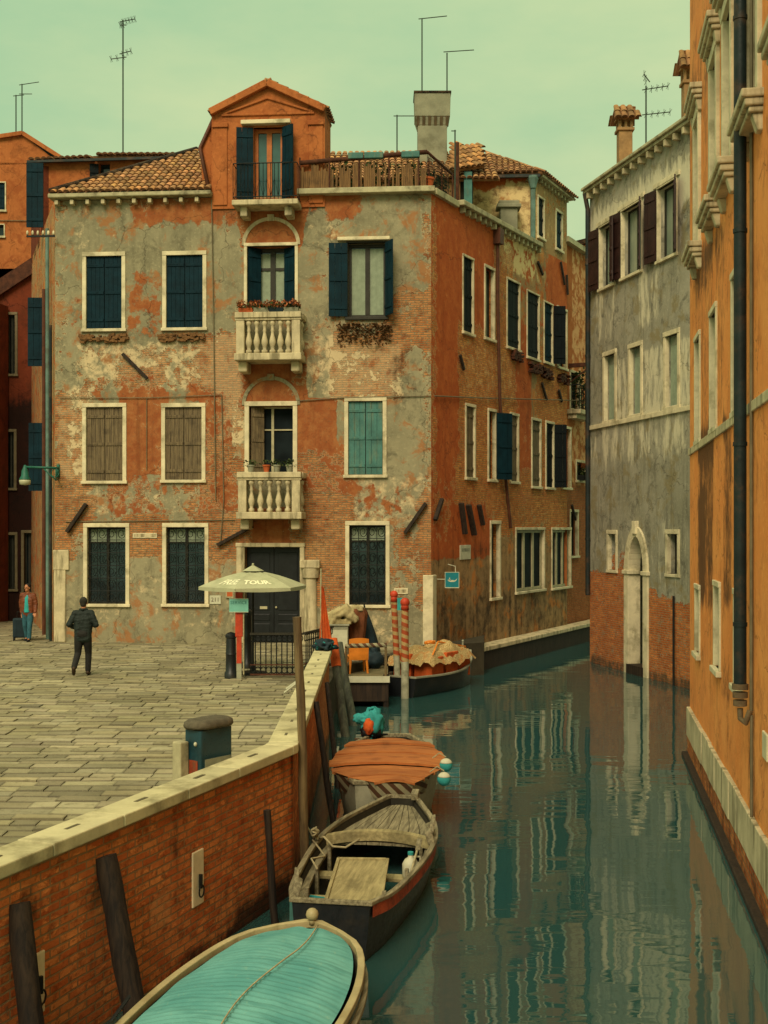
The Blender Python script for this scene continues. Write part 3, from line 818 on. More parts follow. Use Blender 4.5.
# worn half column beside the door and the corner stones
mb = MB(); u0, v0, u1, v1 = g(304, 568, 317, 640); n = 12
rows = [[F.p((u0 + u1) / 2 + rr * math.cos(PI - PI * k / n), v, .02 + rr * .8 * math.sin(PI * k / n)) for k in range(n + 1)] for v, rr in ((0, .26), (.25, .24), (.27, .2), (v1 - .3, .18), (v1 - .28, .24), (v1, .27))]
mb.grid(rows); obj('half_column', mb, M['stone2'], house, autos=R(50))
mb = MB(); mb.fbox(F, u0 - .1, u1 + .1, v1, v1 + .24, -.05, .22); obj('capital_block', mb, M['stone2'], house, bevel=.03)
mb = MB(); u0, v0, u1, v1 = g(423, 575, 432, 642)
mb.hexa([F.p(u0, 0, .06), F.p(UL + .06, 0, .06), S.p(.3, 0, .04), F.p(u0, 0, -.1), F.p(u0, v1, .06), F.p(UL + .06, v1, .06), S.p(.3, v1, .04), F.p(u0, v1, -.1)])
obj('corner_stone', mb, M['stone'], house, bevel=.02)
mb = MB(); u0, v0, u1, v1 = g(56, 570, 66, 640); mb.fbox(F, -.03, u1, 0, v1, -.1, .05); mb.fbox(F, -.05, u1 + .1, v1, v1 + .6, -.1, .06); objs('corner_stone', mb, M['stone2'], house, bevel=.02)
# tie bars / leaning boards on the walls
def plank_on(Fq, x0, y0, x1, y1, wpx, parent, mat, nm):
    a = Fq.at(x0, y0); b = Fq.at(x1, y1); pa_, pb_ = Fq.p(a[0], a[1], .07), Fq.p(b[0], b[1], .07)
    mb = MB(); mb.bar(pa_, pb_, .1, wpx * .028, Fq.n); return obj(nm, mb, mat, parent, bevel=.01)
plank_on(F, 68, 532, 87, 504, 7, house, M['darkwood'], 'wall_brace'); plank_on(F, 405, 533, 426, 503, 8, house, M['darkwood'], 'wall_brace'); plank_on(F, 218, 545, 253, 526, 6, house, M['darkwood'], 'wall_brace')
plank_on(F, 123, 354, 148, 379, 2.2, house, M['darkwood'], 'iron_tie')
for x0, y0, x1, y1, w_ in ((433, 520, 440, 499, 4), (459, 503, 463, 534, 6), (466, 505, 472, 535, 7), (477, 505, 481, 525, 5), (458, 355, 462, 370, 2.5), (536, 262, 541, 275, 2.5), (559, 262, 563, 285, 2.5), (565, 275, 566, 295, 2.5), (557, 390, 560, 402, 3), (540, 383, 545, 400, 2.5), (570, 505, 574, 520, 3)):
    plank_on(S, x0, y0, x1, y1, w_, house, M['darkwood'], 'iron_tie')
# cables and pipes
def fpath(Fq, pts, w_): return [Fq.p(*Fq.at(x, y), w_) for x, y in pts]
mb = MB(); mb.tube(fpath(F, [(60, 398), (150, 398), (222, 395), (222, 396)], .04), .013, 5); mb.tube(fpath(F, [(300, 401), (340, 398), (431, 396)], .04), .015, 5); mb.tube(fpath(F, [(147, 398), (147, 470)], .03), .012, 4); mb.tube(fpath(F, [(222, 395), (224, 500), (221, 540)], .04), .015, 5)
mb.tube(fpath(F, [(66, 522), (150, 521), (235, 520)], .03), .015, 4); objs('wall_cable', mb, M['cable'], house)
mb = MB(); mb.tube([S.p(*S.at(433, 396), .05), S.p(*S.at(480, 398), .05), S.p(*S.at(590, 401), .1)], .02, 5); objs('wall_cable', mb, M['cable'], house)
mb = MB(); mb.tube(fpath(S, [(495, 234), (495, 300), (497, 400), (502, 470), (508, 528)], .1), .055, 8); uh_, vh_ = S.at(495, 234); mb.fbox(S, uh_ - .16, uh_ + .16, vh_ - .35, vh_ + .15, 0, .25)
obj('downpipe', mb, M['pipe_brown'], house, smooth=False)
mb = MB(); mb.tube(fpath(F, [(212, 200), (214, 330), (216, 500)], .05), .016, 6); obj('downpipe', mb, M['cable'], house)
mb = MB(); mb.tube([A.p(A.L - 1.2, 12.6, .12), A.p(A.L - 1.0, 0, .12)], .06, 8); obj('downpipe', mb, M['pipe_teal'], house)
mb = MB(); mb.tube([A.p(A.L - .35, 9.5, .1), A.p(A.L - .35, 0, .1)], .045, 8); obj('downpipe', mb, M['pipe'], house)
mb = MB(); mb.tube([A.p(A.L - 2.6, 11, .1), A.p(A.L - 2.6, 0, .1)], .06, 8); obj('downpipe', mb, M['pipe_brown'], house)
# shutters standing open in the alley
for (ux, v0, v1, wd) in ((A.L - 3.0, 8.6, 10.8, .55), (A.L - 3.3, 4.6, 6.8, .5)):
    mb = MB(); leaf(mb, A, ux, -1, wd, v0, v1, R(72), .02, .05, 3); obj('shutter', mb, M['teal_shutter'], house)
# insulator rack at the corner
mb = MB(); c0 = A.p(A.L - .1, 0, .1); z = A.p(0, 11.95).z
mb.bar(Vector((-10.6, 35.6, 12.05)), Vector((-9.75, 35.55, 12.05)), .05, .05)
ir = obj('insulator_rack', mb, M['iron'], house)
for k in range(6):
    mb = MB(); mb.lathe([(.02, 0), (.035, .03), (.035, .09), (.02, .13), (.0005, .14)], 8, (-10.57 + k * .155, 35.57, 12.08)); obj('insulator', mb, M['stone'], ir, smooth=True)

# ------- windows on the canal side
window(S, sw['t1'], house, 'closed', fr=.07, mat_s=M['black_shutter'])
window(S, sw['t2'], house, 'glass', glass='glass_pale', sash='sash', fr=.09)
window(S, sw['t3'], house, 'closed', fr=.07, mat_s=M['black_shutter'])
window(S, sw['t4'], house, 'closed', fr=.06, mat_s=M['black_shutter'])
window(S, sw['t5'], house, 'closed', fr=.06, mat_s=M['teal_shutter'])
window(S, sw['t6'], house, 'glass', glass='glass_pale', fr=.09)
window(S, sw['m1'], house, 'closed', fr=.09, mat_s=M['brown_shutter'])
window(S, sw['m2'], house, 'glass', glass='dark_pane', fr=.09, mat_s=M['teal_shutter'], open_=[(1, 30, .62)])
window(S, sw['m3'], house, 'closed', fr=.09, mat_s=M['brown_shutter'])
window(S, sw['m4'], house, 'closed', fr=.09, mat_s=M['brown_shutter'])
window(S, sw['m5'], house, 'closed', fr=.09, mat_s=M['black_shutter'])
window(S, sw['m6'], house, 'glass', glass='dark_pane', fr=.1, mull=1)
window(S, sw['g1'], house, 'glass', glass='dark_pane', fr=.11, mull=None)
window(S, sw['g2'], house, 'glass', glass='dark_pane', fr=.09, mull=2, sash='sash_pale', sash_w=.1, rec=.12)
window(S, sw['g3'], house, 'glass', glass='dark_pane', fr=.09, mull=2, sash='sash_pale', sash_w=.09, rec=.12)
window(S, uw['u1'], house, 'closed', fr=.07, mat_s=M['black_shutter'])
window(S, uw['u2'], house, 'closed', fr=.09, mat_s=M['teal_shutter'])
# open leaves standing out from the canal wall
for key, ang, mt in (('t5', 55, 'black_shutter'), ('m5', 60, 'black_shutter')):
    r = sw[key]; mb = MB(); leaf(mb, S, r[2] + .03, 1, .45, r[1], r[3], R(ang), .05, .04, 3); obj('shutter', mb, M[mt], house)
# quay ledge at the water
mb = MB(); mb.fbox(S, .9, UE + 3, -1.2, -.42, -.05, .5); obj('water_ledge', mb, M['darkwood'], house)
mb = MB(); mb.fbox(S, .9, UE + 3, -.418, -.28, -.05, .56); obj('ledge_coping', mb, M['stone2'], house, bevel=.02)

# ------- roofs, dormer, terrace
ap = at(197, 151, 39.2); e0 = F.p(-.05, HF + .17, .28); e1 = F.p(u_r, HF + .17, .28)
tile_roof('hip_roof', [e0, e1, ap], F.d, (0, 1, .6), M['tile'], house, seed=2)
mb = MB(); mb.tube([e0 + Vector((0, 0, .05)), ap + Vector((0, 0, .06))], .09, 8); obj('roof_ridge', mb, M['tile'], house, smooth=True)
mb = MB(); mb.face([e1, F.p(u_r, HF, -.2), Vector((ap.x, ap.y, HF)), ap]); obj('roof_gable', mb, M['orange'], house)
# attic block behind
AT = Frame(at(40, 190, 40.5), at(205, 190, 40.0))
va = at(0, 161, 40.3).z
wall('attic_wall', AT, 0, AT.L, 12.5, va, [(AT.at(99, 180)[0], 12.9, AT.at(110, 180)[0], AT.at(105, 163)[1])], M['orange'], house, zones_paint(AT, [], base=(0, .3, .2, .1)), step=.25)
mb = MB(); a_ = AT.at(99, 180)[0]; b_ = AT.at(110, 180)[0]; mb.fbox(AT, a_, b_, 12.9, AT.at(105, 163)[1], -.25, -.2); obj('window', mb, M['glass'], house)
mb = MB(); leaf(mb, AT, a_, -1, .3, 13.4, AT.at(105, 163)[1] - .05, R(20), .03, .04, 2); obj('shutter', mb, M['black_shutter'], house)
ea, eb = AT.p(-.3, va + .02, .22), AT.p(AT.at(95, 160)[0], va + .06, .22)
tile_roof('attic_roof', [ea, eb, eb + Vector((.2, 3.4, .75)), ea + Vector((1.2, 3.4, .75))], AT.d, (0, 1, .25), M['tile'], house, seed=4)
ea, eb = AT.p(AT.at(96, 160)[0], va + .12, .26), AT.p(AT.L + .1, va + .02, .26)
tile_roof('attic_roof', [ea, eb, eb + Vector((0, 3.6, .9)), ea + Vector((.2, 3.6, .95))], AT.d, (0, 1, .25), M['tile'], house, seed=5)
mb = MB(); mb.bar(AT.p(-.35, va - .03, .24), AT.p(AT.L + .1, va - .03, .26), .1, .08); obj('attic_gutter', mb, M['pipe'], house)
mb = MB(); leaf(mb, A, A.L - 3.6, -1, .55, 13.2, 15.3, R(72), .02, .05, 3); obj('shutter', mb, M['teal_shutter'], house)
p0 = A.p(A.L - 4.5, 13, 0); mb = MB(); mb.hexa([Bk + Vector((0, 0, 13)), A.p(A.L - 4.9, 13), A.p(A.L - 4.9, 13, -1), A.p(0, 13, -1), Bk + Vector((0, 0, 15.6)), A.p(A.L - 4.9, 15.6), A.p(A.L - 4.9, 15.6, -1), A.p(0, 15.8, -1)]); obj('attic_side_wall', mb, M['redhouse'], house)

# dormer with gable, flush with the front wall
DW = .05
dl, _, drr, _ = g(212, 150, 325, 151); vb = HF - .25
vea = F.at(270, 113)[1]; vpk = F.at(268, 88)[1]; upk = F.at(268, 86)[0]
dh = F.rect(254, 128, 283, 200)
def dtop(u): return vea + (vpk - vea) * (1 - abs(u - upk) / (upk - dl if u < upk else drr - upk))
wall('dormer_wall', F, dl, drr, vb - .1, vea, [(dh[0], dh[1], dh[2], min(dh[3], vea - .05), .25)], M['orange'], house, zones_paint(F, [(215, 150, 232, 205, 'R', .25, .1), (205, 195, 240, 210, 'B', .3, .2)], base=(.0, .3, 0, .05)), step=.15, w=DW)
mb = MB(); mb.prism([F.p(dl, vea, DW), F.p(drr, vea, DW), F.p(upk, vpk, DW)], -F.n * .3); obj('gable_wall', mb, M['orange'], house)
mb = MB(); dp = 1.3
for ux in (dl, drr):
    mb.face([F.p(ux, vb - .1, DW), F.p(ux, vb - .1, -dp), F.p(ux, vea, -dp), F.p(ux, vea, DW)])
mb.face([F.p(dl, vb, -dp), F.p(drr, vb, -dp), F.p(drr, vea, -dp), F.p(upk, vpk, -dp), F.p(dl, vea, -dp)])
objs('dormer_cheek', mb, M['orange'], house)
# raking mouldings
mb = MB(); ov = .04
for sx, ux in ((-1, dl), (1, drr)):
    e = F.p(ux + sx * ov * .6, vea + .02, 0); p = F.p(upk, vpk + .1, 0)
    mb.bar(e + F.n * (DW + .1), p + F.n * (DW + .1), .2, .16, F.n)
    e2 = F.p(ux - sx * .35, vea - .02, 0); p2 = F.p(upk, vpk - .32, 0)
    mb.bar(e2 + F.n * (DW + .02), p2 + F.n * (DW + .02), .06, .07, F.n)
mb.fbox(F, dl + .3, drr - .3, vea - .09, vea - .02, 0, DW + .05)
for ux in (dl + .02, drr - .5): mb.fbox(F, ux, ux + .48, vea - .42, vea - .28, 0, DW + .09); mb.fbox(F, ux + .03, ux + .45, vb, vea - .42, 0, DW + .04)
objs('gable_moulding', mb, M['orange'], house, bevel=.015)
for sx, ux in ((-1, dl), (1, drr)):
    e = F.p(ux + sx * ov, vea + .07, DW + .06); p = F.p(upk, vpk + .19, DW + .06)
    eb2 = e - F.n * (dp + .2); pb2 = p - F.n * (dp + .2)
    poly = [eb2, e, p, pb2] if sx < 0 else [e, eb2, pb2, p]
    tile_roof('dormer_roof', poly, (poly[1] - poly[0]), (p - e), M['tile'], house, seed=8)
# sloping shoulder left of the dormer
mb = MB(); sh0 = F.at(212, 112); sh1 = F.at(198, 146)
tri = [F.p(dl + .002, vb, -.3), F.p(dl + .002, sh0[1], -.3), F.p(sh1[0], sh1[1], -.3), F.p(sh1[0] + .1, vb, -.3)]
mb.prism(tri, -F.n * .3); obj('dormer_shoulder', mb, M['orange'], house)
mb = MB(); mb.tube([F.p(dl + .05, sh0[1] + .02, -.25), F.p(sh1[0], sh1[1] + .02, -.25), F.p(sh1[0] + .35, HF + .2, .1)], .06, 8); obj('downpipe', mb, M['pipe_brown'], house, smooth=True)
dwn = window(F, dh, house, 'glass', fr=.04, mull=1, glass='glass_sky', sash='sash_orange', sash_w=.1, rec=.2, sill=False, mat_f=M['sash_orange'], mat_s=M['teal_shutter'], open_=[(-1, 12, .5), (1, 40, .46)], name='dormer_door', label='tall dormer door with orange frame and open teal shutters')
mb = MB(); mb.fbox(F, dh[0] - .35, dh[2] + .25, dh[3] + .06, dh[3] + .18, 0, DW + .2); obj('window_hood', mb, M['stone'], dwn, bevel=.015)
u0, v0, u1, v1 = F.rect(232, 163, 298, 204, .7)
mb = MB(); mb.fbox(F, u0, u1, v0 - .02, v0 + .13, -.02, .75); ib = obj('iron_balcony', mb, M['stone2'], house, bevel=.02)
mb = MB(); mb.fbox(F, u0 + .2, u0 + .42, v0 - .3, v0 - .023, -.02, .55); mb.fbox(F, u1 - .42, u1 - .2, v0 - .3, v0 - .023, -.02, .55); objs('bracket', mb, M['stone2'], ib, bevel=.03)
mb = MB()
for vv in (v0 + .22, v1): mb.tube([F.p(u0 + .03, vv, .02), F.p(u0 + .03, vv, .7), F.p(u1 - .03, vv, .7), F.p(u1 - .03, vv, .02)], .017, 5)
k = u0 + .03
i_ = 0
while k < u1:
    mb.tube([F.p(k, v0 + .13, .7), F.p(k, v1, .7)], .01, 4)
    if i_ % 2 == 0 and k + .22 < u1:
        mb.tube([F.p(k, v0 + .22, .7), F.p(k + .11, v0 + .75, .7), F.p(k + .22, v0 + .22, .7)], .008, 4)
    k += .11; i_ += 1
for w_ in (.2, .4): 
    for ux in (u0 + .03, u1 - .03): mb.tube([F.p(ux, v0 + .13, w_), F.p(ux, v1, w_)], .01, 4)
obj('railing', mb, M['iron'], ib)

# terrace fence of rusty rail and rush screen
ut0 = F.at(301, 180)[0]; hr = F.at(380, 158)[1]; h0 = HF + .14
mb = MB(); mb.tube([F.p(ut0, hr - .15, .2), F.p(UL - .1, hr + .08, .2)], .07, 8); mb.tube([F.p(UL - .1, hr + .08, .2), S.p(S.at(452, 180)[0], hr - .1, -.02)], .04, 8)
tr = obj('terrace_rail', mb, M['rust'], house, smooth=True)
mb = MB()
k = ut0
while k < UL - .08:
    if rnd.random() < .72: mb.fbox(F, k, k + .05, h0, h0 + .5 + .3 * rnd.random() ** 1.5, .14, .18 + .03 * rnd.random())
    k += .055
obj('rush_screen', mb, M['rush'], tr)
mb = MB()
for k in range(5): u = ut0 + (UL - .35 - ut0) * k / 4; mb.tube([F.p(u, h0 - .1, .22), F.p(u, hr, .22)], .025, 6)
for u in (.1, 1.0, 1.8): mb.tube([S.p(u, h0 - .1, -.12), S.p(u, hr, -.12)], .025, 6)
mb.tube([S.p(2.0, h0 - .2, -.05), S.p(2.0, h0 + 1.9, -.05)], .06, 6)
objs('rail_post', mb, M['rust'], tr)
mb = MB(); s0 = S.at(452, 180)[0]
for j in range(9):
    vv = h0 + .08 + .12 * j; mb.tube([S.p(.0, vv, -.12), S.p(s0, vv, -.12)], .008, 4)
for j in range(16):
    uu = s0 * j / 15; mb.tube([S.p(uu, h0, -.12), S.p(uu, h0 + 1.05, -.12)], .008, 4)
obj('wire_mesh', mb, M['iron'], tr)
mb = MB()
for (x0, x1) in ((349, 364), (365, 384), (402, 420)):
    a_, b_ = F.at(x0, 156)[0], F.at(x1, 156)[0]
    mb.fbox(F, a_, b_, hr - .08, hr + .1, .11, .29)
objs('rail_wrap', mb, M['teal_light'], tr, bevel=.02)
mb = MB(); scatter_leaves(mb, lambda r_: F.p(r_.uniform(ut0, UL - .3), h0 + .1 + .75 * r_.random() ** 1.2, r_.uniform(-.5, -.18)), 700, .11, rnd)
scatter_leaves(mb, lambda r_: S.p(r_.uniform(.2, 1.9), h0 + .7 * r_.random() ** 1.5, r_.uniform(-.6, -.18)), 380, .12, rnd)
tp = obj('terrace_plants', mb, M['foliage']); tag(tp, 'mass of dry green plants behind the rusty rail of the roof terrace', 'plants'); struct(tp, 'stuff'); setloc(tp, F.p(UL - 2, h0, -.3))
for k, (x, w_) in enumerate(((310, -.35), (427, -.45))):
    c = F.p(F.at(x, 190)[0], h0, w_ + .18); mb = MB(); mb.lathe([(.13, 0), (.19, .3), (.21, .3), (.21, .36), (.17, .36), (.16, .3)], 14, (0, 0, 0))
    pt_ = obj('flower_pot', mb, M['terracotta'], autos=R(40)); pt_.location = c + Vector((0, -.02, .0))
    tag(pt_, ('terracotta flower pot on the terrace edge next to the orange dormer', 'terracotta flower pot on the corner of the terrace edge')[k], 'flower pot', 'pots on the roof terrace')
# roofs behind the terrace
zb = 39.4
ea, eb = at(322, 180, zb), at(500, 178, zb); ra, rb = at(318, 151, zb + 3), at(487, 153, zb + 3)
tile_roof('main_roof', [ea, eb, rb, ra], (1, 0, 0), (0, 1, .3), M['tile'], house, seed=11)
mb = MB(); a0 = Vector((ea.x, ea.y + .1, HF)); b0 = Vector((eb.x - 1.3, eb.y + .1, HF)); mb.face([a0, b0, Vector((b0.x, b0.y, eb.z)), Vector((a0.x, a0.y, ea.z))]); obj('rear_terrace_wall', mb, M['rush'], house)
ea, eb = at(448, 170, 39.0), at(484, 165, 39.6); tile_roof('porch_roof', [ea, eb, at(481, 146, 41), at(452, 148, 41)], (eb - ea), (0, 1, .4), M['tile'], house, seed=12)
mb = MB(); pw = [at(452, 200, 39.6), at(473, 200, 39.9)]; mb.hexa([Vector((p.x, p.y + d, z)) for z in (HF - .1, 14.9) for p, d in ((pw[0], 0), (pw[1], 0), (pw[1], 1.8), (pw[0], 1.8))]); obj('porch_wall', mb, M['sash'], house)
mb = MB(); c0, c1 = at(464, 205, 39.4), at(472, 172, 39.4); mb.box(c0.x, c1.x, 39.36, 39.42, HF - .05, c1.z); obj('shutter', mb, M['teal_light'], house)
# hip roof over the upper storey
q0 = TF.p(-.1, HU + .1, .3); q1 = S.p(UT - .25, HU + .1, .3); q2 = S.p(UE + .2, HU + .05, .3); rdg = at(486, 153, 46.5)
tile_roof('upper_roof', [q0, q1, rdg], (q1 - q0), (0, 1, .5), M['tile'], house, seed=13)
tile_roof('upper_roof', [q1, q2, rdg], (q2 - q1), (rdg - q1), M['tile'], house, seed=14)
mb = MB(); mb.bar(TF.p(-.1, HU - .02, .28), TF.p(TF.L + .1, HU - .02, .28), .14, .1); obj('upper_gutter', mb, M['pipe'], house)
mb = MB(); mb.tube([TF.p(TF.L - .15, HU - .02, .2), TF.p(TF.L - .15, 13.2, .12)], .09, 8); mb.lathe([(.1, -.35), (.2, 0), (.2, .08)], 10, TF.p(TF.L - .15, HU - .1, .22)); obj('downpipe', mb, M['pipe_teal'], house)
# small vent chimney on the side eaves
c = TF.p(TF.at(508, 215)[0], 12.9, .5); mb = MB(); mb.box(c.x - .3, c.x + .3, c.y - .25, c.y + .25, 13.0, 14.65); mb.box(c.x - .42, c.x + .42, c.y - .35, c.y + .35, 14.65, 14.78); mb.box(c.x - .36, c.x + .36, c.y - .3, c.y + .3, 14.78, 14.9); obj('vent_chimney', mb, M['cement'], house, bevel=.02)
# the big square chimney
ck = at(432, 150, 41.5); b_ = .78; z0 = 14.8; z1 = at(0, 129, 41.5).z; z2 = at(0, 121, 41.5).z; z3 = at(0, 98, 41.5).z
mb = MB(); mb.box(ck.x - .5, ck.x + .5, ck.y - .4, ck.y + .4, z0, z1)
def ring(h, z): return [Vector((ck.x - h, ck.y - h * .8, z)), Vector((ck.x + h, ck.y - h * .8, z)), Vector((ck.x + h, ck.y + h * .8, z)), Vector((ck.x - h, ck.y + h * .8, z))]
mb.hexa(ring(.5, z1) + ring(.58, z2)); mb.hexa(ring(.6, z2 + .003) + ring(.62, z3))
ch = obj('chimney', mb, M['cement'], house, bevel=.02)
mb = MB(); mb.box(ck.x - .64, ck.x + .64, ck.y - .52, ck.y + .52, z3, z3 + .07); obj('chimney_cap', mb, M['tile'], ch)
mb = MB()
for k in range(6): x = ck.x - .5 + .2 * k; mb.hexa([(x - .05, ck.y - .4, z1 - .02), (x + .05, ck.y - .4, z1 - .02), (x + .05, ck.y - .3, z1 - .02), (x - .05, ck.y - .3, z1 - .02), (x - .05, ck.y - .52, z2 + .01), (x + .05, ck.y - .52, z2 + .01), (x + .05, ck.y - .3, z2 + .01), (x - .05, ck.y - .3, z2 + .01)])
objs('chimney_corbel', mb, M['hull_stack'], ch)
mb = MB(); mb.face([F.p(0, HF, -.3), F.p(UL * .66, HF, -.3), F.p(UL * .66, HF, -9), Bk + Vector((0, 0, HF))]); obj('flat_roof', mb, M['cement'], house)
# ================================================================= GREY HOUSE
GA = Vector((6.76, 39.4, 0)); GB = Vector((8.37, 32.6, 0)); gd = (GB - GA).normalized()
GF = Frame(GA, GA + gd * 13.5)
gh = thing('canal_house', 'grey stained house with brick foot and arched water door standing in the canal', 'house', (GA.x, GA.y, WATER))
def gr_(x0, y0, x1, y1):
    ua, _ = GF.at(x0, (y0 + y1) / 2); ub, _ = GF.at(x1, (y0 + y1) / 2); xm = (x0 + x1) / 2
    return (ua, GF.at(xm, y1)[1], ub, GF.at(xm, y0)[1])
HG = 14.35
gw = dict(t1=gr_(600, 224, 615, 286), t2=gr_(622, 206, 642, 274), t3=gr_(658, 184, 677, 257), m1=gr_(605, 355, 615, 420), m2=gr_(630.5, 347, 641, 414), m3=gr_(666, 335, 678, 406), s1=gr_(609, 534, 616, 570), s2=gr_(668, 534, 678, 574))
ga = gr_(629, 535, 645, 672); dcx = (ga[0] + ga[2]) / 2; dh_ = (ga[2] - ga[0]) / 2; spr = GF.at(637, 572)[1]; rise = GF.at(637, 535)[1] - spr
def skip_g(u, v):
    return abs(u - dcx) < dh_ and (v < spr or ((u - dcx) / dh_) ** 2 + ((v - spr) / rise) ** 2 < 1)
Zg = [(590, 580, 628, 690, 'R', 1.2, .3), (628, 595, 652, 690, 'R', 1.2, .3), (652, 612, 700, 690, 'R', 1.2, .25), (652, 600, 670, 612, 'R', .5, .3), (612, 552, 628, 580, 'R', .5, .4),
      (590, 215, 692, 150, 'A', .0, .3), (592, 190, 700, 215, 'A', .5, .6), (592, 432, 700, 450, 'A', .32, .6), (590, 525, 700, 590, 'A', .22, .6), (616, 360, 628, 415, 'A', .35, .2), (644, 350, 664, 410, 'A', .4, .2), (678, 340, 690, 400, 'A', .4, .2), (597, 290, 612, 340, 'A', .25, .3), (640, 275, 655, 320, 'A', .3, .3),
      (592, 672, 700, 700, 'B', .65, .22), (592, 232, 700, 330, 'B', .12, .4), (600, 480, 700, 520, 'B', .2, .5)]
for k in ('t1', 't2', 't3', 'm1', 'm2', 'm3', 's1', 's2'):   # rain runs below the sills
    r = gw[k]
pg_ = zones_paint(GF, Zg)
def pgray(u, v):
    c = pg_(u, v)
    for k in ('t1', 't2', 't3', 'm1', 'm2', 'm3'):
        r = gw[k]
        if r[0] - .25 < u < r[2] + .25 and r[1] - 2.2 < v < r[1]:
            e = min(abs(u - r[0]), abs(u - r[2])); c[3] += max(0, .22 * (1 - e / .3)) * (1 - (r[1] - v) / 2.4)
    return c
wall('canal_wall', GF, 0, GF.L, -1.4, HG, [(*gw[k], .28) for k in gw], M['grayh'], gh, pgray, step=.12, skip=skip_g, cut_u=(ga[0], ga[2]))
mb = MB(); bk = GF.n * -9
P = [GF.p(0, 0), GF.p(0, 0) + bk, GF.p(GF.L, 0) + bk, GF.p(GF.L, 0)]
for a, b in ((1, 0), (2, 1), (3, 2)):
    mb.face([P[a] + Vector((0, 0, -1.4)), P[b] + Vector((0, 0, -1.4)), P[b] + Vector((0, 0, HG)), P[a] + Vector((0, 0, HG))])
obj('rear_wall', mb, M['grayh'], gh)
mb = MB()
for z in (0, 1): mb.fbox(GF, -.1, GF.L, HG + .0 + .1 * z, HG + .1 + .1 * z - .003, -.4, .22 + .07 * z)
obj('cornice', mb, M['gutter'], gh, bevel=.02)
mb = MB(); k = .15
while k < GF.L: mb.fbox(GF, k, k + .13, HG - .2, HG - .004, -.05, .2); k += .55
objs('corbel', mb, M['stone2'], gh, bevel=.02)
re = GF.p(.3, HG + .1, -.25); tile_roof('tiled_roof', [re, GF.p(GF.L, HG + .1, -.25), GF.p(GF.L, HG + 1.0, -4), GF.p(1.5, HG + 1.0, -4)], GF.d, -GF.n + Vector((0, 0, .2)), M['tile'], gh, seed=21)
for k in ('t1', 't2', 't3'):
    r = gw[k]; wn = window(GF, r, gh, 'glass', fr=.035, glass='glass_pale', sash='sash', mat_s=M['red_shutter'], open_=[(-1, 9, .55), (1, 26, .45)], label='top floor window with open dark red shutters', rec=.25)
    mb = MB(); mb.fbox(GF, r[0] - .25, r[2] + .2, r[3] + .05, r[3] + .19, -.05, .05); obj('lintel', mb, M['stone'], wn, bevel=.01)
for k in ('m1', 'm2', 'm3'):
    r = gw[k]; window(GF, r, gh, 'glass', fr=.13, glass='glass_pale', mull=None, sill=False, rec=.14, curtain=(.0, .86), label='middle floor window with pale grey roller blind')
for k in ('s1', 's2'): window(GF, gw[k], gh, 'glass', fr=.12, mull=1, glass='dark_pane', sill=False, rec=.26, label='small barred window above the water')
mb = MB(); ua, vs_ = GF.at(592, 430); mb.fbox(GF, 0, GF.L, GF.at(640, 415)[1] - .16, GF.at(640, 415)[1] - .02, -.05, .06); obj('string_course', mb, M['stone'], gh, bevel=.01)
# arched water door
mb = MB(); t_ = .26
for (a, b) in ((dcx - dh_ - t_, dcx - dh_ + .05), (dcx + dh_ - .05, dcx + dh_ + t_)): mb.fbox(GF, a, b, -1.3, spr, -.35, .06)
n = 18
for k in range(n):
    a, b = PI * k / n, PI * (k + 1) / n; q = []
    for (o_, ww) in ((-.05, .06), (t_, .06), (t_, -.35), (-.05, -.35)):
        for an in (a, b): q.append(GF.p(dcx + (dh_ + o_) * math.cos(an), spr + (rise + o_) * math.sin(an), ww))
    mb.hexa([q[0], q[2], q[4], q[6], q[1], q[3], q[5], q[7]])
for s in (-1, 1): mb.fbox(GF, dcx + s * (dh_ + .1) - .22, dcx + s * (dh_ + .1) + .22, spr - .08, spr + .04, -.3, .1)
mb.fbox(GF, dcx - .12, dcx + .12, spr + rise + .03, spr + rise + t_ + .16, -.2, .12)
wd_ = obj('water_door', mb, M['stone'], gh, bevel=.012)
mb = MB(); mb.fbox(GF, dcx - dh_, dcx + dh_, -1.3, spr + rise, -.75, -.7); obj('lining', mb, m_plain('doorway_brick', '#7d4a2a', .9, .3, 6, dirt='#3a2a1c'), wd_)
mb = MB(); mb.fbox(GF, dcx - dh_ + .02, dcx + dh_ - .02, spr - .05, spr + rise, -.69, -.64)
obj('fanlight', mb, M['dark_pane'], wd_)
mb = MB()
for k in range(-3, 4): mb.tube([GF.p(dcx + k * dh_ / 4, spr, -.6), GF.p(dcx + k * dh_ / 4, spr + rise * .95, -.6)], .015, 4)
objs('fanlight_bar', mb, M['iron'], wd_)
mb = MB(); mb.fbox(GF, dcx + dh_ * .2, dcx + dh_, -.85, .5, -.6, -.53); mb.fbox(GF, dcx - dh_, dcx + dh_, -1.3, -.72, -.7, .1)
obj('water_gate', mb, M['darkwood'], wd_)
# downpipe on the near-left corner
mb = MB(); mb.tube([GF.p(.05, HG, .2), GF.p(.05, HG - .5, .1), GF.p(.05, 1.2, .1)], .075, 10)
for z in (3, 6, 9, 12): mb.tube([GF.p(.05, z, .1), GF.p(.05, z + .08, .1)], .09, 10)
obj('downpipe', mb, M['pipe'], gh, smooth=False)
mb = MB(); mb.tube([GF.p(6.0, 1.5, .05), GF.p(6.1, -1.2, .1)], .03, 6); obj('iron_rod', mb, M['iron'], gh)
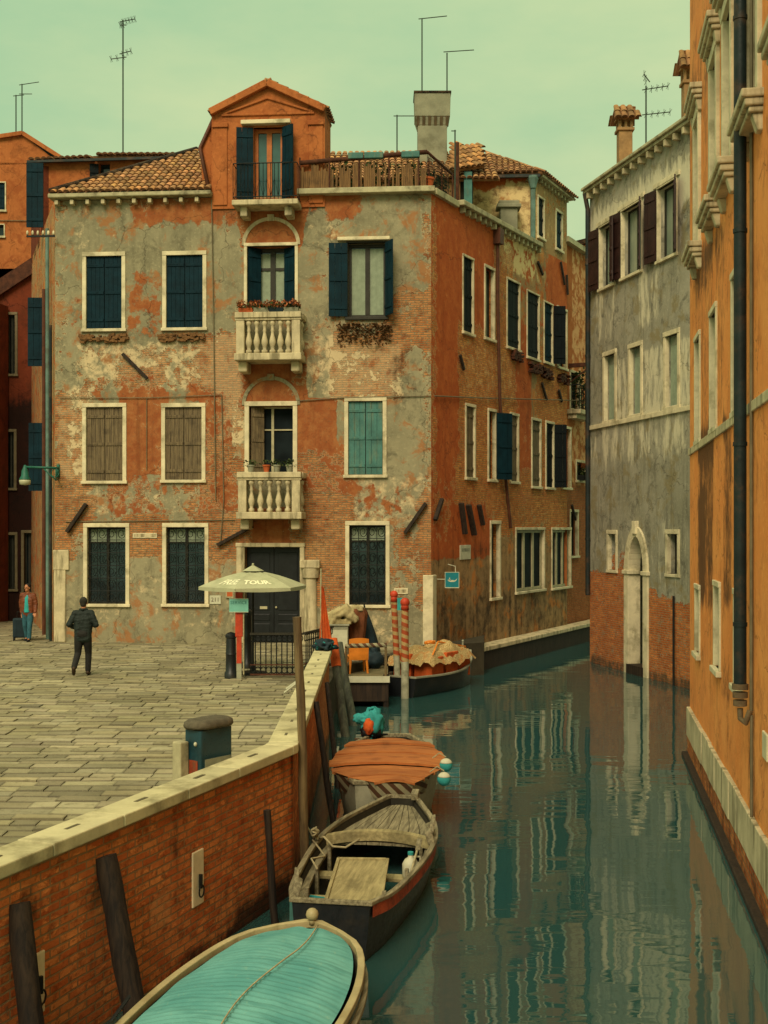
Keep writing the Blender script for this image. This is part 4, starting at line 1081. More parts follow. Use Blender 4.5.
# chimneys with tiled caps
M['stack'] = m_plain('rendered_chimney', '#94744c', .9, .25, 3, dirt='#5a4630')
def tiled_chimney(c, s, h, parent):
    x, y, z = c
    mb = MB(); mb.box(x - .3 * s, x + .3 * s, y - .3 * s, y + .3 * s, z - 1.6, z + h * .5); mb.box(x - .38 * s, x + .38 * s, y - .38 * s, y + .38 * s, z + h * .5 + .003, z + h * .5 + .1)
    ck_ = obj('chimney', mb, M['stack'], parent, bevel=.015)
    mb = MB()
    for dx in (-.26, 0, .26):
        for dy in (-.26, .26): mb.box(x + (dx - .06) * s, x + (dx + .06) * s, y + (dy - .06) * s, y + (dy + .06) * s, z + h * .5 + .1, z + h * .72)
    objs('smoke_vent', mb, M['stack'], ck_)
    e = .55 * s; z0 = z + h * .72; z1 = z + h
    mb = MB(); mb.box(x - .4 * s, x + .4 * s, y - .4 * s, y + .4 * s, z0, z0 + .05); obj('cap_slab', mb, M['stack'], ck_)
    tile_roof('chimney_cap', [(x - e, y - e, z0), (x + e, y - e, z0), (x + e * .8, y, z1), (x - e * .8, y, z1)], (1, 0, 0), (0, 1, .8), M['tile'], ck_, tw=.3 * s, tl=.3, seed=31)
    tile_roof('chimney_cap', [(x + e, y + e, z0), (x - e, y + e, z0), (x - e * .8, y, z1), (x + e * .8, y, z1)], (-1, 0, 0), (0, -1, .8), M['tile'], ck_, tw=.3 * s, tl=.3, seed=32)
    return ck_
pc = at(624.5, 150, 38.6); tiled_chimney((pc.x, pc.y, pc.z - .3), .72, at(0, 106, 38.6).z - pc.z + .3, gh)
pc = at(689, 100, 34.0); tiled_chimney((pc.x, pc.y, pc.z - .6), .6, at(0, 50, 34.0).z - pc.z + .6, gh)

# ================================================================= OCHRE PALACE (near right)
PF = Frame((5.94, 23.3, 0), (5.94 - 1.51 * 2.35, 23.3 - 9.0 * 2.35, 0))
pal = thing('ochre_palace', 'tall ochre stuccoed palace with stone window brackets and dark drainpipe at the right edge', 'house', (5.94, 23.3, WATER))
def pu(z): return (23.3 - z) / abs(PF.d.y)
HP = 15.5
SC = 4.93
tw_ = [(21.55, .72), (18.7, .85), (16.85, .85), (14.35, .85), (11.7, .85)]
holes = []; up = []; mid = []; low = []
for z, w_ in tw_:
    u = pu(z); up.append((u - w_ / 2, 8.42, u + w_ / 2, 10.7)); mid.append((u - .42, SC + .06, u + .42, 6.8))
for z, v0, v1 in ((21.6, 1.15, 2.3), (18.4, 1.25, 2.5), (15.85, 1.3, 2.5)):
    u = pu(z); low.append((u - .36, v0, u + .36, v1))
mid = [(pu(z) - .42, SC + .06, pu(z) + .42, 6.8) for z in (21.6, 18.95, 16.05, 12.3)]
top2 = [(r[0], 12.9, r[2], 15.0) for r in up]
hol = [(*r, .22) for r in up + mid + low]
Zp = [(688, 0, 722, 260, 'B', .36, .4), (700, 450, 712, 600, 'B', .62, .4), (697, 500, 704, 580, 'B', .35, .3), (724, 420, 731, 600, 'B', .62, .15), (716, 240, 724, 420, 'B', .42, .3), (752, 480, 762, 640, 'B', .25, .3), (692, 690, 768, 800, 'B', .25, .4), (716, 620, 730, 690, 'B', .25, .2), (748, 690, 756, 820, 'B', .2, .2), (696, 260, 712, 450, 'B', .45, .3), (700, 600, 760, 700, 'A', .22, .4), (705, 440, 725, 520, 'A', .2, .3), (690, 0, 740, 60, 'B', .18, .4)]
wall('canal_wall', PF, 0, PF.L, -1.4, HP, hol, M['palace'], pal, zones_paint(PF, Zp), step=.16)
mb = MB(); q = [PF.p(0, -1.4), PF.p(0, -1.4) - PF.n * 9, PF.p(PF.L, -1.4) - PF.n * 9, PF.p(PF.L, -1.4)]
for a, b in ((1, 0), (2, 1), (3, 2)): mb.face([q[a], q[b], q[b] + Vector((0, 0, HP + 1.4)), q[a] + Vector((0, 0, HP + 1.4))])
mb.face([p + Vector((0, 0, HP + 1.4)) for p in q])
obj('rear_wall', mb, M['palace'], pal)
def bracket_sill(F_, u0, u1, v, depth, parent, nm):
    mb = MB()
    mb.fbox(F_, u0, u1, v, v + .1, -.02, depth); mb.fbox(F_, u0 + .03, u1 - .03, v - .09, v - .003, -.02, depth * .85); mb.fbox(F_, u0 + .06, u1 - .06, v - .16, v - .093, -.02, depth * .65)
    for s in (u0 + .1, u1 - .28):
        mb.hexa([F_.p(s, v - .36, .06), F_.p(s + .18, v - .36, .06), F_.p(s + .18, v - .36, -.02), F_.p(s, v - .36, -.02), F_.p(s, v - .163, depth * .48), F_.p(s + .18, v - .163, depth * .48), F_.p(s + .18, v - .163, -.02), F_.p(s, v - .163, -.02)])
    return obj(nm, mb, M['stone2'], parent, bevel=.02)
for r in up:
    wn = window(PF, r, pal, 'glass', fr=.16, glass='glass_pale', sash='sash_pale', sill=False, rec=.2, proud=.06, label='tall upper window with moulded stone hood and bracketed sill')
    bracket_sill(PF, r[0] - .3, r[2] + .3, r[1] - .1, .25, wn, 'bracket_sill'); bracket_sill(PF, r[0] - .32, r[2] + .32, r[3] + .38, .21, wn, 'hood')
for r in mid: window(PF, r, pal, 'glass', fr=.09, glass='glass_sky', sash='sash_pale', mull=0, sill=False, rec=.2, proud=.03, sash_w=.03)
for r in low: window(PF, r, pal, 'glass', fr=.085, glass='glass_pale', mull=0, sash='sash_pale', rec=.18, proud=.03, sash_w=.03, label='small low window above the water')
mb = MB(); mb.fbox(PF, 0, PF.L, SC - .13, SC - .0, -.05, .035); obj('string_course', mb, M['stone2'], pal, bevel=.01)
# stone foot: slabs of uneven width and a rusty brick band below
mb = MB(); u = .02; rnd = random.Random(5)
while u < PF.L:
    w_ = rnd.uniform(.7, 1.25); mb.fbox(PF, u, min(u + w_ - .012, PF.L), -.62, -.07 + rnd.uniform(-.012, .012), -.05, .06 + rnd.uniform(-.008, .012)); u += w_
obj('stone_foot', mb, M['stone2'], pal, bevel=.012)
fz = zones_paint(PF, [], base=(.9, 0, .5, .1))
wall('brick_foot', PF, 0, PF.L, -1.4, -.6, [], M['quay'], pal, fz, step=.2, w=.05)
mb = MB(); mb.fbox(PF, 0, PF.L, -1.4, -.93, -.05, .16); obj('water_ledge', mb, M['darkwood'], pal, bevel=.02)
# big drainpipe
M['gutter_dark'] = m_plain('rusty_pipe_end', '#6b5a40', .7, .3, 6, dirt='#4a3020')
up_ = pu(14.62)
mb = MB(); mb.tube([PF.p(up_, HP, .14), PF.p(up_, 1.5, .14)], .076, 14)
for z in (2.2, 4.4, 7.0, 9.6, 12): mb.tube([PF.p(up_, z, .14), PF.p(up_, z + .05, .14)], .086, 14)
pp = obj('downpipe', mb, M['pipe'], pal, autos=R(40))
mb = MB()
for k in range(3): mb.tube([PF.p(up_, 1.5 - k * .1, .14), PF.p(up_, 1.43 - k * .1, .14)], .098 - .008 * k, 14)
mb.tube([PF.p(up_, 1.2, .14), PF.p(up_ + .03, 1.08, .14), PF.p(up_ + .18, 1.05, .1), PF.p(up_ + .2, 1.2, .05)], .035, 10)
obj('pipe_collar', mb, M['gutter_dark'], pp, autos=R(40))
mb = MB(); mb.tube([PF.p(up_ + .2, 1.15, .03), PF.p(up_ + .2, -.1, .03)], .02, 6); mb.tube([PF.p(up_ + .17, HP, .03), PF.p(up_ + .17, 1.2, .03)], .022, 6); obj('wall_cable', mb, M['cable'], pal)
mb = MB(); c = PF.at(766, 745); mb.fbox(PF, c[0] - .1, c[0] + .25, c[1] - .15, c[1] + .15, 0, .03); obj('wall_plate', mb, M['stone'], pal, bevel=.01)

# ================================================================= FAR HOUSE ALONG THE CANAL
FF = Frame(S.p(UE + .02, 0), S.p(UE + 7, 0))
fh = thing('balcony_house', 'narrow orange and cream house with a stone balcony farther along the canal', 'house', tuple(S.p(UE, -1)))
HFH = 14.3
def fr_(x0, y0, x1, y1): 
    return (FF.at(x0, y0)[0], FF.at(x0, y1)[1], FF.at(x1, y0)[0], FF.at(x0, y0)[1])
fwn = dict(a=fr_(574, 372, 583, 408), b=fr_(574, 512, 581, 556), c=fr_(580, 462, 588, 480))
Zf = [(578, 235, 600, 480, 'A', 1.2, .3), (560, 490, 600, 640, 'R', .7, .5), (560, 520, 600, 640, 'B', .35, .5)]
wall('canal_wall', FF, 0, FF.L, -1.2, HFH, [(*fwn[k], .2) for k in fwn], M['orange'], fh, zones_paint(FF, Zf, base=(0, .5, 0, 0)), step=.25, w=-.15)
FF2 = Frame(FF.p(0, 0, -.15), FF.p(FF.L, 0, -.15))
for k in fwn: window(FF2, fwn[k], fh, 'glass', fr=.1, mull=1)
mb = MB(); mb.fbox(FF2, -.1, FF.L, HFH, HFH + .2, -.3, .25); obj('cornice', mb, M['gutter'], fh)
r = fwn['a']; bb = None
mb = MB(); mb.fbox(FF2, r[0] - .4, r[2] + .4, r[1] - .25, r[1] - .08, -.02, .55); mb.fbox(FF2, r[0] - .3, r[2] + .3, r[1] - .42, r[1] - .253, -.02, .35); bb = obj('balcony', mb, M['stone2'], fh, bevel=.02)
mb = MB()
for k in range(9): u = r[0] - .38 + (r[2] - r[0] + .76) * k / 8; mb.tube([FF2.p(u, r[1] - .08, .5), FF2.p(u, r[1] + .85, .5)], .015, 4)
mb.tube([FF2.p(r[0] - .4, r[1] + .85, .0), FF2.p(r[0] - .4, r[1] + .85, .5), FF2.p(r[2] + .4, r[1] + .85, .5), FF2.p(r[2] + .4, r[1] + .85, 0)], .02, 5)
obj('railing', mb, M['iron'], bb)
mb = MB(); c = FF2.p((r[0] + r[2]) / 2, r[1] + .4, .35); scatter_leaves(mb, lambda q: c + Vector((q.gauss(0, .3), q.gauss(0, .3), q.uniform(-.4, 1.1))), 400, .13, rnd); pl = obj('potted_shrub', mb, M['foliage']); tag(pl, 'dark leafy shrub on the small balcony of the orange and cream house', 'plant'); setloc(pl, c)
r = fwn['c']; c = FF2.p((r[0] + r[2]) / 2, r[1], .2); mb = MB(); scatter_leaves(mb, lambda q: c + Vector((q.gauss(0, .2), q.gauss(0, .2), q.uniform(.1, .55))), 200, .12, rnd)
fb = thing('flower_box', 'window box of red flowers under the balcony of the orange and cream house', 'flower box', tuple(c)); mb2 = MB(); mb2.box(c.x - .45, c.x + .45, c.y - .3, c.y + .1, c.z, c.z + .2); obj('trough', mb2, M['iron'], fb); obj('leaves', mb, M['foliage'], fb)
mb = MB(); scatter_leaves(mb, lambda q: c + Vector((q.gauss(0, .2), q.gauss(0, .15) - .1, q.uniform(.45, .65))), 60, .1, rnd); obj('flowers', mb, M['flower'], fb)
mb = MB(); mb.fbox(FF2, .6, .75, 9.6, 9.75, 0, .9); mb.bar(FF2.p(.67, 9.0, 0), FF2.p(.67, 9.6, .85), .04, .04); objs('wall_bracket', mb, M['rust'], fh)
mb = MB(); q = [FF2.p(0, 0), FF2.p(FF.L, 0), FF2.p(FF.L, 0) - FF.n * 6, FF2.p(0, 0) - FF.n * 6]
for a, b in ((1, 2), (2, 3), (3, 0)): mb.face([q[a] + Vector((0, 0, -1.2)), q[b] + Vector((0, 0, -1.2)), q[b] + Vector((0, 0, HFH)), q[a] + Vector((0, 0, HFH))])
mb.face([p + Vector((0, 0, HFH)) for p in q]); obj('rear_wall', mb, M['orange'], fh)
# pale house closing the view over the far bend
qf = Frame(at(572, 520, 53), at(640, 520, 50)); ph = thing('cream_house', 'cream plastered house end closing the canal behind the orange and cream house', 'house', tuple(qf.p(0, -1)))
wall('canal_wall', qf, -1, qf.L, -1.2, at(0, 243, 52).z, [], M['side'], ph, zones_paint(qf, [], base=(.25, .1, .15, .6)), step=.5)
mb = MB(); mb.fbox(qf, -1, qf.L, at(0, 243, 52).z, at(0, 243, 52).z + .2, -3, .3); obj('tiled_roof', mb, M['tile'], ph)

# ================================================================= LEFT: ORANGE GABLED HOUSE AND DARK ALLEY HOUSE
OF = Frame((-26, 49.0, 0), (-13.5, 49.5, 0))
oh = thing('gabled_house', 'bright orange gabled house rising behind the alley at the left edge', 'house', (-20, 49.2, 0))
pk = OF.at(23, 135); er = OF.at(50, 156); el = (2 * pk[0] - er[0] - 2.2, OF.at(-20, 152)[1])
wsh = OF.rect(-6, 183, 5, 210); wv = OF.rect(-5, 225, 4, 236)
def otop(u): return er[1]
wall('front_wall', OF, 2.0, OF.L + .8, 0, er[1] - .3, [(*wsh, .2), (*wv, .2)], M['orange'], oh, zones_paint(OF, [(0, 150, 48, 300, 'A', .18, .5)], base=(0, .3, 0, 0)), step=.4)
mb = MB(); mb.prism([OF.p(2.0, er[1] - .3), OF.p(OF.L + .8, er[1] - .3), OF.p(OF.L + .8, er[1] - .5), OF.p(OF.L + .8, er[1] - .28), OF.p(er[0], er[1]), OF.p(*pk), OF.p(2.0, OF.at(-60, 170)[1])], -OF.n * .3)
obj('gable_wall', mb, M['orange'], oh)
mb = MB()
for a, b in ((OF.p(pk[0], pk[1] + .05, .1), OF.p(er[0] + 1.2, er[1] - .55, .1)), (OF.p(pk[0], pk[1] + .05, .1), OF.p(2.0, OF.at(-60, 170)[1] + .05, .1))): mb.bar(a, b, .16, .1, OF.n)
obj('roof_verge', mb, M['orange'], oh)
mb = MB(); mb.face([OF.p(*pk), OF.p(er[0] + 1, er[1] - .5), OF.p(er[0] + 1, er[1] - .5, -8), OF.p(pk[0], pk[1], -8)]); mb.face([OF.p(*pk), OF.p(pk[0], pk[1], -8), OF.p(2, OF.at(-60, 170)[1], -8), OF.p(2, OF.at(-60, 170)[1])]); mb.face([OF.p(OF.L + .8, 0), OF.p(OF.L + .8, 0, -8), OF.p(OF.L + .8, er[1], -8), OF.p(OF.L + .8, er[1])]); obj('tiled_roof', mb, M['tile'], oh)
window(OF, wsh, oh, 'closed', fr=.05, mat_s=M['teal_shutter']); window(OF, wv, oh, 'glass', fr=.04, mull=0)
mb = MB(); mb.tube([OF.p(2.2, OF.at(20, 221)[1], .04), OF.p(OF.L + .6, OF.at(20, 221)[1], .04)], .02, 4); obj('wall_cable', mb, M['cable'], oh)

RF = Frame((-20, 44.0, 0), (-12.45, 44.0, 0))
rh = thing('alley_house', 'dark red shabby house in the shaded alley left of the corner house', 'house', (-14, 44, 0))
vl = RF.at(0, 283)[1]; vr = RF.at(32, 262)[1]; sl = (vr - vl) / (RF.at(32, 262)[0] - RF.at(0, 283)[0])
def rtop(u): return vr + (u - RF.L) * sl
rw = dict(a=RF.rect(7.5, 315, 15, 374), b=RF.rect(6, 432, 14, 488), c=RF.rect(8, 535, 15, 589), d=RF.rect(24, 533, 33, 592))
Zr = [(0, 420, 40, 640, 'B', .95, .8), (0, 340, 40, 420, 'B', .15, .5)]  # dark zones paint the alley's shade into the lower wall
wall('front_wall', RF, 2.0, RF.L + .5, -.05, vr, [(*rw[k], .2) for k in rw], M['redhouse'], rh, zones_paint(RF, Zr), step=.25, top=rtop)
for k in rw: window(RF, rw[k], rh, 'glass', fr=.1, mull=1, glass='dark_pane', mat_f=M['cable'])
mb = MB(); mb.bar(RF.p(RF.L + .6, rtop(RF.L + .6) + .1, .12), RF.p(2, rtop(2) + .1, .12), .5, .14, RF.n); obj('roof_verge', mb, M['rust'], rh)
# added wing, mostly out of view, keeping sky and sun off the alley
mb = MB(); ww = [Vector((-13.75, 43.9, 0)), Vector((-14.6, 39.0, 0)), Vector((-22, 39.0, 0)), Vector((-22, 43.9, 0))]
for a in range(4):
    p, q_ = ww[a], ww[(a + 1) % 4]; mb.face([p, q_, q_ + Vector((0, 0, 11.5)), p + Vector((0, 0, 11.5))])
mb.face([p + Vector((0, 0, 11.5)) for p in ww]); obj('added_shade_wing', mb, M['redhouse'], rh)
mb = MB(); q = [RF.p(2, 0), RF.p(RF.L + .5, 0)]; 
for a, b in ((q[1], q[1] + Vector((0, 4, 0))), (q[1] + Vector((0, 4, 0)), q[0] + Vector((0, 4, 0)))): mb.face([a, b, b + Vector((0, 0, vr)), a + Vector((0, 0, vr))])
obj('rear_wall', mb, M['redhouse'], rh)

# ================================================================= GROUND, PAVING, WATER
def wall_x(y):   # water-side face of the parapet / quay edge
    P1x, P1y = -1.035, 14.44
    if y < P1y: return P1x + (y - P1y) * (1.92 / 5.21)
    if y < 25.8: return P1x + (y - P1y) * ((-1.12 + 1.035) / (25.8 - 14.44))
    if y < 29.5: return -1.12
    if y < 35.2: return -1.12 + (y - 29.5) / 5.4 * 2.45
    return 30
edge = [(-1.035 - (14.44 + 6) * 1.92 / 5.21 - .2, -6), (-1.035 - .2, 14.44), (-1.12 - .1, 25.8), (-1.14, 29.4), (1.3, 34.8), (3, 36), (6, 70), (-60, 70), (-60, -6)]
mb = MB(); mb.prism([Vector((x, y, -.03)) for x, y in edge], (0, 0, -2.2))
m_joint = m_plain('paving_bed', '#3a3526', .95, .3, 2)
gmesh = obj('ground', mb, m_joint); struct(gmesh)
rnd = random.Random(11); mb = MB(); y = 3.0
def slab(x0, x1, y0, y1):
    z = rnd.uniform(-.01, .01); t = rnd.uniform(-.008, .008); s = rnd.uniform(.6, 1.2); b = .014
    if rnd.random() < .08: s *= .72
    c = (s * rnd.uniform(.97, 1.04), s, s * rnd.uniform(.92, 1.04))
    j = [rnd.uniform(-.012, .012) * (1 if q % 2 else .35) for q in range(8)]
    T = [(x0 + .004 + j[0], y0 + b + j[1], z), (x1 - .004 + j[2], y0 + b + j[3], z + t), (x1 - .004 + j[4], y1 - b + j[5], z + t), (x0 + .004 + j[6], y1 - b + j[7], z)]
    Bt = [(x0 + j[0], y0 + j[1], -.04), (x1 + j[2], y0 + j[3], -.04), (x1 + j[4], y1 + j[5], -.04), (x0 + j[6], y1 + j[7], -.04)]
    i = mb.add(T + Bt)
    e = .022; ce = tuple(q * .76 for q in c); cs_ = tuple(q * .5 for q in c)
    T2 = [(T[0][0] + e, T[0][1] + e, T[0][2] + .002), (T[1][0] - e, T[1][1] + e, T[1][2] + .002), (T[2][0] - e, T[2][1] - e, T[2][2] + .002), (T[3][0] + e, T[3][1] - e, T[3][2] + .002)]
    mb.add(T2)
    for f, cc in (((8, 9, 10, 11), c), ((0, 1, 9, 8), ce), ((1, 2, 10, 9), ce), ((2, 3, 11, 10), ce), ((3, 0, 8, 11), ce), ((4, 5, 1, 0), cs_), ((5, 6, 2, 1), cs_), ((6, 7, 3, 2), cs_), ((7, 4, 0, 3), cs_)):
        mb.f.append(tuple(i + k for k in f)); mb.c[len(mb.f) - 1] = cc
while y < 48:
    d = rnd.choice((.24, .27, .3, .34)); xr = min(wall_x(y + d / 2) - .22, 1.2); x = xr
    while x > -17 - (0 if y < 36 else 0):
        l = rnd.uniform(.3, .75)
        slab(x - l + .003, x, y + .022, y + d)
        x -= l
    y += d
g_ = G('trachyte_paving'); P_ = objc(g_)
a_ = g_.n('ShaderNodeVertexColor', layer_name='Col').outputs[0]
n1 = g_.noise(P_, .6, 6, .6); n2 = g_.noise(P_, 9, 7, .7); n3 = g_.noise(P_, 60, 3, .6); nn = g_.noise(P_, 2.4, 7, .66)
c_ = g_.mix(lin('#878062'), lin('#a0987a'), g_.step(n1, .35, .65)); c_ = g_.mix(c_, a_, .9, 'MULTIPLY')
c_ = g_.mix(c_, lin('#5d573c'), g_.step(n2, .5, .72, 0, .6)); c_ = g_.mix(c_, lin('#4a4530'), g_.step(nn, .56, .7, 0, .65)); c_ = g_.mix(c_, lin('#b9b088'), g_.step(n3, .56, .75, 0, .35))
mpav = g_.bsdf(c_, g_.step(nn, .3, .7, .62, .9), g_.math('ADD', n2, g_.math('MULTIPLY', n3, .5)), .5, .012, spec=.3)
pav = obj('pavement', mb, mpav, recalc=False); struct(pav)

g_ = G('canal_water'); P_ = objc(g_)
warp = g_.n('ShaderNodeVectorMath', {0: P_, 1: (.55, 1.25, 1)}, operation='MULTIPLY').outputs[0]
wa = g_.noise(warp, .9, 2, .5, .3); wb = g_.noise(warp, 3.2, 3, .5, .4); wc = g_.noise(P_, .25, 2, .5)
wv_ = g_.noise(g_.n('ShaderNodeVectorMath', {0: P_, 1: (.4, 2.2, 1)}, operation='MULTIPLY').outputs[0], 1.6, 2, .5, .8)
calm = g_.step(wc, .35, .65, .35, 1.0)
hgt = g_.math('MULTIPLY', g_.math('ADD', g_.math('ADD', g_.math('MULTIPLY', wa, 1.0), g_.math('MULTIPLY', wb, .07)), g_.math('MULTIPLY', wv_, .22)), calm)
mur = g_.mix((.017, .066, .066), (.023, .07, .062), g_.step(g_.noise(P_, .5, 4), .3, .7))
M['water'] = g_.bsdf(mur, .02, hgt, .17, .09, spec=.5, IOR=2.3)
mb = MB(); mb.face([(-80, -30, WATER), (90, -30, WATER), (90, 160, WATER), (-80, 160, WATER)])
wt = obj('water', mb, M['water'], recalc=False); struct(wt)

# ================================================================= QUAY PARAPET
pt = thing('quay_parapet', 'low red brick quay wall with pale stone coping between the square and the moored boats', 'wall', (-1.035, 14.44, WATER))
W1 = Frame((-1.035 - 10.5 * 1.92 / 5.21, 14.44 - 10.5, 0), (-1.035, 14.44, 0)); W2 = Frame((-1.035, 14.44, 0), (-1.12, 25.8, 0))
Zw = [(100, 870, 135, 900, 'B', .35, .1), (60, 890, 100, 915, 'B', .25, .12), (143, 830, 175, 880, 'B', .38, .1), (180, 810, 188, 860, 'B', .4, .08), (250, 775, 258, 850, 'B', .4, .08), (30, 880, 40, 930, 'B', .35, .08), (270, 770, 290, 800, 'B', .3, .1), (218, 790, 230, 840, 'B', .36, .08), (0, 900, 50, 925, 'B', .3, .12), (280, 760, 300, 850, 'B', .15, .1), (200, 930, 300, 1000, 'B', .35, .3), (0, 860, 300, 880, 'B', .1, .3), (250, 890, 300, 930, 'B', .35, .3), (160, 900, 172, 920, 'A', .8, .1), (230, 790, 262, 870, 'A', .28, .25)]
zw = zones_paint(W1, Zw, base=(1.2, 0, -.1, .12))
def pw1(u, v):
    c = zw(u, v); c[2] += max(0, min(1, (-.45 - v) / .55)) * .5 + max(0, (v - .5) / .2) * .2; return c
wall('brick_wall', W1, 0, W1.L, -1.6, .69, [], M['quay'], pt, pw1, step=.1, w=-.06)
Zw2 = [(300, 760, 312, 900, 'B', .2, .2), (312, 790, 330, 900, 'B', .25, .3), (300, 690, 335, 740, 'G', .8, .4)]
zw2 = zones_paint(W2, Zw2, base=(.7, .5, .0, .1))
def pw2(u, v):
    c = zw2(u, v); c[2] += max(0, min(1, (-.5 - v) / .5)) * .5; return c
wall('brick_wall', W2, -.06, W2.L, -1.6, .69, [], M['quay'], pt, pw2, step=.12, w=-.06)
mb = MB()
mb.face([W1.p(0, -.05, -.32), W1.p(W1.L, -.05, -.32), W1.p(W1.L, .69, -.32), W1.p(0, .69, -.32)]); mb.face([W2.p(0, -.05, -.32), W2.p(W2.L, -.05, -.32), W2.p(W2.L, .69, -.32), W2.p(0, .69, -.32)]); mb.face([W2.p(W2.L, -1.6, -.06), W2.p(W2.L, -1.6, -.4), W2.p(W2.L, .69, -.4), W2.p(W2.L, .69, -.06)])
obj('inner_face', mb, M['stone2'], pt)
m_cop = m_plain('coping_stone', '#bdb68e', .75, .16, 2.0, dirt='#6f6848', dirt_amt=.75, bump=.2, usecol=True)
mb = MB(); cr_first = None; cramps = []
def coping(Fq, ua, ub):
    u = ua
    while u < ub - .05:
        w_ = min(rnd.uniform(.95, 1.25), ub - u); 
        if ub - (u + w_) < .4: w_ = ub - u
        s = rnd.uniform(.9, 1.06); z = rnd.uniform(-.004, .004)
        mb.fbox(Fq, u + .004, u + w_ - .004, .69, .8 + z, -.37, .0, (s, s, s * rnd.uniform(.95, 1)))
        cramps.append((Fq, u + w_ / 2)); u += w_
coping(W1, 0, W1.L - .14)
# mitre stone at the corner
c1 = W1.p(W1.L - .136, 0, 0); c2 = W1.p(W1.L - .136, 0, -.37); c3 = W2.p(.14, 0, -.37); c4 = W2.p(.14, 0, 0); cm = W2.p(0, 0, 0)
ml = W1.p(W1.L - .06, 0, -.37)
i = mb.add([Vector((p.x, p.y, z)) for z in (.69, .802) for p in (c1, cm, c4, c3, c2)])
mb.f += [tuple(i + 5 + k for k in range(5)), tuple(i + k for k in reversed(range(5)))] + [(i + k, i + (k + 1) % 5, i + 5 + (k + 1) % 5, i + 5 + k) for k in range(5)]
coping(W2, .145, W2.L + .06)
obj('coping', mb, m_cop, pt, bevel=.012)
mb = MB(); Fq, u = cramps[0]
M['slot'] = m_plain('lead_cramp', '#5d573e', .8, .2, 5); mb.fbox(Fq, u - .1, u + .1, .8, .8045, -.21, -.17); cr_first = obj('iron_cramp', mb, M['slot'], pt)
for Fq2, u2 in cramps[1:]:
    if Fq2 is Fq: dup_part(cr_first, Fq.p(u2, 0) - Fq.p(u, 0), pt)
w2c = [c for c in cramps if c[0] is W2]; mb = MB(); u = w2c[0][1]; mb.fbox(W2, u - .09, u + .09, .8, .8045, -.21, -.175); cs = obj('iron_cramp', mb, M['slot'], pt)
for _, u2 in w2c[1:]: dup_part(cs, W2.p(u2, 0) - W2.p(u, 0), pt)
# pale stone mooring niches
for (x0, y0, x1, y1) in ((197, 851, 208, 906), (36, 954, 50, 1016)):
    r = W1.rect(x0, y0, x1, y1); mb = MB(); mb.fbox(W1, r[0], r[2], r[1], r[3], -.1, -.045); ns_ = obj('mooring_stone', mb, M['stone'], pt, bevel=.01)
    mb = MB(); uc = (r[0] + r[2]) / 2; vc = r[1] + .2; mb.tube([W1.p(uc, vc + .12, -.02), W1.p(uc, vc - .02, -.02)], .02, 8); mb.tube([W1.p(uc + .05 * math.cos(a * PI / 6), vc - .05 + .06 * math.sin(a * PI / 6), -.01) for a in range(12)], .009, 5, closed=True); obj('mooring_ring', mb, M['iron'], ns_)
# ================================================================= BOATS
M['boatwood'] = m_wood('grey_weathered_boat_wood', '#5a543f', '#938c6e', grain=(26, 2.2, 26), bump=.3)
M['boatwood_x'] = m_wood('grey_weathered_panel', '#7d7450', '#a89d70', grain=(18, 2.0, 18), bump=.3)
M['hull_black'] = m_plain('black_hull_paint', '#15191c', .4, .3, 2, dirt='#3a3326', dirt_amt=.5, spec=.5)
M['hull_in'] = m_plain('dark_bilge', '#2c2a20', .8, .3, 3)
M['strake'] = m_plain('red_strake_paint', '#9a4526', .7, .3, 7, dirt='#4d2a1a', dirt_amt=.8)
M['hull_white'] = m_plain('grey_white_hull', '#8b8b75', .5, .2, 2.5, dirt='#4b4a3a', dirt_amt=.6)
M['cream_rail'] = m_plain('cream_rail_paint', '#a0946c', .5, .18, 3, dirt='#7d6a42', dirt_amt=.5)
M['rope'] = m_plain('mooring_rope', '#9a9270', .9, .25, 20)
M['white'] = m_plain('white_plastic', '#b9b99e', .5, .12, 4)
M['orange_pl'] = m_plain('orange_plastic', '#d9822b', .45, .12, 4, dirt='#a85a1c', dirt_amt=.4)
M['teal_cloth'] = m_plain('teal_canvas', '#2f8f8d', .8, .2, 5)
M['orange_cloth'] = m_plain('orange_cloth', '#b8521f', .85, .2, 6)
M['beige_cloth'] = m_plain('beige_tarpaulin', '#a3966c', .9, .2, 5, dirt='#5f5538', dirt_amt=.5)
M['brown_cloth'] = m_plain('brown_cloth', '#6d4126', .9, .25, 6)
M['navy'] = m_plain('dark_blue_cloth', '#16282f', .75, .3, 5)
M['deckwood'] = m_wood('grey_jetty_planks', '#57503a', '#827854', grain=(2.2, 20, 20))

def hull(parent, L, beam, sheer, matO, matI, keel=-.25, N=28, th=.05, flat=.6, name='hull'):
    """beam(s), sheer(s): half breadth and height over the water, s=0 stern .. 1 bow; local y runs forward"""
    def sec(s, off=0.0):
        b = max(.02, beam(s) - off); h = sheer(s); k = keel + off
        return [Vector((x * b, s * L, z)) for x, z in ((-1, h), (-.96, h * .55), (-.86, .02), (-flat, k * .75), (-.3, k), (0, k), (.3, k), (flat, k * .75), (.86, .02), (.96, h * .55), (1, h))]
    S_ = [i / N for i in range(N + 1)]
    mb = MB(); mb.grid([sec(s) for s in S_])
    for s in (0, 1): mb.face(sec(s))
    ho = obj(name, mb, matO, parent, world=False, smooth=False, autos=R(50))
    mb = MB(); S2 = [max(th / L, min(1 - th / L, s)) for s in S_]; mb.grid([[p + Vector((0, 0, .0)) for p in sec(s, th)] for s in S2])
    for s in (S2[0], S2[-1]): mb.face(sec(s, th))
    obj('inner_planking', mb, matI, ho, world=False, autos=R(50))
    return ho
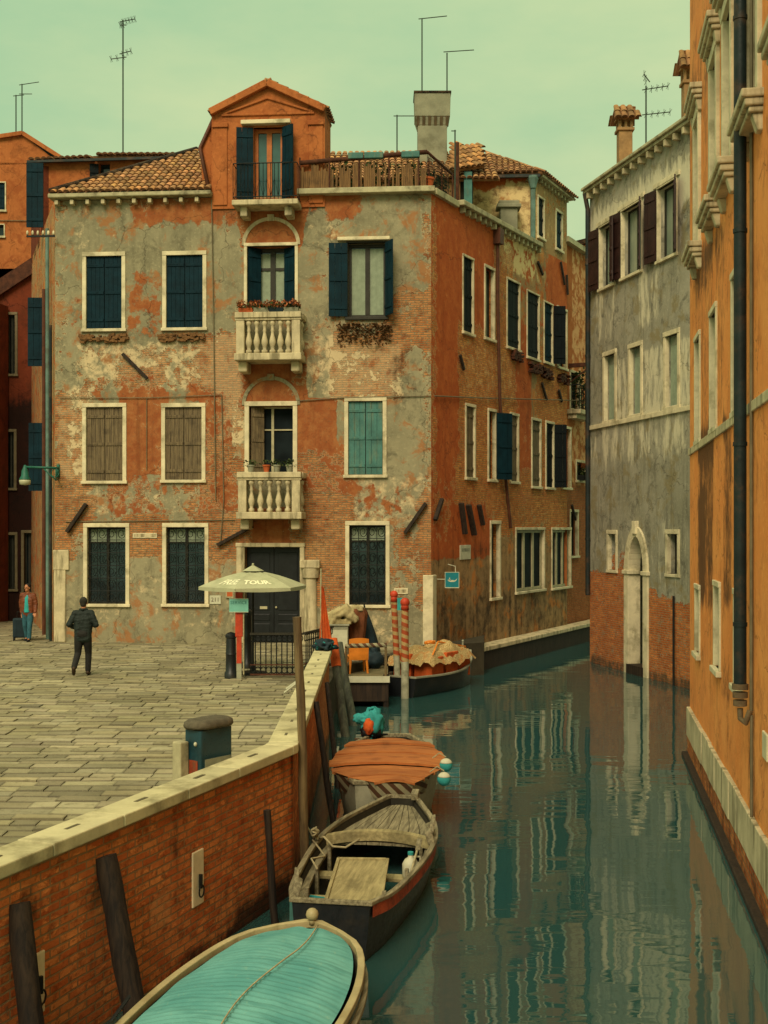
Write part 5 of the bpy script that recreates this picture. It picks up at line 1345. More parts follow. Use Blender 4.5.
def rail_strip(parent, L, beam, sheer, w_in, w_out, h, mat, name='gunwale', N=40, s0=0, s1=1, ends=True, lift=0.0):
    mb = MB()
    loop = [(-1, s0 + (s1 - s0) * i / N) for i in range(N + 1)] + [(1, s1 - (s1 - s0) * i / N) for i in range(N + 1)]
    def P(sg, s, off, z): return Vector((sg * max(.01, beam(s) + off), s * L + (off * .8 if s > .985 else (-off * .8 if s < .015 else 0)), sheer(s) + z + lift))
    rows = [[P(sg, s, -w_in, 0), P(sg, s, w_out, 0), P(sg, s, w_out, h), P(sg, s, -w_in, h), P(sg, s, -w_in, 0)] for sg, s in loop]
    if ends: rows.append(rows[0]); mb.grid(rows)
    else:
        mb.grid(rows[:N + 1]); mb.grid(rows[N + 1:])
    return obj(name, mb, mat, parent, world=False, bevel=.008)
def lerp_tab(tab):
    def f(s):
        for i, ((a, x), (b, y)) in enumerate(zip(tab, tab[1:])):
            if s <= b:
                t = (s - a) / (b - a); h = b - a
                p = tab[i - 1] if i else (a - h, x - (y - x)); q = tab[i + 2] if i + 2 < len(tab) else (b + h, y + (y - x))
                m0 = (y - p[1]) / (b - p[0]) * h; m1 = (q[1] - x) / (q[0] - a) * h
                return x * (2 * t ** 3 - 3 * t * t + 1) + m0 * (t ** 3 - 2 * t * t + t) + y * (3 * t * t - 2 * t ** 3) + m1 * (t ** 3 - t * t)
        return tab[-1][1]
    return f

# --- 1: boat under the teal tarpaulin (nearest)
b1 = thing('covered_boat', 'boat covered with a ribbed turquoise tarpaulin and cream rail at the bottom edge', 'boat', (-2.30, 5.15, WATER), R(-15.5))
L1 = 6.15; bm = lerp_tab([(0, .7), (.3, .8), (.6, .82), (.78, .8), (.9, .65), (.96, .43), (1, .06)]); shr = lerp_tab([(0, .55), (.5, .52), (.8, .6), (1, .72)])
hull(b1, L1, bm, shr, M['hull_white'], M['hull_in'])
rail_strip(b1, L1, bm, shr, .035, .03, .06, M['cream_rail'], ends=True)
rail_strip(b1, L1, lambda s: bm(s) + .03, shr, .02, .03, .05, M['boatwood'], name='rubbing_strake', lift=-.12, ends=False)
mb = MB(); rows = []; NY = 330; NX = 26
for i in range(NY + 1):
    s = .02 + (.975 - .02) * i / NY; row = []
    y = s * L1
    rib = .5 + .5 * math.cos(y * 2 * PI / .075); k_ = .55 + .45 * math.sin(y * 2.1 + 1)
    for j in range(NX + 1):
        t = -1 + 2 * j / NX; x = t * (bm(s) - .075)
        z = shr(s) + .03 + .13 * (1 - t * t) * min(1, (1 - s) * 5 + .15) + (rib - .5) * .014 * (1 - t ** 8) * (1 if s < .8 else max(.15, 1 - (s - .8) * 7)) + .012 * mnoise.noise(Vector((x * 2, y * 2, 0))) + .008 * mnoise.noise(Vector((x * 6, y * 4, 3)))
        z -= .02 * math.exp(-((t - .1) / .25) ** 2) * (s > .8)
        row.append(Vector((x, y, z)))
    rows.append(row)
mb.grid(rows)
g_ = G('turquoise_tarpaulin'); P_ = objc(g_); n1 = g_.noise(P_, 1.6, 6, .6); n2 = g_.noise(P_, 14, 5, .65); n3 = g_.noise(g_.scale(P_, (1, 8, 1)), 2, 5)
c_ = g_.mix(lin('#4c8a86'), lin('#639f98'), g_.step(n1, .35, .65)); c_ = g_.mix(c_, lin('#38706c'), g_.step(n3, .5, .7, 0, .5)); c_ = g_.mix(c_, lin('#8fa98a'), g_.step(n2, .6, .75, 0, .35))
M['tarp'] = g_.bsdf(c_, .75, g_.math('ADD', n1, n2), .25, .012, spec=.25)
tp = obj('tarpaulin', mb, M['tarp'], b1, world=False, smooth=True)
def tz(x, y):
    s = y / L1; t = x / (bm(s) - .075); return shr(s) + .045 + .13 * (1 - t * t) * min(1, (1 - s) * 5 + .15)
mb = MB(); path = []
for i in range(30):
    y = 6.0 - i * .12; x = .1 - .002 * i + .05 * math.sin(i * .35)
    if abs(x) < bm(y / L1) - .1: path.append((x, y, tz(x, y) + .012))
mb.tube(path, .007, 6); obj('lashing_rope', mb, M['rope'], tp, world=False, smooth=True)
mb = MB(); mb.sphere((0, L1 - .02, shr(1) + .12), .06, 12); mb.lathe([(.03, .03), (.03, .09)], 8, (0, L1 - .02, shr(1))); obj('bow_knob', mb, M['cream_rail'], b1, world=False, smooth=True)
mb = MB()
for i in range(9): a = i * .05; mb.tube([(-.86 - .01 * i, 3.9 + a, shr(.62) + .1), (-.84 - .01 * i, 3.93 + a, shr(.62) + .13), (-.86 - .01 * i, 3.96 + a, shr(.62) + .1)], .012, 5)
obj('mooring_chain', mb, M['iron'], b1, world=False)

# --- 2: old grey wooden boat
b2 = thing('wooden_boat', 'old open boat of grey weathered wood with black hull and red strake', 'boat', (-.54, 12.2, WATER), R(-9.5))
L2 = 4.85; bm2 = lerp_tab([(0, .40), (.1, .53), (.25, .63), (.45, .71), (.6, .71), (.75, .6), (.88, .4), (1, .19)]); sh2 = lerp_tab([(0, .58), (.12, .53), (.45, .5), (.75, .53), (1, .58)])
hull(b2, L2, bm2, sh2, M['hull_black'], M['hull_in'], keel=-.2)
rail_strip(b2, L2, bm2, sh2, .035, .03, .045, M['boatwood'], ends=True)
mb = MB()
for sg in (1,):
    rows = []
    for i in range(25):
        s = .01 + .62 * i / 24; b_ = bm2(s) + .012
        rows.append([Vector((sg * b_, s * L2, sh2(s) - .005)), Vector((sg * (b_ - .004), s * L2, sh2(s) - .13))])
    mb.grid(rows)
obj('painted_strake', mb, M['strake'], b2, world=False)
# fore deck: planks fanning to the bow
mb = MB(); ya, yb = .60 * L2, .975 * L2; npk = 8
for k in range(npk):
    a, b_ = -1 + 2 * k / npk, -1 + 2 * (k + 1) / npk
    for i in range(8):
        y0 = ya + (yb - ya) * i / 8; y1 = ya + (yb - ya) * (i + 1) / 8; q = []
        for z in (-.115, -.085):
            for (t, y) in ((a, y0), (b_, y0), (b_, y1), (a, y1)):
                s = y / L2; x = t * (bm2(s) - .055); q.append((x + (.004 if t == a else -.004), y, sh2(s) + z + .02 * (1 - t * t)))
        mb.hexa(q)
obj('fore_deck', mb, M['boatwood'], b2, world=False)
mb = MB()   # curved deck beam
for k in range(16):
    t0, t1 = -1 + 2 * k / 16, -1 + 2 * (k + 1) / 16; b_ = bm2(.6) - .04; q = []
    for z0 in (-.1, .02):
        for (t, y) in ((t0, ya - .1), (t1, ya - .1), (t1, ya + .03), (t0, ya + .03)): q.append((t * b_, y + .1 * (1 - t * t), sh2(.6) + z0 + .06 * (1 - t * t)))
    mb.hexa(q)
obj('deck_beam', mb, M['boatwood_x'], b2, world=False)
mb = MB(); mb.box(-.55, .55, .2, 3.1, -.08, -.04); obj('bottom_boards', mb, M['boatwood'], b2, world=False)
for y_ in (1.25, 2.2):
    mb = MB(); b_ = bm2(y_ / L2) - .05; mb.box(-b_, b_, y_ - .1, y_ + .1, .2, .245); obj('thwart', mb, M['boatwood_x'], b2, world=False, bevel=.008)
mb = MB()   # engine box cover
mb.obox((.02, 1.35, .42), (1, .12, 0), (-.12, 1, 0), (0, 0, 1), .29, .8, .02); mb.obox((.02, 1.35, .2), (1, .12, 0), (-.12, 1, 0), (0, 0, 1), .26, .75, .2)
for sx in (-.28, .3): mb.obox((.02 + sx, 1.35 + sx * .12, .45), (1, .12, 0), (-.12, 1, 0), (0, 0, 1), .02, .8, .015)
mb.obox((-.08, 2.14, .45), (1, .12, 0), (-.12, 1, 0), (0, 0, 1), .29, .02, .015)
obj('engine_cover', mb, M['boatwood_x'], b2, world=False, bevel=.006)
for sg in (-1, 1):   # side decks
    mb = MB(); rows = []
    for i in range(16):
        s = .1 + .5 * i / 15; b_ = bm2(s)
        rows.append([Vector((sg * (b_ - .05), s * L2, sh2(s) - .09)), Vector((sg * (b_ - .13), s * L2, sh2(s) - .11)), Vector((sg * (b_ - .13), s * L2, sh2(s) - .15))])
    mb.grid(rows); obj('side_deck', mb, M['boatwood'], b2, world=False)
mb = MB()
for y_ in (.75, 1.7, 2.6):
    for sg in (-1, 1): b_ = bm2(y_ / L2); mb.box(min(sg * (b_ - .13), sg * (b_ - .17)), max(sg * (b_ - .13), sg * (b_ - .17)), y_ - .03, y_ + .03, .05, sh2(y_ / L2) - .02)
objs('rib', mb, M['boatwood'], b2, world=False)
for (sg, y_) in ((-1, .28), (1, 3.0), (1, 2.72)):
    b_ = bm2(y_ / L2); s = y_ / L2; mb = MB(); mb.obox((sg * (b_ - .06), y_, sh2(s) + .1), (sg, .2, .4), (-.2, 1, 0), (-.3 * sg, 0, 1), .045, .09, .08); mb.obox((sg * (b_ - .04), y_ + .06, sh2(s) + .2), (sg, .2, .4), (-.2, 1, 0), (0, .4, 1), .03, .035, .07); obj('oar_crutch', mb, M['boatwood'], b2, world=False, bevel=.012)
mb = MB(); mb.obox((.2, L2 - .12, sh2(1) + .08), (1, 0, 0), (0, 1, .2), (0, -.2, 1), .05, .09, .05); obj('bow_block', mb, M['boatwood'], b2, world=False, bevel=.01)
mb = MB(); mb.tube([(-.7, 2.55, sh2(.5) + .06), (-.62, 2.5, sh2(.5) + .1), (-.5, 2.45, .5), (-.35, 2.5, .48), (-.2, 2.62, .56)], .014, 6); mb.tube([(-.74, 2.4, .58), (-.62, 2.25, .52), (-.5, 2.0, .5), (-.62, 1.8, .52), (-.5, 1.6, .46)], .012, 6); mb.tube([(-.74, 2.45, .6), (-.95, 2.75, .75), (-1.1, 3.1, .9)], .012, 6)
for i in range(8): mb.tube([(-.72 + .03 * math.cos(a * .7 + i), 2.45 + .09 * math.sin(a * .7), .58 + .012 * i + .01 * a) for a in range(9)], .012, 5)
obj('mooring_rope', mb, M['rope'], b2, world=False, smooth=True)
M2 = Matrix.Translation(Vector(b2.location)) @ Matrix.Rotation(R(-9.5), 4, 'Z')
def inb(x, y, z): return M2 @ Vector((x, y, z))
jug = thing('plastic_jug', 'white plastic jug standing inside the grey wooden boat', 'jug', tuple(inb(.5, 2.2, .245)), .4)
mb = MB(); mb.lathe([(.09, 0), (.1, .02), (.1, .16), (.07, .21), (.03, .24), (.03, .27)], 14); obj('bottle_body', mb, M['white'], jug, world=False, smooth=True)
mb = MB(); mb.lathe([(.035, .265), (.035, .3), (.0005, .3)], 10); obj('cap', mb, M['teal_cloth'], jug, world=False); mb = MB(); mb.tube([(.08, 0, .14), (.13, 0, .17), (.12, 0, .23), (.03, 0, .24)], .012, 6); obj('handle', mb, M['white'], jug, world=False, smooth=True)
cr = thing('slatted_crate', 'small teal slatted crate on the left side inside the grey wooden boat', 'crate', tuple(inb(-.36, .95, -.04)), R(-25))
mb = MB()
for z in (.05, .16, .27):
    for a in (-1, 1): mb.box(-.22, .22, a * .15 - .008, a * .15 + .008, z, z + .07)
    for a in (-1, 1): mb.box(a * .22 - .008, a * .22 + .008, -.15, .15, z, z + .07)
objs('slat', mb, M['teal_cloth'], cr, world=False)
mb = MB()
for a in (-1, 1):
    for c in (-1, 1): mb.box(a * .22 - .025, a * .22 + .025, c * .15 - .025, c * .15 + .025, 0, .36)
mb.box(-.22, .22, -.15, .15, .01, .03); obj('crate_frame', mb, M['teal_light'], cr, world=False)
oar = thing('broken_oar', 'thin pale stick lying across the right side of the grey wooden boat', 'oar', tuple(inb(.55, 2.0, .5)), R(-9.5))
mb = MB(); mb.tube([(-.02, -.25, -.22), (.02, .25, .05)], .014, 6); obj('shaft', mb, M['rope'], oar, world=False); mb = MB(); mb.obox((.03, .33, .1), (1, 0, 0), (0, 1, .5), (0, -.5, 1), .03, .1, .008); obj('blade', mb, M['boatwood'], oar, world=False)

# --- 3: boat with the orange brown board deck
b3 = thing('decked_boat', 'grey white boat covered by an orange brown board deck with striped edge', 'boat', (.0, 17.2, WATER), R(-2))
L3 = 3.5; bm3 = lerp_tab([(0, .42), (.15, .62), (.4, .78), (.65, .76), (.85, .55), (1, .3)]); sh3 = lerp_tab([(0, .72), (.5, .7), (1, .8)])
hull(b3, L3, bm3, sh3, M['hull_white'], M['hull_in'], keel=-.3)
rail_strip(b3, L3, bm3, sh3, .04, .03, .06, M['boatwood'])
M['striped'] = None
g_ = G('striped_canvas'); P_ = objc(g_); sx = g_.n('ShaderNodeSeparateXYZ', {0: P_}); v_ = g_.math('ADD', sx.outputs[0], g_.math('MULTIPLY', sx.outputs[2], 1.0)); wv2 = g_.math('FRACT', g_.math('MULTIPLY', v_, 5.5)); nz = g_.noise(P_, 6, 5)
c_ = g_.mix(lin('#8f8a6c'), lin('#4d3420'), g_.step(wv2, .47, .53)); c_ = g_.mix(c_, lin('#2a241a'), g_.step(nz, .5, .7, 0, .6)); M['striped'] = g_.bsdf(c_, .8, nz, .2)
outl = [(-.86, 1.3), (-.72, .75), (-.52, .5), (-.1, .2), (.2, .16), (.42, .2), (.66, .7), (.88, 1.3), (.9, 1.75), (.84, 2.4), (.66, 3.1), (.3, 3.5), (-.2, 3.52), (-.6, 3.3), (-.84, 2.2)]
outl = [(x, y - .32) for x, y in outl]
mb = MB(); rows = []
for p, z in ((.0, .77), (.1, .52)): rows.append([Vector((x * (1 - p), y + p * .7, z)) for x, y in outl[1:7]])
mb.grid(rows); obj('striped_valance', mb, M['striped'], b3, world=False)
M['deckboard'] = m_wood('orange_brown_boards', '#8f5027', '#b07038', grain=(1.2, 22, 22), bump=.5, usecol=True)
mb = MB()
def span(y):
    xs = []
    for (a, b_) in zip(outl, outl[1:] + outl[:1]):
        if (a[1] <= y < b_[1]) or (b_[1] <= y < a[1]): t = (y - a[1]) / (b_[1] - a[1]); xs.append(a[0] + (b_[0] - a[0]) * t)
    return min(xs), max(xs)
y = .06; rnd = random.Random(9); k = 0
y = -.14
while y < 3.16:
    d = rnd.uniform(.24, .38); y1 = min(y + d, 3.18); s = rnd.uniform(.85, 1.12); zz = .78 + rnd.uniform(-.006, .02) + .05 * (k % 5 == 3)
    m = 14; rows = []
    for j in range(m + 1):
        t = j / m; pr = []
        for q, yy in enumerate((y + .004, y1 - .004)):
            a, b_ = span(min(max(yy, -.12), 3.17)); a -= .04 * rnd.random(); b_ += .04 * rnd.random()
            x = a + (b_ - a) * t; pr.append(Vector((x, yy + .012 * mnoise.noise(Vector((x * 4, yy * 9, k))), zz + .05 * (1 - (2 * t - 1) ** 2) + .008 * mnoise.noise(Vector((x * 5, yy * 3, 1))))))
        rows.append([pr[0] - Vector((0, 0, .035)), pr[0], pr[1], pr[1] - Vector((0, 0, .035))])
    f0 = len(mb.f); mb.grid(rows); mb.f.append(tuple(range(f0 and 0, 0)) or ()) if False else None
    for q in range(f0, len(mb.f)): mb.c[q] = (s, s, s)
    y = y1; k += 1
obj('board_deck', mb, M['deckboard'], b3, world=False)
M3 = Matrix.Translation(Vector(b3.location)) @ Matrix.Rotation(R(-2), 4, 'Z')
for k, (px, py, z) in enumerate(((446, 765, 18.0), (444, 779, 17.4))):
    c = at(px, py, z); f = thing('boat_fender', ('far one of two round teal and white fenders beside the orange brown decked boat', 'near one of two round teal and white fenders beside the orange brown decked boat')[k], 'fender', tuple(c - Vector((0, 0, .12))), 0, 'fenders of the decked boat')
    mb = MB(); mb.sphere((0, 0, .12), .1, 16); fo = obj('ball', mb, M['teal_cloth'], f, world=False, smooth=True)
    mb = MB(); rr = [(.101 * math.cos(a), .12 + .101 * math.sin(a)) for a in [R(x) for x in range(20, 91, 10)]]; mb.lathe([(max(r_, .001), z_) for r_, z_ in rr], 16); obj('white_cap', mb, M['white'], f, world=False, smooth=True)
    mb = MB(); mb.tube([(0, 0, .24), (-.1, 0, .3), (-.2, .02, .22)], .01, 5); obj('lanyard', mb, M['rope'], f, world=False)
# outboard engine wrapped in cloth
oc = at(371, 741, 20.6); ob = thing('outboard_motor', 'outboard motor wrapped in turquoise and orange cloth behind the orange brown deck', 'outboard motor', (oc.x, oc.y, oc.z), R(10))
mb = MB(); mb.box(-.09, .09, -.06, .06, -.5, .12); mb.box(-.2, .2, -.05, .05, -.02, .05); mb.tube([(.15, 0, .1), (.25, -.2, .14)], .02, 6); obj('shaft', mb, M['iron'], ob, world=False, bevel=.01)
mb = MB(); mb.sphere((0, 0, .2), .17, 12, 1.15, .8, .8); mb.box(-.16, .16, -.1, .1, .08, .2); obj('cowling', mb, M['hull_black'], ob, world=False, smooth=True)
def crumple(c, rx, ry, rz, seed, amp=.25, n=28):
    mb = MB(); m = n // 2; rr = []
    for i in range(m + 1):
        a = -PI / 2 + PI * i / m; row = []
        for k in range(n):
            d = Vector((math.cos(a) * math.cos(2 * PI * k / n), math.cos(a) * math.sin(2 * PI * k / n), math.sin(a)))
            f = 1 + amp * (mnoise.noise(d * 2.2 + Vector((seed, 0, 0))) + .5 * abs(mnoise.noise(d * 5 + Vector((0, seed, 0)))) * 1.5)
            row.append(Vector(c) + Vector((d.x * rx, d.y * ry, d.z * rz)) * f)
        rr.append(row + row[:1])
    mb.grid(rr); return mb
obj('wrap', crumple((.03, 0, .3), .17, .14, .23, 3, .55), M['teal_cloth'], ob, world=False, smooth=True)
obj('wrap_flap', crumple((-.05, -.1, .27), .09, .08, .14, 8), M['orange_cloth'], ob, world=False, smooth=True)
obj('wrap_flap', crumple((-.17, 0, .38), .13, .08, .08, 5, .5), M['teal_cloth'], ob, world=False, smooth=True)

# --- 4: dark work boat with cargo under a net
b4 = thing('cargo_boat', 'dark work boat with cargo under a net moored by the corner of the old house', 'boat', (.35, 31.3, WATER), R(-32))
L4 = 3.9; bm4 = lerp_tab([(0, .55), (.3, .72), (.6, .7), (.85, .42), (1, .08)]); sh4 = lerp_tab([(0, .5), (.5, .48), (.8, .6), (1, .85)])
hull(b4, L4, bm4, sh4, M['hull_black'], M['hull_in']); rail_strip(b4, L4, bm4, sh4, .06, .03, .05, M['hull_white'])
mb = MB(); mb.tube([(0, L4 - .35, .7), (0, L4 - .3, 1.15)], .03, 6); mb.sphere((0, L4 - .3, 1.17), .04, 8); obj('bow_post', mb, M['hull_white'], b4, world=False)
M4 = Matrix.Translation(Vector(b4.location)) @ Matrix.Rotation(R(-32), 4, 'Z')
cg = thing('net_cargo', 'pile of orange boxes under a straw coloured net on the dark work boat', 'cargo', tuple(M4 @ Vector((0, 1.8, .3))), R(-32))
g_ = G('straw_net'); P_ = objc(g_); v1 = g_.n('ShaderNodeTexVoronoi', {'Vector': P_, 'Scale': 26.0}, feature='DISTANCE_TO_EDGE').outputs['Distance']; nz = g_.noise(P_, 5, 5)
c_ = g_.mix(lin('#c7b07a'), lin('#8a7346'), g_.step(v1, .03, .12)); c_ = g_.mix(c_, lin('#a8682f'), g_.step(nz, .5, .68, 0, .6)); M['net'] = g_.bsdf(c_, .95, v1, .6, .02)
mb = MB()
for (x, y_, s) in ((-.3, -.75, 1), (.32, -.7, .9), (-.3, .05, .8), (.33, .1, 1), (-.25, .8, .9), (.3, .85, .85)): mb.box(x - .27, x + .27, y_ - .33, y_ + .33, 0, .74 * s)
obj('boxes', mb, M['orange_cloth'], cg, world=False, bevel=.02)
mb = MB(); rows = []
for i in range(31):
    row = []
    for j in range(25):
        t, s = -1 + 2 * i / 30, -1 + 2 * j / 24
        h = .84 + .22 * mnoise.noise(Vector((t * 2, s * 2, 4))) + .07 * mnoise.noise(Vector((t * 7, s * 7, 1)))
        e = max(abs(t), abs(s)); h -= max(0, e - .7) * 1.2; row.append(Vector((s * .72, t * 1.25, h)))
    rows.append(row)
mb.grid(rows); obj('net', mb, M['net'], cg, world=False, smooth=True)
mb = MB(); mb.tube([(.12 * math.cos(a * .6), -.1 + .18 * math.sin(a * .6), .98 + .02 * math.sin(a)) for a in range(22)], .03, 6); mb.tube([(.6, -1, .75), (.2, 0, 1.0), (.5, 1.0, .8), (.1, 2.0, .35)], .025, 6); obj('rope_coil', mb, M['orange_pl'], cg, world=False, smooth=True)

# ================================================================= MOORING POSTS
def post(path, r, mat, label, group='wooden mooring posts and poles', name='mooring_post', parts=None, n=10, cat='mooring post'):
    base = Vector(path[0]); t = thing(name, label, cat, tuple(base), 0, group)
    P_ = [Vector(p) - base for p in path]; mb = MB(); pts = []; rs = []
    for (a, b_) in zip(P_, P_[1:]):
        for i in range(8): q = a.lerp(b_, i / 8); pts.append(q + Vector((.012 * mnoise.noise(q * 2 + base), .012 * mnoise.noise(q * 2 + base + Vector((5, 5, 5))), 0)))
    pts.append(P_[-1])
    for i in range(len(pts)): rs.append(r * (1 + .12 * mnoise.noise(pts[i] * 3 + base) - .12 * i / len(pts)))
    mb.tube(pts, rs, n); obj('shaft', mb, mat, t, world=False, autos=R(60))
    return t, pts, rs
M['post_brown'] = m_wood('mooring_post_wood', '#4a3a26', '#7c6a47', grain=(16, 16, 1.2), bump=.5)
M['post_dark'] = m_wood('dark_wet_post', '#120e0b', '#33281c', grain=(22, 22, 1.5), bump=1.0)
M['post_green'] = m_wood('green_grey_pole', '#3c4038', '#5d6150', grain=(16, 16, 1.4), bump=.4)
def foot(px, Yb): return Vector(((px - 384) / FPX * Yb, Yb, WATER - .4))
post([foot(306, 14.66), at(302, 735, 14.64), at(297, 617, 14.6)], .06, M['post_brown'], 'tall pale wooden mooring post standing at the bend of the parapet')
post([foot(149, 10.35), at(105, 856, 10.62)], .112, M['post_dark'], 'thick black tarred post leaning on the brick quay wall, behind the turquoise covered boat')
post([foot(46, 9.15), at(19, 903, 9.5)], .105, M['post_dark'], 'thick black tarred post in the bottom left corner against the brick quay wall')
post([foot(277, 13.3), at(267, 810, 13.3)], .045, M['post_dark'], 'short thin dark pole by the brick wall left of the grey wooden boat')
post([foot(338, 17.4), at(316, 702, 18.2)], .05, M['post_dark'], 'thin dark leaning pole nearest to the bend, on the canal side of the parapet')
post([foot(341, 20.0), at(327, 683, 21.5)], .05, M['post_dark'], 'thin dark leaning pole between the red topped pole and the bend of the parapet')
t, pts, rs = post([foot(348, 25.2), at(333, 640, 26.2)], .1, M['post_green'], 'leaning green grey pole with a red painted top at the end of the parapet')
mb = MB(); e = pts[-1]; d = (pts[-1] - pts[-2]).normalized(); mb.tube([e - d * .62, e + d * .02], [.108, .1], 12); obj('painted_top', mb, M['orange_cloth'], t, world=False)
post([foot(357, 26.6), at(339, 643, 27.6)], .095, M['post_green'], 'leaning green grey pole without painted top at the end of the parapet')
# striped gondola poles
g_ = G('barber_stripes'); P_ = objc(g_); sx = g_.n('ShaderNodeSeparateXYZ', {0: P_}); ang = g_.math('ARCTAN2', sx.outputs[1], sx.outputs[0]); ph_ = g_.math('FRACT', g_.math('ADD', g_.math('MULTIPLY', sx.outputs[2], 5.0), g_.math('DIVIDE', ang, 2 * PI))); nz = g_.noise(P_, 7, 5)
c_ = g_.mix(lin('#98431f'), lin('#a58a58'), g_.step(ph_, .5, .56)); c_ = g_.mix(c_, lin('#7d4a28'), g_.step(nz, .5, .68, 0, .6)); M['barber'] = g_.bsdf(c_, .7, nz, .2)
M['pole_white'] = m_plain('weathered_white_pole', '#9a9a80', .8, .25, 4, dirt='#55563f', dirt_amt=.7)
M['red_paint'] = m_plain('red_paint', '#b03c20', .55, .2, 5, dirt='#7a2a16', dirt_amt=.5)
for k, (pb, pt2, py, Yb, r_, lab) in enumerate(((399, 394, 601, 31.6, .085, 'red and cream striped gondola pole on the left of the pair by the jetty'), (405, 405, 609, 31.0, .1, 'striped gondola pole right of the pair, in front of the dark work boat'))):
    base = foot(pb, Yb); top = at(pt2, py, Yb); t = thing('gondola_pole', lab, 'mooring pole', tuple(base), 0, 'striped gondola poles')
    d = top - base; cut = base.lerp(top, .5) - base; mb = MB(); mb.tube([Vector((0, 0, 0)), cut], [r_ * 1.05, r_], 14); obj('shaft', mb, M['pole_white'], t, world=False, autos=R(60))
    mb = MB(); mb.tube([cut, d], [r_ * 1.02, r_ * .95], 14); obj('striped_top', mb, M['barber'], t, world=False, autos=R(60))
    mb = MB(); mb.tube([d - d.normalized() * .02, d + Vector((0, 0, .16))], [r_ * 1.1, r_ * .9], 14); mb.sphere(d + Vector((0, 0, .17)), r_ * 1.25, 14); obj('finial', mb, M['red_paint'], t, world=False, smooth=True)
c = at(400, 604, 31.1); sg_ = thing('pole_tag', 'small blue and white tag fixed to the right striped gondola pole', 'sign', tuple(c)); mb = MB(); mb.box(-.07, .07, -.02, .0, -.16, .16); obj('plate', mb, M['teal_cloth'], sg_, world=False); mb = MB(); mb.box(.02, .05, -.024, -.021, -.12, .12); obj('stripe', mb, M['white'], sg_, world=False)

# ================================================================= JETTY AND WHAT STANDS ON IT
JZ = -.25
jt = thing('wooden_jetty', 'small grey plank jetty in front of the old corner house', 'jetty', (-.5, 29.4, WATER))
mb = MB(); y = 29.4
while y < 34.0: mb.box(-1.12, .1, y, y + .19, JZ - .05, JZ); y += .2
obj('deck', mb, M['deckwood'], jt)
mb = MB(); mb.box(-1.15, .14, 29.34, 29.4, JZ - .13, JZ + .02); obj('edge_beam', mb, M['white'], jt)
mb = MB(); mb.box(-1.12, .1, 29.42, 29.5, JZ - .6, JZ - .132); mb.box(.06, .1, 29.5, 34, JZ - .6, JZ - .052); objs('skirt_board', mb, M['darkwood'], jt)
for x, y_ in ((-1.05, 29.5), (.05, 29.5), (.05, 31.8), (.05, 33.9)):
    mb = MB(); mb.tube([(x, y_, -1.5), (x, y_, JZ + .05)], .07, 8); obj('pile', mb, M['darkwood'], jt)
rl = thing('jetty_rail', 'brown and white wooden handrail across the front of the jetty', 'railing', (.0, 29.45, JZ))
mb = MB(); a, b_ = at(345, 646, 29.45), at(387, 645, 29.45); mb.tube([a, b_], .055, 8); obj('rail', mb, M['striped'], rl)
mb = MB(); mb.tube([(b_.x - .03, 29.45, JZ), b_ + Vector((-.03, 0, .02))], .035, 6); mb.tube([(a.x + .03, 29.45, JZ), a + Vector((.03, 0, .02))], .035, 6); objs('upright', mb, M['post_brown'], rl)
# orange plastic chair
chx = at(357, 668, 30.3); ch = thing('plastic_chair', 'bright orange plastic chair standing on the jetty', 'chair', (chx.x, 30.3, JZ), R(12))
mb = MB(); rows = []
for i in range(9):
    z = .34 + .56 * i / 8; rows.append([Vector((-.25 + .5 * j / 8 , -.22 - .06 * i / 8 - .05 * math.cos((j - 4) / 4 * 1.4), z - (.03 * ((j - 4) / 4) ** 2 if i == 8 else 0))) for j in range(9)])
mb.grid(rows); rows2 = [[p + Vector((0, .03, 0)) for p in r_] for r_ in rows]; mb.grid(rows2)
o_ = obj('backrest', mb, M['orange_pl'], ch, world=False, smooth=True)
mb = MB(); mb.box(-.24, .24, -.24, .22, .4, .44); obj('seat', mb, M['orange_pl'], ch, world=False, bevel=.02)
lf = None
for x, y_ in ((-.2, -.2), (.2, -.2), (-.2, .18), (.2, .18)):
    mb = MB(); mb.tube([(x, y_, .4), (x * 1.15, y_ * 1.2, 0)], [.035, .028], 8); obj('leg', mb, M['orange_pl'], ch, world=False)
for s in (-1, 1):
    mb = MB(); mb.tube([(s * .24, -.24, .66), (s * .27, .1, .64), (s * .26, .18, .4)], .025, 6); obj('armrest', mb, M['orange_pl'], ch, world=False)
# locker with tarpaulin, brown awning, blue bag
lk = at(340, 668, 31.4); lo = thing('storage_locker', 'pale storage locker at the end of the parapet beside the orange chair', 'locker', (lk.x, 31.4, JZ)); mb = MB(); mb.box(-.28, .22, -.2, .3, 0, 1.1); obj('cabinet', mb, M['hull_white'], lo, world=False, bevel=.02); mb = MB(); mb.box(-.31, .25, -.23, .33, 1.1, 1.15); obj('lid', mb, M['hull_white'], lo, world=False, bevel=.01); mb = MB(); mb.box(-.26, .2, -.216, -.203, .12, 1.0); mb.box(.12, .15, -.23, -.217, .5, .6); obj('cabinet_door', mb, M['white'], lo, world=False)
tb = thing('tarpaulin_heap', 'crumpled beige tarpaulin heaped on top of the pale storage locker', 'tarpaulin', (lk.x, 31.5, JZ + 1.15))
rnd = random.Random(13); mb = MB()
for k in range(11):
    y_ = rnd.uniform(-.25, .25); x0 = rnd.uniform(-.5, -.25); z0 = rnd.uniform(.0, .1); pk = rnd.uniform(.22, .36)
    limb_ = [Vector((x0, y_, z0 - .35 * (k % 3 == 0))), Vector((x0 + .2, y_ - .03, z0 + pk * .6)), Vector((x0 + .45, y_ + rnd.uniform(-.08, .08), z0 + pk)), Vector((x0 + .75, y_ + rnd.uniform(-.1, .1), rnd.uniform(.02, .12)))]
    mb.tube(limb_, [.05, .09, .1, .05], 8)
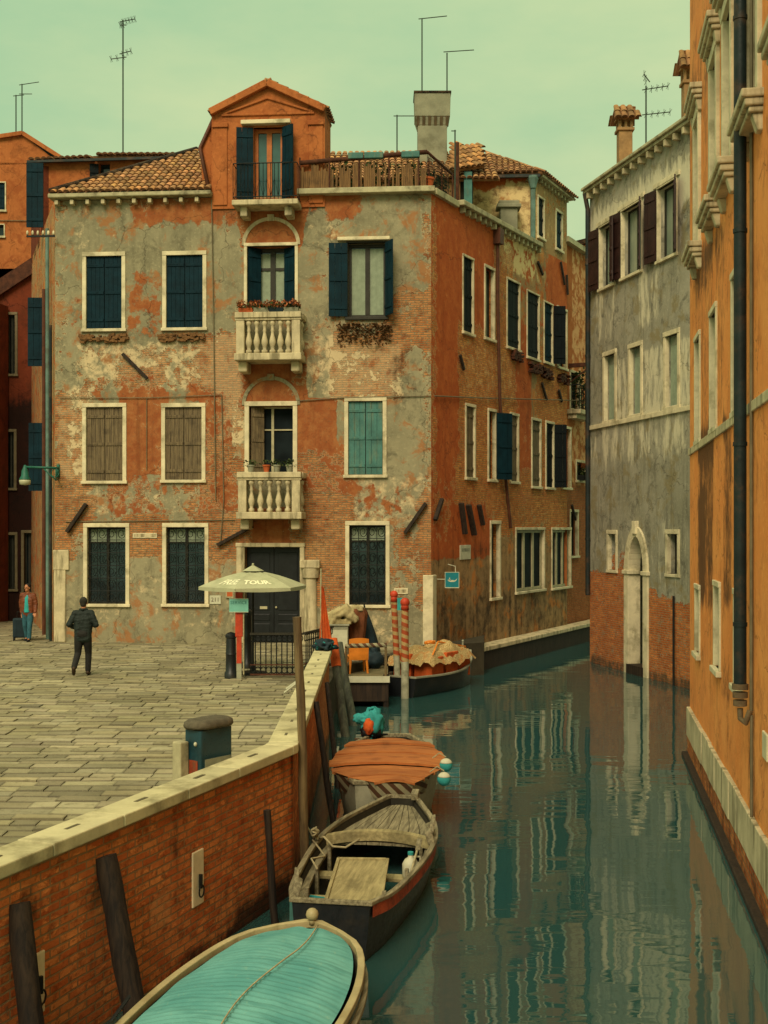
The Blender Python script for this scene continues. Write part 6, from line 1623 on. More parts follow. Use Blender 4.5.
mb.box(-.3, .3, -.22, .22, -.02, .12)
fs = remeshed('folded_sheet', mb, M['beige_cloth'], tb, .022, 2)
for v in fs.data.vertices: v.co += v.normal * .03 * mnoise.noise(v.co * 9)
aw = thing('folded_awning', 'folded brown awning standing upright behind the orange chair', 'awning', (at(356, 640, 31.8).x, 31.8, JZ)); mb = MB(); n = 26; rows = []
for z, r_ in ((0, .12), (.3, .16), (.9, .22), (1.4, .27), (1.52, .22)): rows.append([Vector((r_ * (1 + .22 * math.sin(7 * 2 * PI * k / n)) * math.cos(2 * PI * k / n), r_ * .7 * (1 + .22 * math.sin(7 * 2 * PI * k / n)) * math.sin(2 * PI * k / n), z)) for k in range(n + 1)])
mb.grid(rows); obj('cloth', mb, M['brown_cloth'], aw, world=False, smooth=True); mb = MB(); mb.tube([(0, 0, 0), (0, 0, 1.62)], .03, 8); obj('pole', mb, M['post_brown'], aw, world=False); obj('tie', crumple((0, -.05, 1.5), .2, .12, .1, 4, .4), M['beige_cloth'], aw, world=False, smooth=True)
bg = thing('closed_parasol', 'closed dark blue parasol leaning on the wall right of the brown awning', 'parasol', (at(370, 640, 32.4).x, 32.4, JZ)); mb = MB(); rows = []
for z, r_, dx in ((.1, .2, .05), (.35, .22, .04), (.8, .17, -.03), (1.2, .1, -.1), (1.5, .03, -.15)): rows.append([Vector((dx + r_ * (1 + .15 * math.sin(5 * 2 * PI * k / n)) * math.cos(2 * PI * k / n), r_ * math.sin(2 * PI * k / n), z)) for k in range(n + 1)])
mb.grid(rows); obj('cloth', mb, M['navy'], bg, world=False, smooth=True); mb = MB(); mb.tube([(.06, 0, 0), (-.16, 0, 1.6)], .025, 6); obj('pole', mb, M['iron'], bg, world=False)
sk = thing('stuffed_sack', 'round dark teal sack lying at the foot of the blue parasol on the jetty', 'sack', (at(373, 655, 31.2).x, 31.2, JZ)); obj('sack_body', crumple((0, 0, .22), .26, .22, .24, 7, .2), M['navy'], sk, world=False, smooth=True); obj('sack_neck', crumple((.02, 0, .45), .1, .1, .1, 2, .3), M['navy'], sk, world=False, smooth=True)
# orange flag at the end of the parapet
fb_ = at(321, 650, 26.6); fl = thing('orange_flag', 'furled orange flag on a pale pole at the end of the parapet', 'flag', (fb_.x, 26.6, 0)); mb = MB(); mb.tube([(0, 0, 0), (-.0, 0, 2.5)], .022, 6); obj('pole', mb, M['rope'], fl, world=False)
mb = MB(); rows = []
for i in range(15):
    z = 2.15 - 1.65 * i / 14; w_ = .07 + .3 * (i / 14) ** 1.1; rows.append([Vector((w_ * j / 12 - .05 * (i / 14), .045 * math.sin(j * 1.9 + i * .25), z - .1 * (j / 12) * (1 - i / 14))) for j in range(13)])
mb.grid(rows); obj('cloth', mb, M['orange_cloth'], fl, world=False, smooth=True)
for k, (x0, y0, x1, y1) in enumerate(((284, 693, 313, 670), (286, 689, 315, 668))):
    a, b_ = at(x0, y0, 24.6 + .1 * k), at(x1, y1, 25.0 + .1 * k); a.z = max(a.z, .02)
    o_ = thing('white_pole', 'thin white pole leaning on the inside of the parapet near the iron fence', 'pole', tuple(a), 0, 'white poles leaning on the parapet'); mb = MB(); mb.tube([Vector((0, 0, 0)), b_ - a], .02, 6); obj('shaft', mb, M['white'], o_, world=False); mb = MB(); mb.sphere(b_ - a, .026, 8); obj('tip', mb, M['white'], o_, world=False)
mb = MB(); [mb.tube([(.02 + .05 * math.cos(a), .03 * math.sin(a), .48 + .02 * a), (.05 + .03 * math.cos(a + 1), .04 * math.sin(a + 1), .58)], [.03, .012], 6) for a in (0, 1.5, 3, 4.5)]; obj('wrap_knot', mb, M['teal_cloth'], ob, world=False, smooth=True)
tc = thing('teal_net', 'bunch of teal net tied over the far end of the parapet coping', 'net', (-1.27, 25.6, .8)); obj('net_bundle', crumple((0, 0, .09), .2, .28, .12, 5, .6, 34), M['navy'], tc, world=False, smooth=True); mb = MB(); rnd = random.Random(4)
for k in range(6): mb.tube([(rnd.uniform(-.22, .22), rnd.uniform(-.3, .3), rnd.uniform(.0, .2)) for _ in range(5)], .014, 5)
obj('net_cord', mb, M['teal_cloth'], tc, world=False, smooth=True)

# ================================================================= SQUARE: FENCE, SIGN, PARASOL, BIN, LAMP
def fence(a, b_, label):
    a, b_ = Vector(a), Vector(b_); L = (b_ - a).length; d = (b_ - a) / L
    f = thing('iron_fence', label, 'fence', tuple(a), math.atan2(d.y, d.x), 'iron fences at the parapet end'); h = 1.0
    for z, r_, nm in ((h, .035, 'top_rail'), (.3, .018, 'middle_rail'), (.08, .025, 'bottom_rail')):
        mb = MB(); mb.box(0, L, -r_, r_, z - r_ * .7, z + r_ * .7); obj(nm, mb, M['rust'] if nm != 'top_rail' else M['sash'], f, world=False)
    n = round(L / .125); first = None
    for k in range(1, n):
        x = L * k / n
        if first is None: mb = MB(); mb.tube([(x, 0, .08), (x, 0, h)], .015, 6); first = obj('picket', mb, M['iron'], f, world=False); x0 = x
        else: dup_part(first, (x - x0, 0, 0), f)
    ring = None
    for k in range(n):
        x = L * (k + .5) / n; r_ = L / n / 2
        for z, sy in ((h - .1, 1.3), (.18, 1.4)):
            if ring is None: mb = MB(); mb.tube([(x + r_ * .95 * math.cos(q * PI / 6), 0, z + r_ * .95 * sy * math.sin(q * PI / 6)) for q in range(12)], .011, 4, closed=True); ring = obj('ring', mb, M['iron'], f, world=False); rx, rz_ = x, z
            else: dup_part(ring, (x - rx, 0, z - rz_), f)
    return f
fz_ = 27.2
fence((at(250, 600, fz_).x, fz_, 0), (at(303, 600, fz_).x, fz_, 0), 'wrought iron fence of ringed pickets between red sign post and tall mooring post')
fence((at(303, 600, fz_).x + .02, fz_ + .1, 0), (-1.25, 29.2, 0), 'short wrought iron fence running back beside the orange flag')
for (px, Y, r_, h, lab) in ((231, 27.2, .13, 1.05, 'cast iron bollard left of the red sign post'), (247.5, 29.2, .12, 1.45, 'taller dark post right behind the red sign post')):
    t = thing('bollard', lab, 'bollard', (at(px, 600, Y).x, Y, 0), 0, 'bollards beside the iron fence'); mb = MB(); mb.lathe([(r_ * 1.15, 0), (r_ * 1.15, .12), (r_ * .95, .16), (r_ * .9, h * .5), (r_ * .97, h * .52), (r_ * .9, h * .55), (r_ * .84, h * .86), (r_, h * .88)], 18); obj('shaft', mb, M['hull_black'], t, world=False, autos=R(35)); mb = MB(); mb.lathe([(r_, h * .88), (r_ * 1.02, h * .93), (r_ * .7, h * .97), (.0005, h)], 18); obj('cap', mb, M['hull_black'], t, world=False, autos=R(35))
spx = at(239, 600, 27.0).x; sp = thing('sign_post', 'round topped red wooden post with a worn white foot beside the iron fence', 'post', (spx, 27.0, 0))
mb = MB(); z1 = at(0, 592, 27).z; poly = [(-.085, 0, .95), (.085, 0, .95), (.085, 0, z1)] + [(.085 * math.cos(a), 0, z1 + .13 * math.sin(a)) for a in [R(x) for x in range(15, 180, 15)]] + [(-.085, 0, z1)]; mb.prism([Vector(p) for p in poly], (0, .06, 0)); obj('board', mb, M['red_paint'], sp, world=False, bevel=.01)
mb = MB(); mb.box(.088, .115, .0, .06, .1, z1); obj('edge_strip', mb, M['rope'], sp, world=False); mb = MB(); mb.box(-.055, .055, 0, .06, .0, .35); obj('white_foot', mb, M['pole_white'], sp, world=False); mb = MB(); mb.box(-.055, .055, 0.0, .06, .352, .948); obj('lower_board', mb, M['red_paint'], sp, world=False)
c = at(238.5, 605.5, 26.9); ts = thing('service_sign', 'small turquoise sign with dark lettering fixed on the red wooden post', 'sign', (c.x, 26.95, c.z))
mb = MB(); mb.box(-.215, .215, .0, .03, -.155, .155); obj('panel', mb, m_plain('pale_turquoise_panel', '#6fae9f', .5, .1, 5), ts, world=False, bevel=.006)
obj('lettering', text_mb('SERVICE', .105, 0, lambda v: Vector((v.x, -.004, v.y + .06))), m_plain('dark_teal_letters', '#2f6a66', .6, .1, 5), ts, world=False)
mb = MB()
for z in (-.15, .15): mb.box(-.215, .215, -.006, -.001, z - .006, z + .006)
obj('border', mb, M['white'], ts, world=False)

# parasol
ux, uY = at(253, 600, 27.9).x, 27.9; zr = at(0, 586, uY).z; za = at(0, 570, uY).z; RU = 1.27
um = thing('market_parasol', 'pale green parasol lettered FREE TOUR in front of the black entrance door', 'parasol', (ux, uY, 0))
M['canopy'] = m_plain('pale_green_canvas', '#a5a685', .85, .1, 3, dirt='#7d8660', dirt_amt=.35)
angs = [R(-102 + 60 * k) for k in range(6)]; apx = Vector((0, 0, za)); rim = [Vector((RU * math.cos(a), RU * math.sin(a), zr)) for a in angs]
mb = MB()
def panel_pt(k, s, t):   # s along the rim, t from apex to rim
    a, b_ = rim[k], rim[(k + 1) % 6]; e = a.lerp(b_, s); p = apx.lerp(e, t); p.z -= .05 * math.sin(PI * t) * 4 * s * (1 - s) * .6; p.z += .05 * math.sin(PI * t); return p
for k in range(6): mb.grid([[panel_pt(k, s / 8, t / 8) for s in range(9)] for t in range(1, 9)]); mb.face([apx] + [panel_pt(k, s / 8, 1 / 8) for s in range(9)])
for k in range(6): mb.grid([[rim[k].lerp(rim[(k + 1) % 6], s / 6) for s in range(7)], [rim[k].lerp(rim[(k + 1) % 6], s / 6) * 1.0 + Vector((0, 0, -.07 - .02 * math.sin(PI * s / 6))) for s in range(7)]])
obj('canopy', mb, M['canopy'], um, world=False, autos=R(25))
mb = MB(); vt = [Vector((.26 * math.cos(a), .26 * math.sin(a), za - .02)) for a in angs]
for k in range(6): mb.face([Vector((0, 0, za + .12)), vt[k], vt[(k + 1) % 6]])
mb.sphere((0, 0, za + .13), .03, 8); obj('vent_top', mb, M['canopy'], um, world=False)
mb = MB(); mb.tube([(0, 0, 0), (0, 0, za)], .025, 8); mb.lathe([(.3, 0), (.3, .06), (.05, .1), (.05, .2)], 16); obj('pole', mb, M['iron'], um, world=False)
rb = None
for k in range(6):
    mb = MB(); mb.tube([apx + Vector((0, 0, -.06)), rim[k] + Vector((0, 0, -.03))], .012, 5); mb.tube([Vector((0, 0, za - .45)), apx.lerp(rim[k], .5) + Vector((0, 0, -.05))], .01, 5); obj('rib', mb, M['iron'], um, world=False)
m_let = m_plain('cream_lettering', '#e6e4c0', .8, .04, 6)
def on_panel(k, flip=False, sc_=1.0, off=(0, 0), tilt=0.0):
    a, b_ = rim[k], rim[(k + 1) % 6]; w_ = (b_ - a).length; ex = (b_ - a).normalized(); hgt_ = ((a + b_) / 2 - apx).length
    nrm = ((a + b_) / 2 - apx).normalized().cross(ex); nrm = nrm if nrm.z > 0 else -nrm
    def f(v):
        s = .5 + (v.x + off[0]) / w_; t = .86 - (v.y + off[1]) / hgt_
        s2 = s
        return panel_pt(k, s2, t) + nrm * .008
    return f
obj('lettering', text_mb('TOUR', .29, 0, on_panel(0, off=(-.12, .13)), bold=.012), m_let, um, world=False)
obj('lettering', text_mb('FREE', .36, 0, on_panel(5, off=(.2, .13)), bold=.01), m_let, um, world=False)

# litter bin behind the parapet
bc = at(206, 800, 13.75); bn = thing('litter_bin', 'dark teal litter bin with a grey stone lid behind the parapet', 'litter bin', (bc.x + .03, 13.75, 0), R(52))
M['bin'] = m_plain('bin_teal_enamel', '#173b44', .35, .15, 3, dirt='#0f2429', dirt_amt=.5, spec=.5)
def rr_(hx, hy, r_, z, n=6): 
    pts = []
    for cx, cy, a0 in ((hx - r_, hy - r_, 0), (-hx + r_, hy - r_, 90), (-hx + r_, -hy + r_, 180), (hx - r_, -hy + r_, 270)):
        for k in range(n + 1): a = R(a0 + 90 * k / n); pts.append(Vector((cx + r_ * math.cos(a), cy + r_ * math.sin(a), z)))
    return pts
mb = MB(); mb.grid([p + p[:1] for p in (rr_(.27, .17, .03, .03), rr_(.27, .17, .03, 1.06))]); mb.face(rr_(.27, .17, .03, 1.06)); obj('body', mb, M['bin'], bn, world=False)
mb = MB(); pf_ = [(.0, 1.09), (.05, 1.075), (.07, 1.1), (.06, 1.14), (.01, 1.165), (-.1, 1.17)]
mb.grid([p + p[:1] for p in [rr_(.27 + d, .17 + d, .13 + d, z) for d, z in pf_]]); mb.face(rr_(.2, .1, .04, 1.17)); mb.face(rr_(.27, .17, .13, 1.08)); obj('lid', mb, m_plain('bin_lid_stone', '#565040', .9, .25, 12, bump=.5), bn, world=False, smooth=True)
mb = MB(); mb.box(-.2, .24, -.176, -.171, .3, .75); obj('poster', mb, m_plain('worn_poster', '#8b8d72', .7, .2, 5, dirt='#4d5546', dirt_amt=.6), bn, world=False)
mb = MB(); mb.box(-.279, -.271, -.11, .06, .18, .74); obj('sticker', mb, m_plain('faded_red_sticker', '#8a3a20', .7, .3, 9, dirt='#5d4a34', dirt_amt=.7), bn, world=False)
mb = MB(); mb.box(-.42, -.28, .06, .24, .28, .94); obj('ash_box', mb, M['gutter'], bn, world=False, bevel=.015); mb = MB(); mb.sphere((-.285, -.08, .92), .025, 8); obj('lock', mb, M['white'], bn, world=False, smooth=True)

bn.scale = (.92, .78, 1.05)

# wall lamp at the alley corner
lm = thing('street_lamp', 'green wall lamp on a scrolled bracket at the alley corner of the old house', 'street lamp', tuple(F.p(.05, 5.2, .02)))
def L_(px, py, d=0.0): return F.p(*F.at(px, py, .35), .35 + d)
mb = MB(); mb.tube([F.p(.1, 5.2, .05), L_(56, 468), L_(24, 467)], .035, 8); mb.tube([L_(56, 480), L_(50, 475), L_(44, 469)], .02, 6)
mb.tube([L_(55 + 4 * math.cos(a * .55), 473 + 4 * math.sin(a * .55)) for a in range(12)], .014, 5); mb.tube([F.p(.1, 4.9, .02), F.p(.1, 5.3, .02)], .05, 8); mb.tube([L_(56, 468), L_(56, 480), F.p(.1, 4.85, .02)], .02, 6); obj('bracket', mb, m_plain('lamp_green', '#1f5a4a', .5, .2, 5), lm, smooth=True)
c = L_(25, 467); mb = MB(); mb.lathe([(.03, .06), (.05, 0), (.07, -.05), (.1, -.12), (.11, -.26), (.17, -.36), (.17, -.38)], 14, c); obj('lamp_hood', mb, bpy.data.materials['lamp_green'], lm, smooth=True)
mb = MB(); mb.lathe([(.165, -.38), (.17, -.42), (.15, -.52), (.0005, -.54)], 14, c); obj('lamp_glass', mb, m_plain('frosted_glass', '#b5b594', .35, .08, 4), lm, smooth=True)

# signs on the old house
c = S.p(*S.at(452, 580, .45), .45); gs = thing('gondola_sign', 'square teal sign with a white gondola silhouette hung out from the house corner', 'sign', tuple(c), 0)
mb = MB(); mb.box(-.21, .21, -.02, .02, -.235, .235); obj('panel', mb, m_plain('sign_teal', '#14707a', .45, .08, 4), gs, world=False, bevel=.005)
mb = MB(); w2 = .014
for a_, b2_, c2_, d2_ in ((-.21, .21, -.235, -.235 + w2 * 1.6), (-.21, .21, .235 - w2, .235), (-.21, -.21 + w2, -.22, .22), (.21 - w2, .21, -.22, .22)): mb.box(a_, b2_, -.026, -.021, c2_, d2_)
obj('border', mb, M['white'], gs, world=False)
mb = MB(); top_ = []; bot = []
for k in range(17):
    t = -1 + 2 * k / 16; top_.append(Vector((t * .15, -.023, -.02 + .075 * max(0, t) ** 3.0 + .03 * max(0, -t) ** 2.5 + .0))); bot.append(Vector((t * .13, -.023, -.055 + .05 * abs(t) ** 3)))
mb.grid([top_, bot]); mb.box(-.085, -.06, -.026, -.022, -.02, .07); mb.box(-.11, -.04, -.026, -.022, .0, .02); mb.box(-.03, .05, -.026, -.022, -.02, .0); obj('gondola_emblem', mb, M['white'], gs, world=False)
mb = MB(); mb.tube([(-.21, .01, .02), (-.45, .1, .02)], .012, 5); mb.tube([(.1, .0, .23), (.1, .02, .4), (-.1, .3, .45)], .012, 5); objs('sign_bracket', mb, M['white'], gs, world=False)
r = S.rect(459.5, 545, 470, 559.5); wp = thing('wall_plaque', 'blank whitish plaque on the red plaster of the canal wall above the teal sign', 'sign', tuple(S.p(r[0], r[1]))); mb = MB(); mb.fbox(S, r[0], r[2], r[1], r[3], 0, .03); obj('plate', mb, M['white'], wp, bevel=.008); mb = MB(); mb.fbox(S, r[0] + .1, r[2] - .1, r[3] - .2, r[3] - .1, .03, .034); obj('worn_mark', mb, M['hull_white'], wp)
r = F.rect(133, 533, 157, 538); sn = thing('street_plate', 'small pale painted street name panel on the brick between the two left ground floor windows', 'sign', tuple(F.p(r[0], r[1]))); mb = MB(); mb.fbox(F, r[0], r[2], r[1], r[3], 0, .025); obj('plate', mb, M['stone'], sn, bevel=.005); mb = MB(); mb.fbox(F, r[0] + .03, r[2] - .03, r[1] + .025, r[3] - .025, .025, .028); obj('field', mb, M['stone2'], sn)
r = F.rect(210, 595.5, 221, 604); hn = thing('number_plate', 'little cream house number plate between the second ground floor window and the entrance', 'sign', tuple(F.p(r[0], r[1]))); mb = MB(); mb.fbox(F, r[0], r[2], r[1], r[3], 0, .03); obj('plate', mb, M['white'], hn, bevel=.005)
cx_, cz_ = (r[0] + r[2]) / 2, (r[1] + r[3]) / 2; obj('digits', text_mb('211', .17, 0, lambda v: F.p(cx_ + v.x, cz_ + v.y, .034)), M['rust'], hn)
r = F.rect(226, 585, 234, 598); nb = thing('notice_board', 'small pale and reddish notice box under the left edge of the parasol', 'notice', tuple(F.p(r[0], r[1]))); mb = MB(); mb.fbox(F, r[0], r[2], r[1], r[3], 0, .06); obj('box', mb, M['gutter'], nb, bevel=.008); mb = MB(); mb.fbox(F, r[0] + .04, r[2] - .03, r[1] + .05, r[3] - .05, .06, .064); obj('notice_sheet', mb, M['terracotta'], nb)
r = F.rect(394, 588, 408, 594); st = thing('stone_tablet', 'small pale stone tablet on the house wall left of the corner stone', 'sign', tuple(F.p(r[0], r[1]))); mb = MB(); mb.fbox(F, r[0], r[2], r[1], r[3], 0, .03); obj('plate', mb, M['stone'], st, bevel=.006); mb = MB(); mb.fbox(F, r[0] + .04, r[2] - .04, r[1] + .04, r[3] - .04, .03, .033); obj('field', mb, M['stone2'], st)

# pots on the balconies
rnd = random.Random(21)
u0, vb_, u1, vt_, wd_b = B1; n_ = 4
for k in range(n_):
    u = u0 + .05 + (u1 - u0 - .1) * (k + .5) / n_; c = F.p(u, vt_, wd_b - .1)
    t = thing('flower_trough', ('leftmost', 'second from the left', 'third from the left', 'rightmost')[k] + ' trough of orange flowers on the rail of the upper stone balcony', 'flower box', tuple(c), 0, 'flower troughs on the upper balcony')
    mb = MB(); w_ = (u1 - u0) / n_ * .42; mb.hexa([(-w_, -.07, 0), (w_, -.07, 0), (w_, .07, 0), (-w_, .07, 0), (-w_ * 1.1, -.1, .13), (w_ * 1.1, -.1, .13), (w_ * 1.1, .1, .13), (-w_ * 1.1, .1, .13)]); obj('trough', mb, (M['terracotta'], M['hull_white'], M['navy'], M['hull_white'])[k], t, world=False)
    mb = MB(); scatter_leaves(mb, lambda q: Vector((q.uniform(-w_ * 1.2, w_ * 1.2), q.gauss(0, .07), .12 + .1 * q.random())), 90, .09, rnd); obj('leaves', mb, M['foliage'], t, world=False)
    mb = MB(); scatter_leaves(mb, lambda q: Vector((q.uniform(-w_ * 1.3, w_ * 1.3), q.gauss(-.02, .09), .16 + .16 * q.random())), 150, .075, rnd); obj('flowers', mb, M['flower'], t, world=False)
u0, vb_, u1, vt_, wd_b = B2
for k, (f_, kind, lab) in enumerate(((.2, 0, 'grey pot with small pale plant at the left of the lower stone balcony rail'), (.45, 1, 'orange terracotta pot in the middle of the lower stone balcony rail'), (.62, 0, 'grey pot with straggly plant right of the orange pot on the lower balcony rail'), (.82, 0, 'little grey pot near the right end of the lower balcony rail'))):
    t = thing('plant_pot', lab, 'plant pot', tuple(F.p(u0 + (u1 - u0) * f_, vt_, wd_b - .1)), 0, 'pots on the lower balcony'); mb = MB(); mb.lathe([(.07, 0), (.1, .17), (.115, .17), (.115, .21), (.09, .21), (.08, .17)], 14); obj('pot', mb, M['terracotta'] if kind else M['hull_white'], t, world=False, autos=R(40))
    mb = MB(); scatter_leaves(mb, lambda q: Vector((q.gauss(0, .08), q.gauss(0, .06), .18 + .16 * q.random())), 26 if kind else 70, .08, rnd); obj('leaves', mb, M['foliage'], t, world=False)

# ================================================================= ANTENNAS
M['ant'] = m_plain('antenna_metal', '#3f4a40', .5, .2, 5, metal=.4)
def antenna(px, pyb, pyt, Y, label, booms, base_z=None):
    top = at(px, pyt, Y); bz = base_z if base_z is not None else at(px, pyb, Y).z
    t = thing('tv_antenna', label, 'antenna', (top.x, Y, bz - .5), 0, 'rooftop antennas'); H = top.z - bz + .5
    mb = MB(); mb.tube([(0, 0, 0), (0, 0, H)], .026, 6); obj('mast', mb, M['ant'], t, world=False)
    for (dx, py, dz, els) in booms:   # boom to the right by dx px
        z = at(0, py, Y).z - bz + .5; X = dx / FPX * Y; mb = MB(); mb.tube([(-.12 * (X > 0) + .12 * (X < 0), 0, z), (X, 0, z + dz / FPX * Y)], .018, 5)
        b_ = obj('boom', mb, M['ant'], t, world=False)
        if els:
            mb = MB()
            for k in range(els): f = k / max(1, els - 1); p = Vector((X * f, 0, z + dz / FPX * Y * f)); mb.tube([p + Vector((0, -.25, -.0)), p + Vector((0, .25, .0))], .008, 4); mb.tube([p + Vector((0, 0, -.12)), p + Vector((0, 0, .12))], .008, 4)
            obj('elements', mb, M['ant'], b_, world=False)
    return t
antenna(123, 150, 20, 41.5, 'tall thin antenna mast above the left tiled roof of the corner house', [(12, 22, 3, 5), (-3, 25, 0, 3), (8, 54, 3, 3), (-12, 57, -2, 3)])
antenna(22, 138, 84, 50, 'taller right one of two bent antennas on the orange gabled house', [(17, 85, 3, 0), (10, 94, 0, 0)])
antenna(16, 138, 95, 50.4, 'shorter left one of two bent antennas on the orange gabled house', [(8, 96, 1, 0)])
antenna(422, 105, 19, 41.3, 'tall antenna with a short boom on the big grey chimney, left of the two', [(25, 19, 3, 0)])
antenna(447, 105, 53, 41.4, 'shorter antenna with boom on the right side of the big grey chimney', [(27, 52, 2, 0)])
antenna(397, 152, 115, 42, 'low bent antenna left of the big grey chimney', [(18, 116, 0, 0)])
antenna(455, 190, 130, 38.6, 'plain mast at the canal end of the roof terrace', [(1, 131, 0, 0)])
antenna(646, 140, 86, 37.6, 'antenna with two booms on the grey canal house right of its chimney', [(22, 90, 4, 5), (-2, 82, 8, 3), (24, 115, 3, 5)])

# ================================================================= PEOPLE
def limb(mb, pts, rs, n=12, sx=1, sy=1):
    mb.tube(pts, rs, n)
    for p, r_ in zip(pts, rs): mb.sphere(p, r_, 10)
def hand(mb, w_, d, side, curl=.5):
    """palm with four bent fingers of unequal length and a thumb leaving its side"""
    w_ = Vector(w_); d = Vector(d).normalized(); s = d.cross(Vector((0, 1, 0))).normalized()
    if s.length < .5: s = Vector((1, 0, 0))
    f = s.cross(d).normalized(); pc_ = w_ + d * .05
    mb.obox(pc_, s, f, d, .036, .014, .05)
    for k, l in enumerate((.068, .078, .072, .056)):
        a = pc_ + d * .045 + s * (-.027 + .018 * k); b_ = a + d * l * .5 + f * .006; c_ = b_ + (d * (1 - curl) + f * curl) * l * .5
        limb(mb, [a, b_, c_], [.0095, .0088, .0075], 8)
    a = pc_ - d * .02 + s * .034 * side; limb(mb, [a, a + d * .03 + s * .022 * side, a + d * .062 + s * .022 * side + f * .01], [.012, .0105, .009], 8)
def head(mb, c, turn, sc_=1.0):
    c = Vector(c); M_ = Matrix.Translation(c) @ Matrix.Rotation(turn, 4, 'Z')
    t = MB(); t.sphere((0, -.005, .03), .095 * sc_, 16, .86, 1.02, 1.05); t.sphere((0, .02, -.055), .062 * sc_, 14, .9, 1.05, 1.1)
    t.sphere((0, .06, -.085), .028, 10); t.tube([(0, .088, .02), (0, .112, -.025), (0, .095, -.032)], [.01, .016, .012], 8); t.sphere((0, .083, .03), .03, 10, 1.6, .5, .5)
    t.sphere((0, .085, -.062), .02, 10, 1.2, .6, .4)
    for s in (-1, 1): t.sphere((s * .083, -.01, -.01), .026, 10, .35, .7, 1.15)
    mb.merge(t, M_)
    return M_
M['skin'] = m_plain('skin', '#a8704c', .55, .1, 8)
M['hair'] = m_plain('dark_hair', '#17120e', .8, .3, 20)
M['eye'] = m_plain('eye_dark', '#14110f', .3, .1, 8)
# -- man in dark jacket, seen from behind
def person(loc, rz, label, J, jacket, trousers, shoe, turn, sc_, open_shirt=None, cap=None):
    t = thing('person', label, 'person', loc, rz)
    mb = MB()
    limb(mb, [J['pel'], J['che'], J['nck']], [.105, .1, .055]); limb(mb, [J['nck'], J['hd']], [.056, .055])
    limb(mb, [J['shl'], J['shr']], [.06, .06])
    for s in 'lr':
        limb(mb, [J['hp' + s], J['kn' + s], J['an' + s]], [.085, .055, .04]); limb(mb, [J['an' + s], J['to' + s]], [.04, .03])
        limb(mb, [J['sh' + s], J['el' + s], J['wr' + s]], [.052, .042, .03])
        w_ = Vector(J['wr' + s]); e_ = Vector(J['el' + s]); hand(mb, w_, w_ - e_, 1 if s == 'l' else -1)
    Mh = head(mb, Vector(J['hd']) + Vector((0, .015, .075)), turn)
    remeshed('body', mb, M['skin'], t, .0075, 3)
    mb = MB()
    for s in (-1, 1): mb.sphere(Mh @ Vector((s * .034, .083, .018)), .011, 8)
    obj('eyes', mb, M['eye'], t, world=False, smooth=True)
    mb = MB(); q = MB(); q.sphere((0, -.022, .045), .1, 16, .9, 1.0, 1.0); q.sphere((0, -.05, -.01), .075, 12, .95, .8, 1.1); mb.merge(q, Mh); remeshed('cap' if cap else 'hair', mb, cap or M['hair'], t, .009, 2)
    # trousers
    mb = MB(); limb(mb, [Vector(J['pel']) + Vector((-.05, 0, .02)), Vector(J['pel']) + Vector((.05, 0, .02))], [.135, .135])
    for s in 'lr':
        h, k, a = Vector(J['hp' + s]), Vector(J['kn' + s]), Vector(J['an' + s]); limb(mb, [h, h.lerp(k, .5), k, k.lerp(a, .5), a.lerp(k, .08)], [.108, .095, .078, .07, .066])
    remeshed('trousers', mb, trousers, t, .012, 4)
    # jacket
    mb = MB(); P_, C_ = Vector(J['pel']), Vector(J['che'])
    for off in (-.085, 0, .085):
        o = Vector((off, 0, 0)); limb(mb, [P_ + o * .9 + Vector((0, 0, -.08)), P_.lerp(C_, .5) + o, C_ + o, C_ + o * .9 + Vector((0, .0, .1))], [.115, .122, .125, .09])
    limb(mb, [Vector(J['shl']), Vector(J['shr'])], [.078, .078]); limb(mb, [J['che'], Vector(J['nck']) + Vector((0, 0, -.03))], [.12, .08])
    for s in 'lr':
        a, b_, c_ = Vector(J['sh' + s]), Vector(J['el' + s]), Vector(J['wr' + s]); limb(mb, [a, a.lerp(b_, .5), b_, b_.lerp(c_, .5), c_], [.078, .072, .066, .058, .05])
    # cloth folds
    jk = remeshed('jacket', mb, jacket, t, .012, 5)
    for v in jk.data.vertices:
        n = mnoise.noise(Vector((v.co.x * 9, v.co.y * 9, v.co.z * 22))) + .5 * mnoise.noise(v.co * 30)
        v.co += v.normal * n * .011
    if open_shirt:
        mb = MB(); rows = []
        for i in range(10):
            z = J['pel'][2] - .03 + (J['nck'][2] - J['pel'][2] - .02) * i / 9; w_ = .07 - .02 * (i / 9)
            rows.append([Vector((-w_ + 2 * w_ * j / 8, J['che'][1] + .136 - .025 * ((j - 4) / 4) ** 2 - (.055 if i > 7 else 0) * (i - 7) / 2, z)) for j in range(9)])
        mb.grid(rows); obj('shirt', mb, open_shirt, t, world=False, smooth=True)
        mb = MB(); c_ = Vector(J['nck']); limb(mb, [c_ + Vector((-.07, .02, .0)), c_ + Vector((0, -.06, .02)), c_ + Vector((.07, .02, 0))], [.035, .04, .035]); remeshed('collar', mb, jacket, t, .01, 2)
    else:
        mb = MB(); c_ = Vector(J['nck']); limb(mb, [c_ + Vector((-.06, .05, .015)), c_ + Vector((-.075, 0, .02)), c_ + Vector((0, -.07, .025)), c_ + Vector((.075, 0, .02)), c_ + Vector((.06, .05, .015))], [.03, .032, .034, .032, .03]); remeshed('collar', mb, jacket, t, .01, 2)
    for s in 'lr':
        mb = MB(); a, b_ = Vector(J['an' + s]), Vector(J['to' + s]); d = (b_ - a); limb(mb, [a - d * .25 + Vector((0, 0, -.03)), a + d * .4 + Vector((0, 0, -.02)), b_], [.045, .048, .036]); remeshed('shoe', mb, shoe, t, .01, 3)
    t.scale = (sc_, sc_, sc_)
    return t
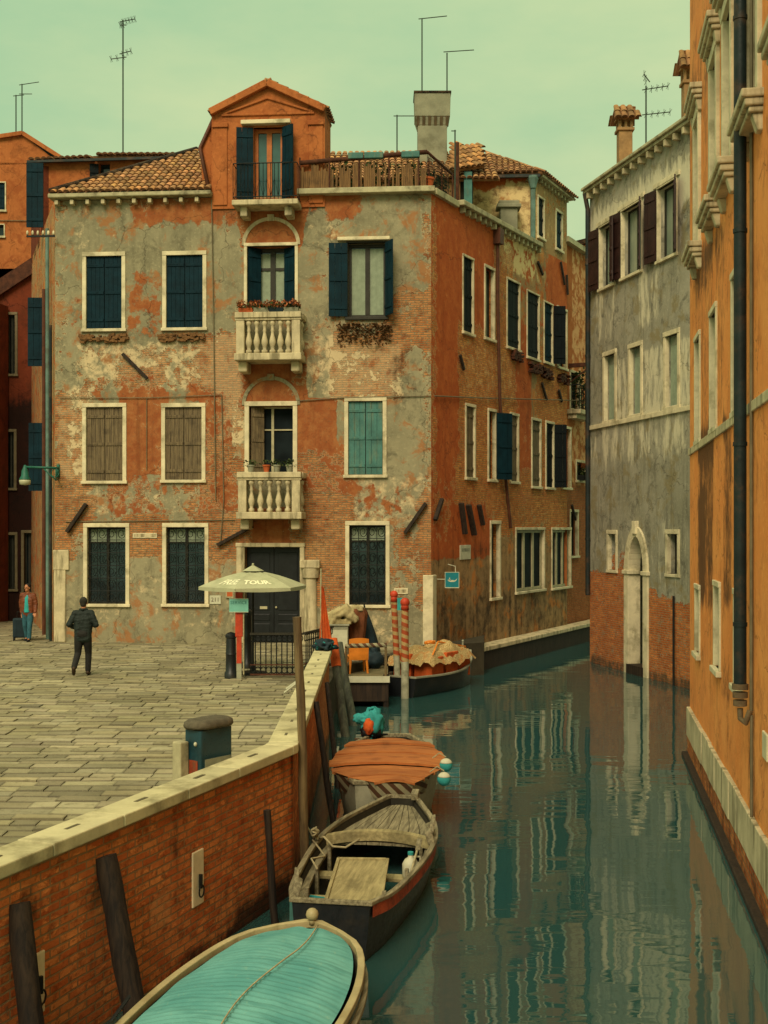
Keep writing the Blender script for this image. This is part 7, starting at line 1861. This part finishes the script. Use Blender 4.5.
Jd = dict(pel=(0, 0, .93), che=(0, .03, 1.27), nck=(0, .05, 1.47), hd=(0, .07, 1.56), shl=(-.175, .03, 1.41), shr=(.175, .03, 1.41), hpl=(-.09, 0, .9), knl=(-.12, .03, .5), anl=(-.15, -.3, .2), tol=(-.17, -.2, .06), hpr=(.09, 0, .9), knr=(.1, .13, .5), anr=(.09, .12, .085), tor=(.1, .27, .035), ell=(-.3, -.05, 1.16), wrl=(-.23, .17, 1.08), elr=(.3, -.04, 1.15), wrr=(.22, .19, 1.12))
m_j1 = m_plain('dark_green_black_jacket', '#1c2622', .75, .3, 7, bump=.3); m_t1 = m_plain('charcoal_trousers', '#1f1f1c', .85, .3, 7); m_s1 = m_plain('brown_shoes', '#3a2a1c', .6, .3, 7)
p1 = at(83, 676, 27.6); person((p1.x, 27.6, 0), R(4), 'man in dark jacket and dark trousers walking away across the square, seen from behind', Jd, m_j1, m_t1, m_s1, R(-4), 1.02, cap=m_plain('dark_knit_cap', '#2b2a22', .9, .3, 18))
Jl = dict(pel=(0, 0, .93), che=(0, .02, 1.27), nck=(0, .02, 1.47), hd=(0, .03, 1.56), shl=(-.18, .01, 1.41), shr=(.18, .01, 1.41), hpl=(-.09, 0, .9), knl=(-.09, .1, .5), anl=(-.08, .12, .085), tol=(-.08, .27, .035), hpr=(.09, 0, .9), knr=(.09, .0, .49), anr=(.08, -.12, .1), tor=(.08, .03, .03), ell=(-.25, .0, 1.13), wrl=(-.26, .1, .9), elr=(.23, -.03, 1.13), wrr=(.2, -.02, .87))
m_j2 = m_plain('brown_leather_jacket', '#6d3a20', .55, .25, 7, bump=.3); m_t2 = m_plain('blue_jeans', '#2b5560', .85, .25, 9); m_sh = m_plain('teal_shirt', '#2f9a98', .8, .15, 8); m_s2 = m_plain('dark_shoes', '#15171a', .6, .3, 7)
p2 = at(28, 641, 36.0); pr = person((p2.x, 36.0, 0), R(176), 'man in brown jacket, turquoise shirt and jeans pulling a suitcase out of the alley', Jl, m_j2, m_t2, m_s2, R(-22), .98, open_shirt=m_sh)
sx_ = at(20.5, 641, 36.3).x; sc1 = thing('suitcase', 'dark blue wheeled suitcase behind the man in the brown jacket', 'suitcase', (sx_, 36.25, 0), R(8))
mb = MB(); mb.box(-.2, .2, -.12, .12, .09, .68); obj('case', mb, M['navy'], sc1, world=False, bevel=.04)
mb = MB()
for x in (-.14, .06): mb.box(x, x + .05, -.128, -.118, .14, .62)
objs('rib', mb, M['navy'], sc1, world=False); mb = MB(); mb.tube([(-.1, .1, .66), (-.1, .1, .86), (.1, .1, .86), (.1, .1, .66)], .012, 6); obj('handle', mb, M['iron'], sc1, world=False)
wh = None
for x in (-.17, .17):
    for y_ in (-.09, .09):
        if wh is None: mb = MB(); mb.tube([(x - .015, y_, .045), (x + .015, y_, .045)], .045, 12); mb.box(x - .02, x + .02, y_ - .02, y_ + .02, .06, .1); wh = obj('wheel', mb, M['iron'], sc1, world=False); w0 = Vector((x, y_, 0))
        else: dup_part(wh, Vector((x, y_, 0)) - w0, sc1)

# ================================================================= LIGHT
wd = bpy.data.worlds.new('World'); sc.world = wd; wd.use_nodes = True; nt = wd.node_tree; nt.nodes.clear()
SUN_EL, SUN_AZ = 42, 196     # azimuth measured from +Y clockwise: the light comes from behind, a little left
out = nt.nodes.new('ShaderNodeOutputWorld'); bgn = nt.nodes.new('ShaderNodeBackground'); sky = nt.nodes.new('ShaderNodeTexSky'); sky.sky_type = 'NISHITA'; sky.sun_disc = False
sky.sun_elevation = R(SUN_EL); sky.sun_rotation = R(SUN_AZ); sky.air_density = 1.0; sky.dust_density = 4.0; sky.ozone_density = 1.0
tc_ = nt.nodes.new('ShaderNodeTexCoord'); mp = nt.nodes.new('ShaderNodeMapping'); mp.inputs['Scale'].default_value = (1.2, 1.2, 3.2)
nz1 = nt.nodes.new('ShaderNodeTexNoise'); nz1.inputs['Scale'].default_value = 1.7; nz1.inputs['Detail'].default_value = 7; nz1.inputs['Roughness'].default_value = .55
rp = nt.nodes.new('ShaderNodeValToRGB'); rp.color_ramp.elements[0].position = .3; rp.color_ramp.elements[1].position = .66
CL0 = lin('#8db88e'); CL1 = lin('#c2ce98'); KS = 10.0
rp.color_ramp.elements[0].color = (*[x * KS for x in CL0], 1); rp.color_ramp.elements[1].color = (*[x * KS for x in CL1], 1)
mx = nt.nodes.new('ShaderNodeMix'); mx.data_type = 'RGBA'; mx.inputs[0].default_value = .93
nt.links.new(tc_.outputs['Generated'], mp.inputs['Vector']); nt.links.new(mp.outputs[0], nz1.inputs['Vector']); nt.links.new(nz1.outputs[0], rp.inputs[0])
# overcast dome: about twice as bright and paler overhead than near the roofs
sxz = nt.nodes.new('ShaderNodeSeparateXYZ'); nt.links.new(tc_.outputs['Generated'], sxz.inputs[0])
rz_ = nt.nodes.new('ShaderNodeValToRGB'); els = rz_.color_ramp.elements; els[0].position = .0; els[0].color = (.97, .97, .97, 1); els[1].position = 1.0; els[1].color = (2.6, 1.95, 2.3, 1)
e_ = els.new(.4); e_.color = (1.06, 1.03, 1.02, 1); nt.links.new(sxz.outputs[2], rz_.inputs[0])
mz = nt.nodes.new('ShaderNodeMix'); mz.data_type = 'RGBA'; mz.blend_type = 'MULTIPLY'; mz.inputs[0].default_value = 1.0; nt.links.new(rp.outputs[0], mz.inputs[6]); nt.links.new(rz_.outputs[0], mz.inputs[7])
nt.links.new(sky.outputs[0], mx.inputs[6]); nt.links.new(mz.outputs[2], mx.inputs[7]); nt.links.new(mx.outputs[2], bgn.inputs[0]); bgn.inputs[1].default_value = .1; nt.links.new(bgn.outputs[0], out.inputs[0])
sl_ = bpy.data.lights.new('sun', 'SUN'); sl_.energy = 2.3; sl_.angle = R(28); sl_.color = (1.0, .8, .58)
so = bpy.data.objects.new('sun', sl_); COL.objects.link(so)
az = R(SUN_AZ); dv = Vector((math.sin(az) * math.cos(R(SUN_EL)), math.cos(az) * math.cos(R(SUN_EL)), math.sin(R(SUN_EL))))
so.rotation_euler = dv.to_track_quat('Z', 'Y').to_euler(); so.location = dv * 60 + Vector((0, 20, 0))
vs = sc.view_settings; vs.view_transform = 'Standard'; vs.look = 'None'; vs.exposure = 0.3; vs.gamma = 1; vs.use_curve_mapping = False
sc.cycles.max_bounces = 8; sc.cycles.use_denoising = True
for o in sc.objects:
    if o.get('label') and not 4 <= len(o['label'].split()) <= 16: print('LONG LABEL', o.name, len(o['label'].split()), o['label'])
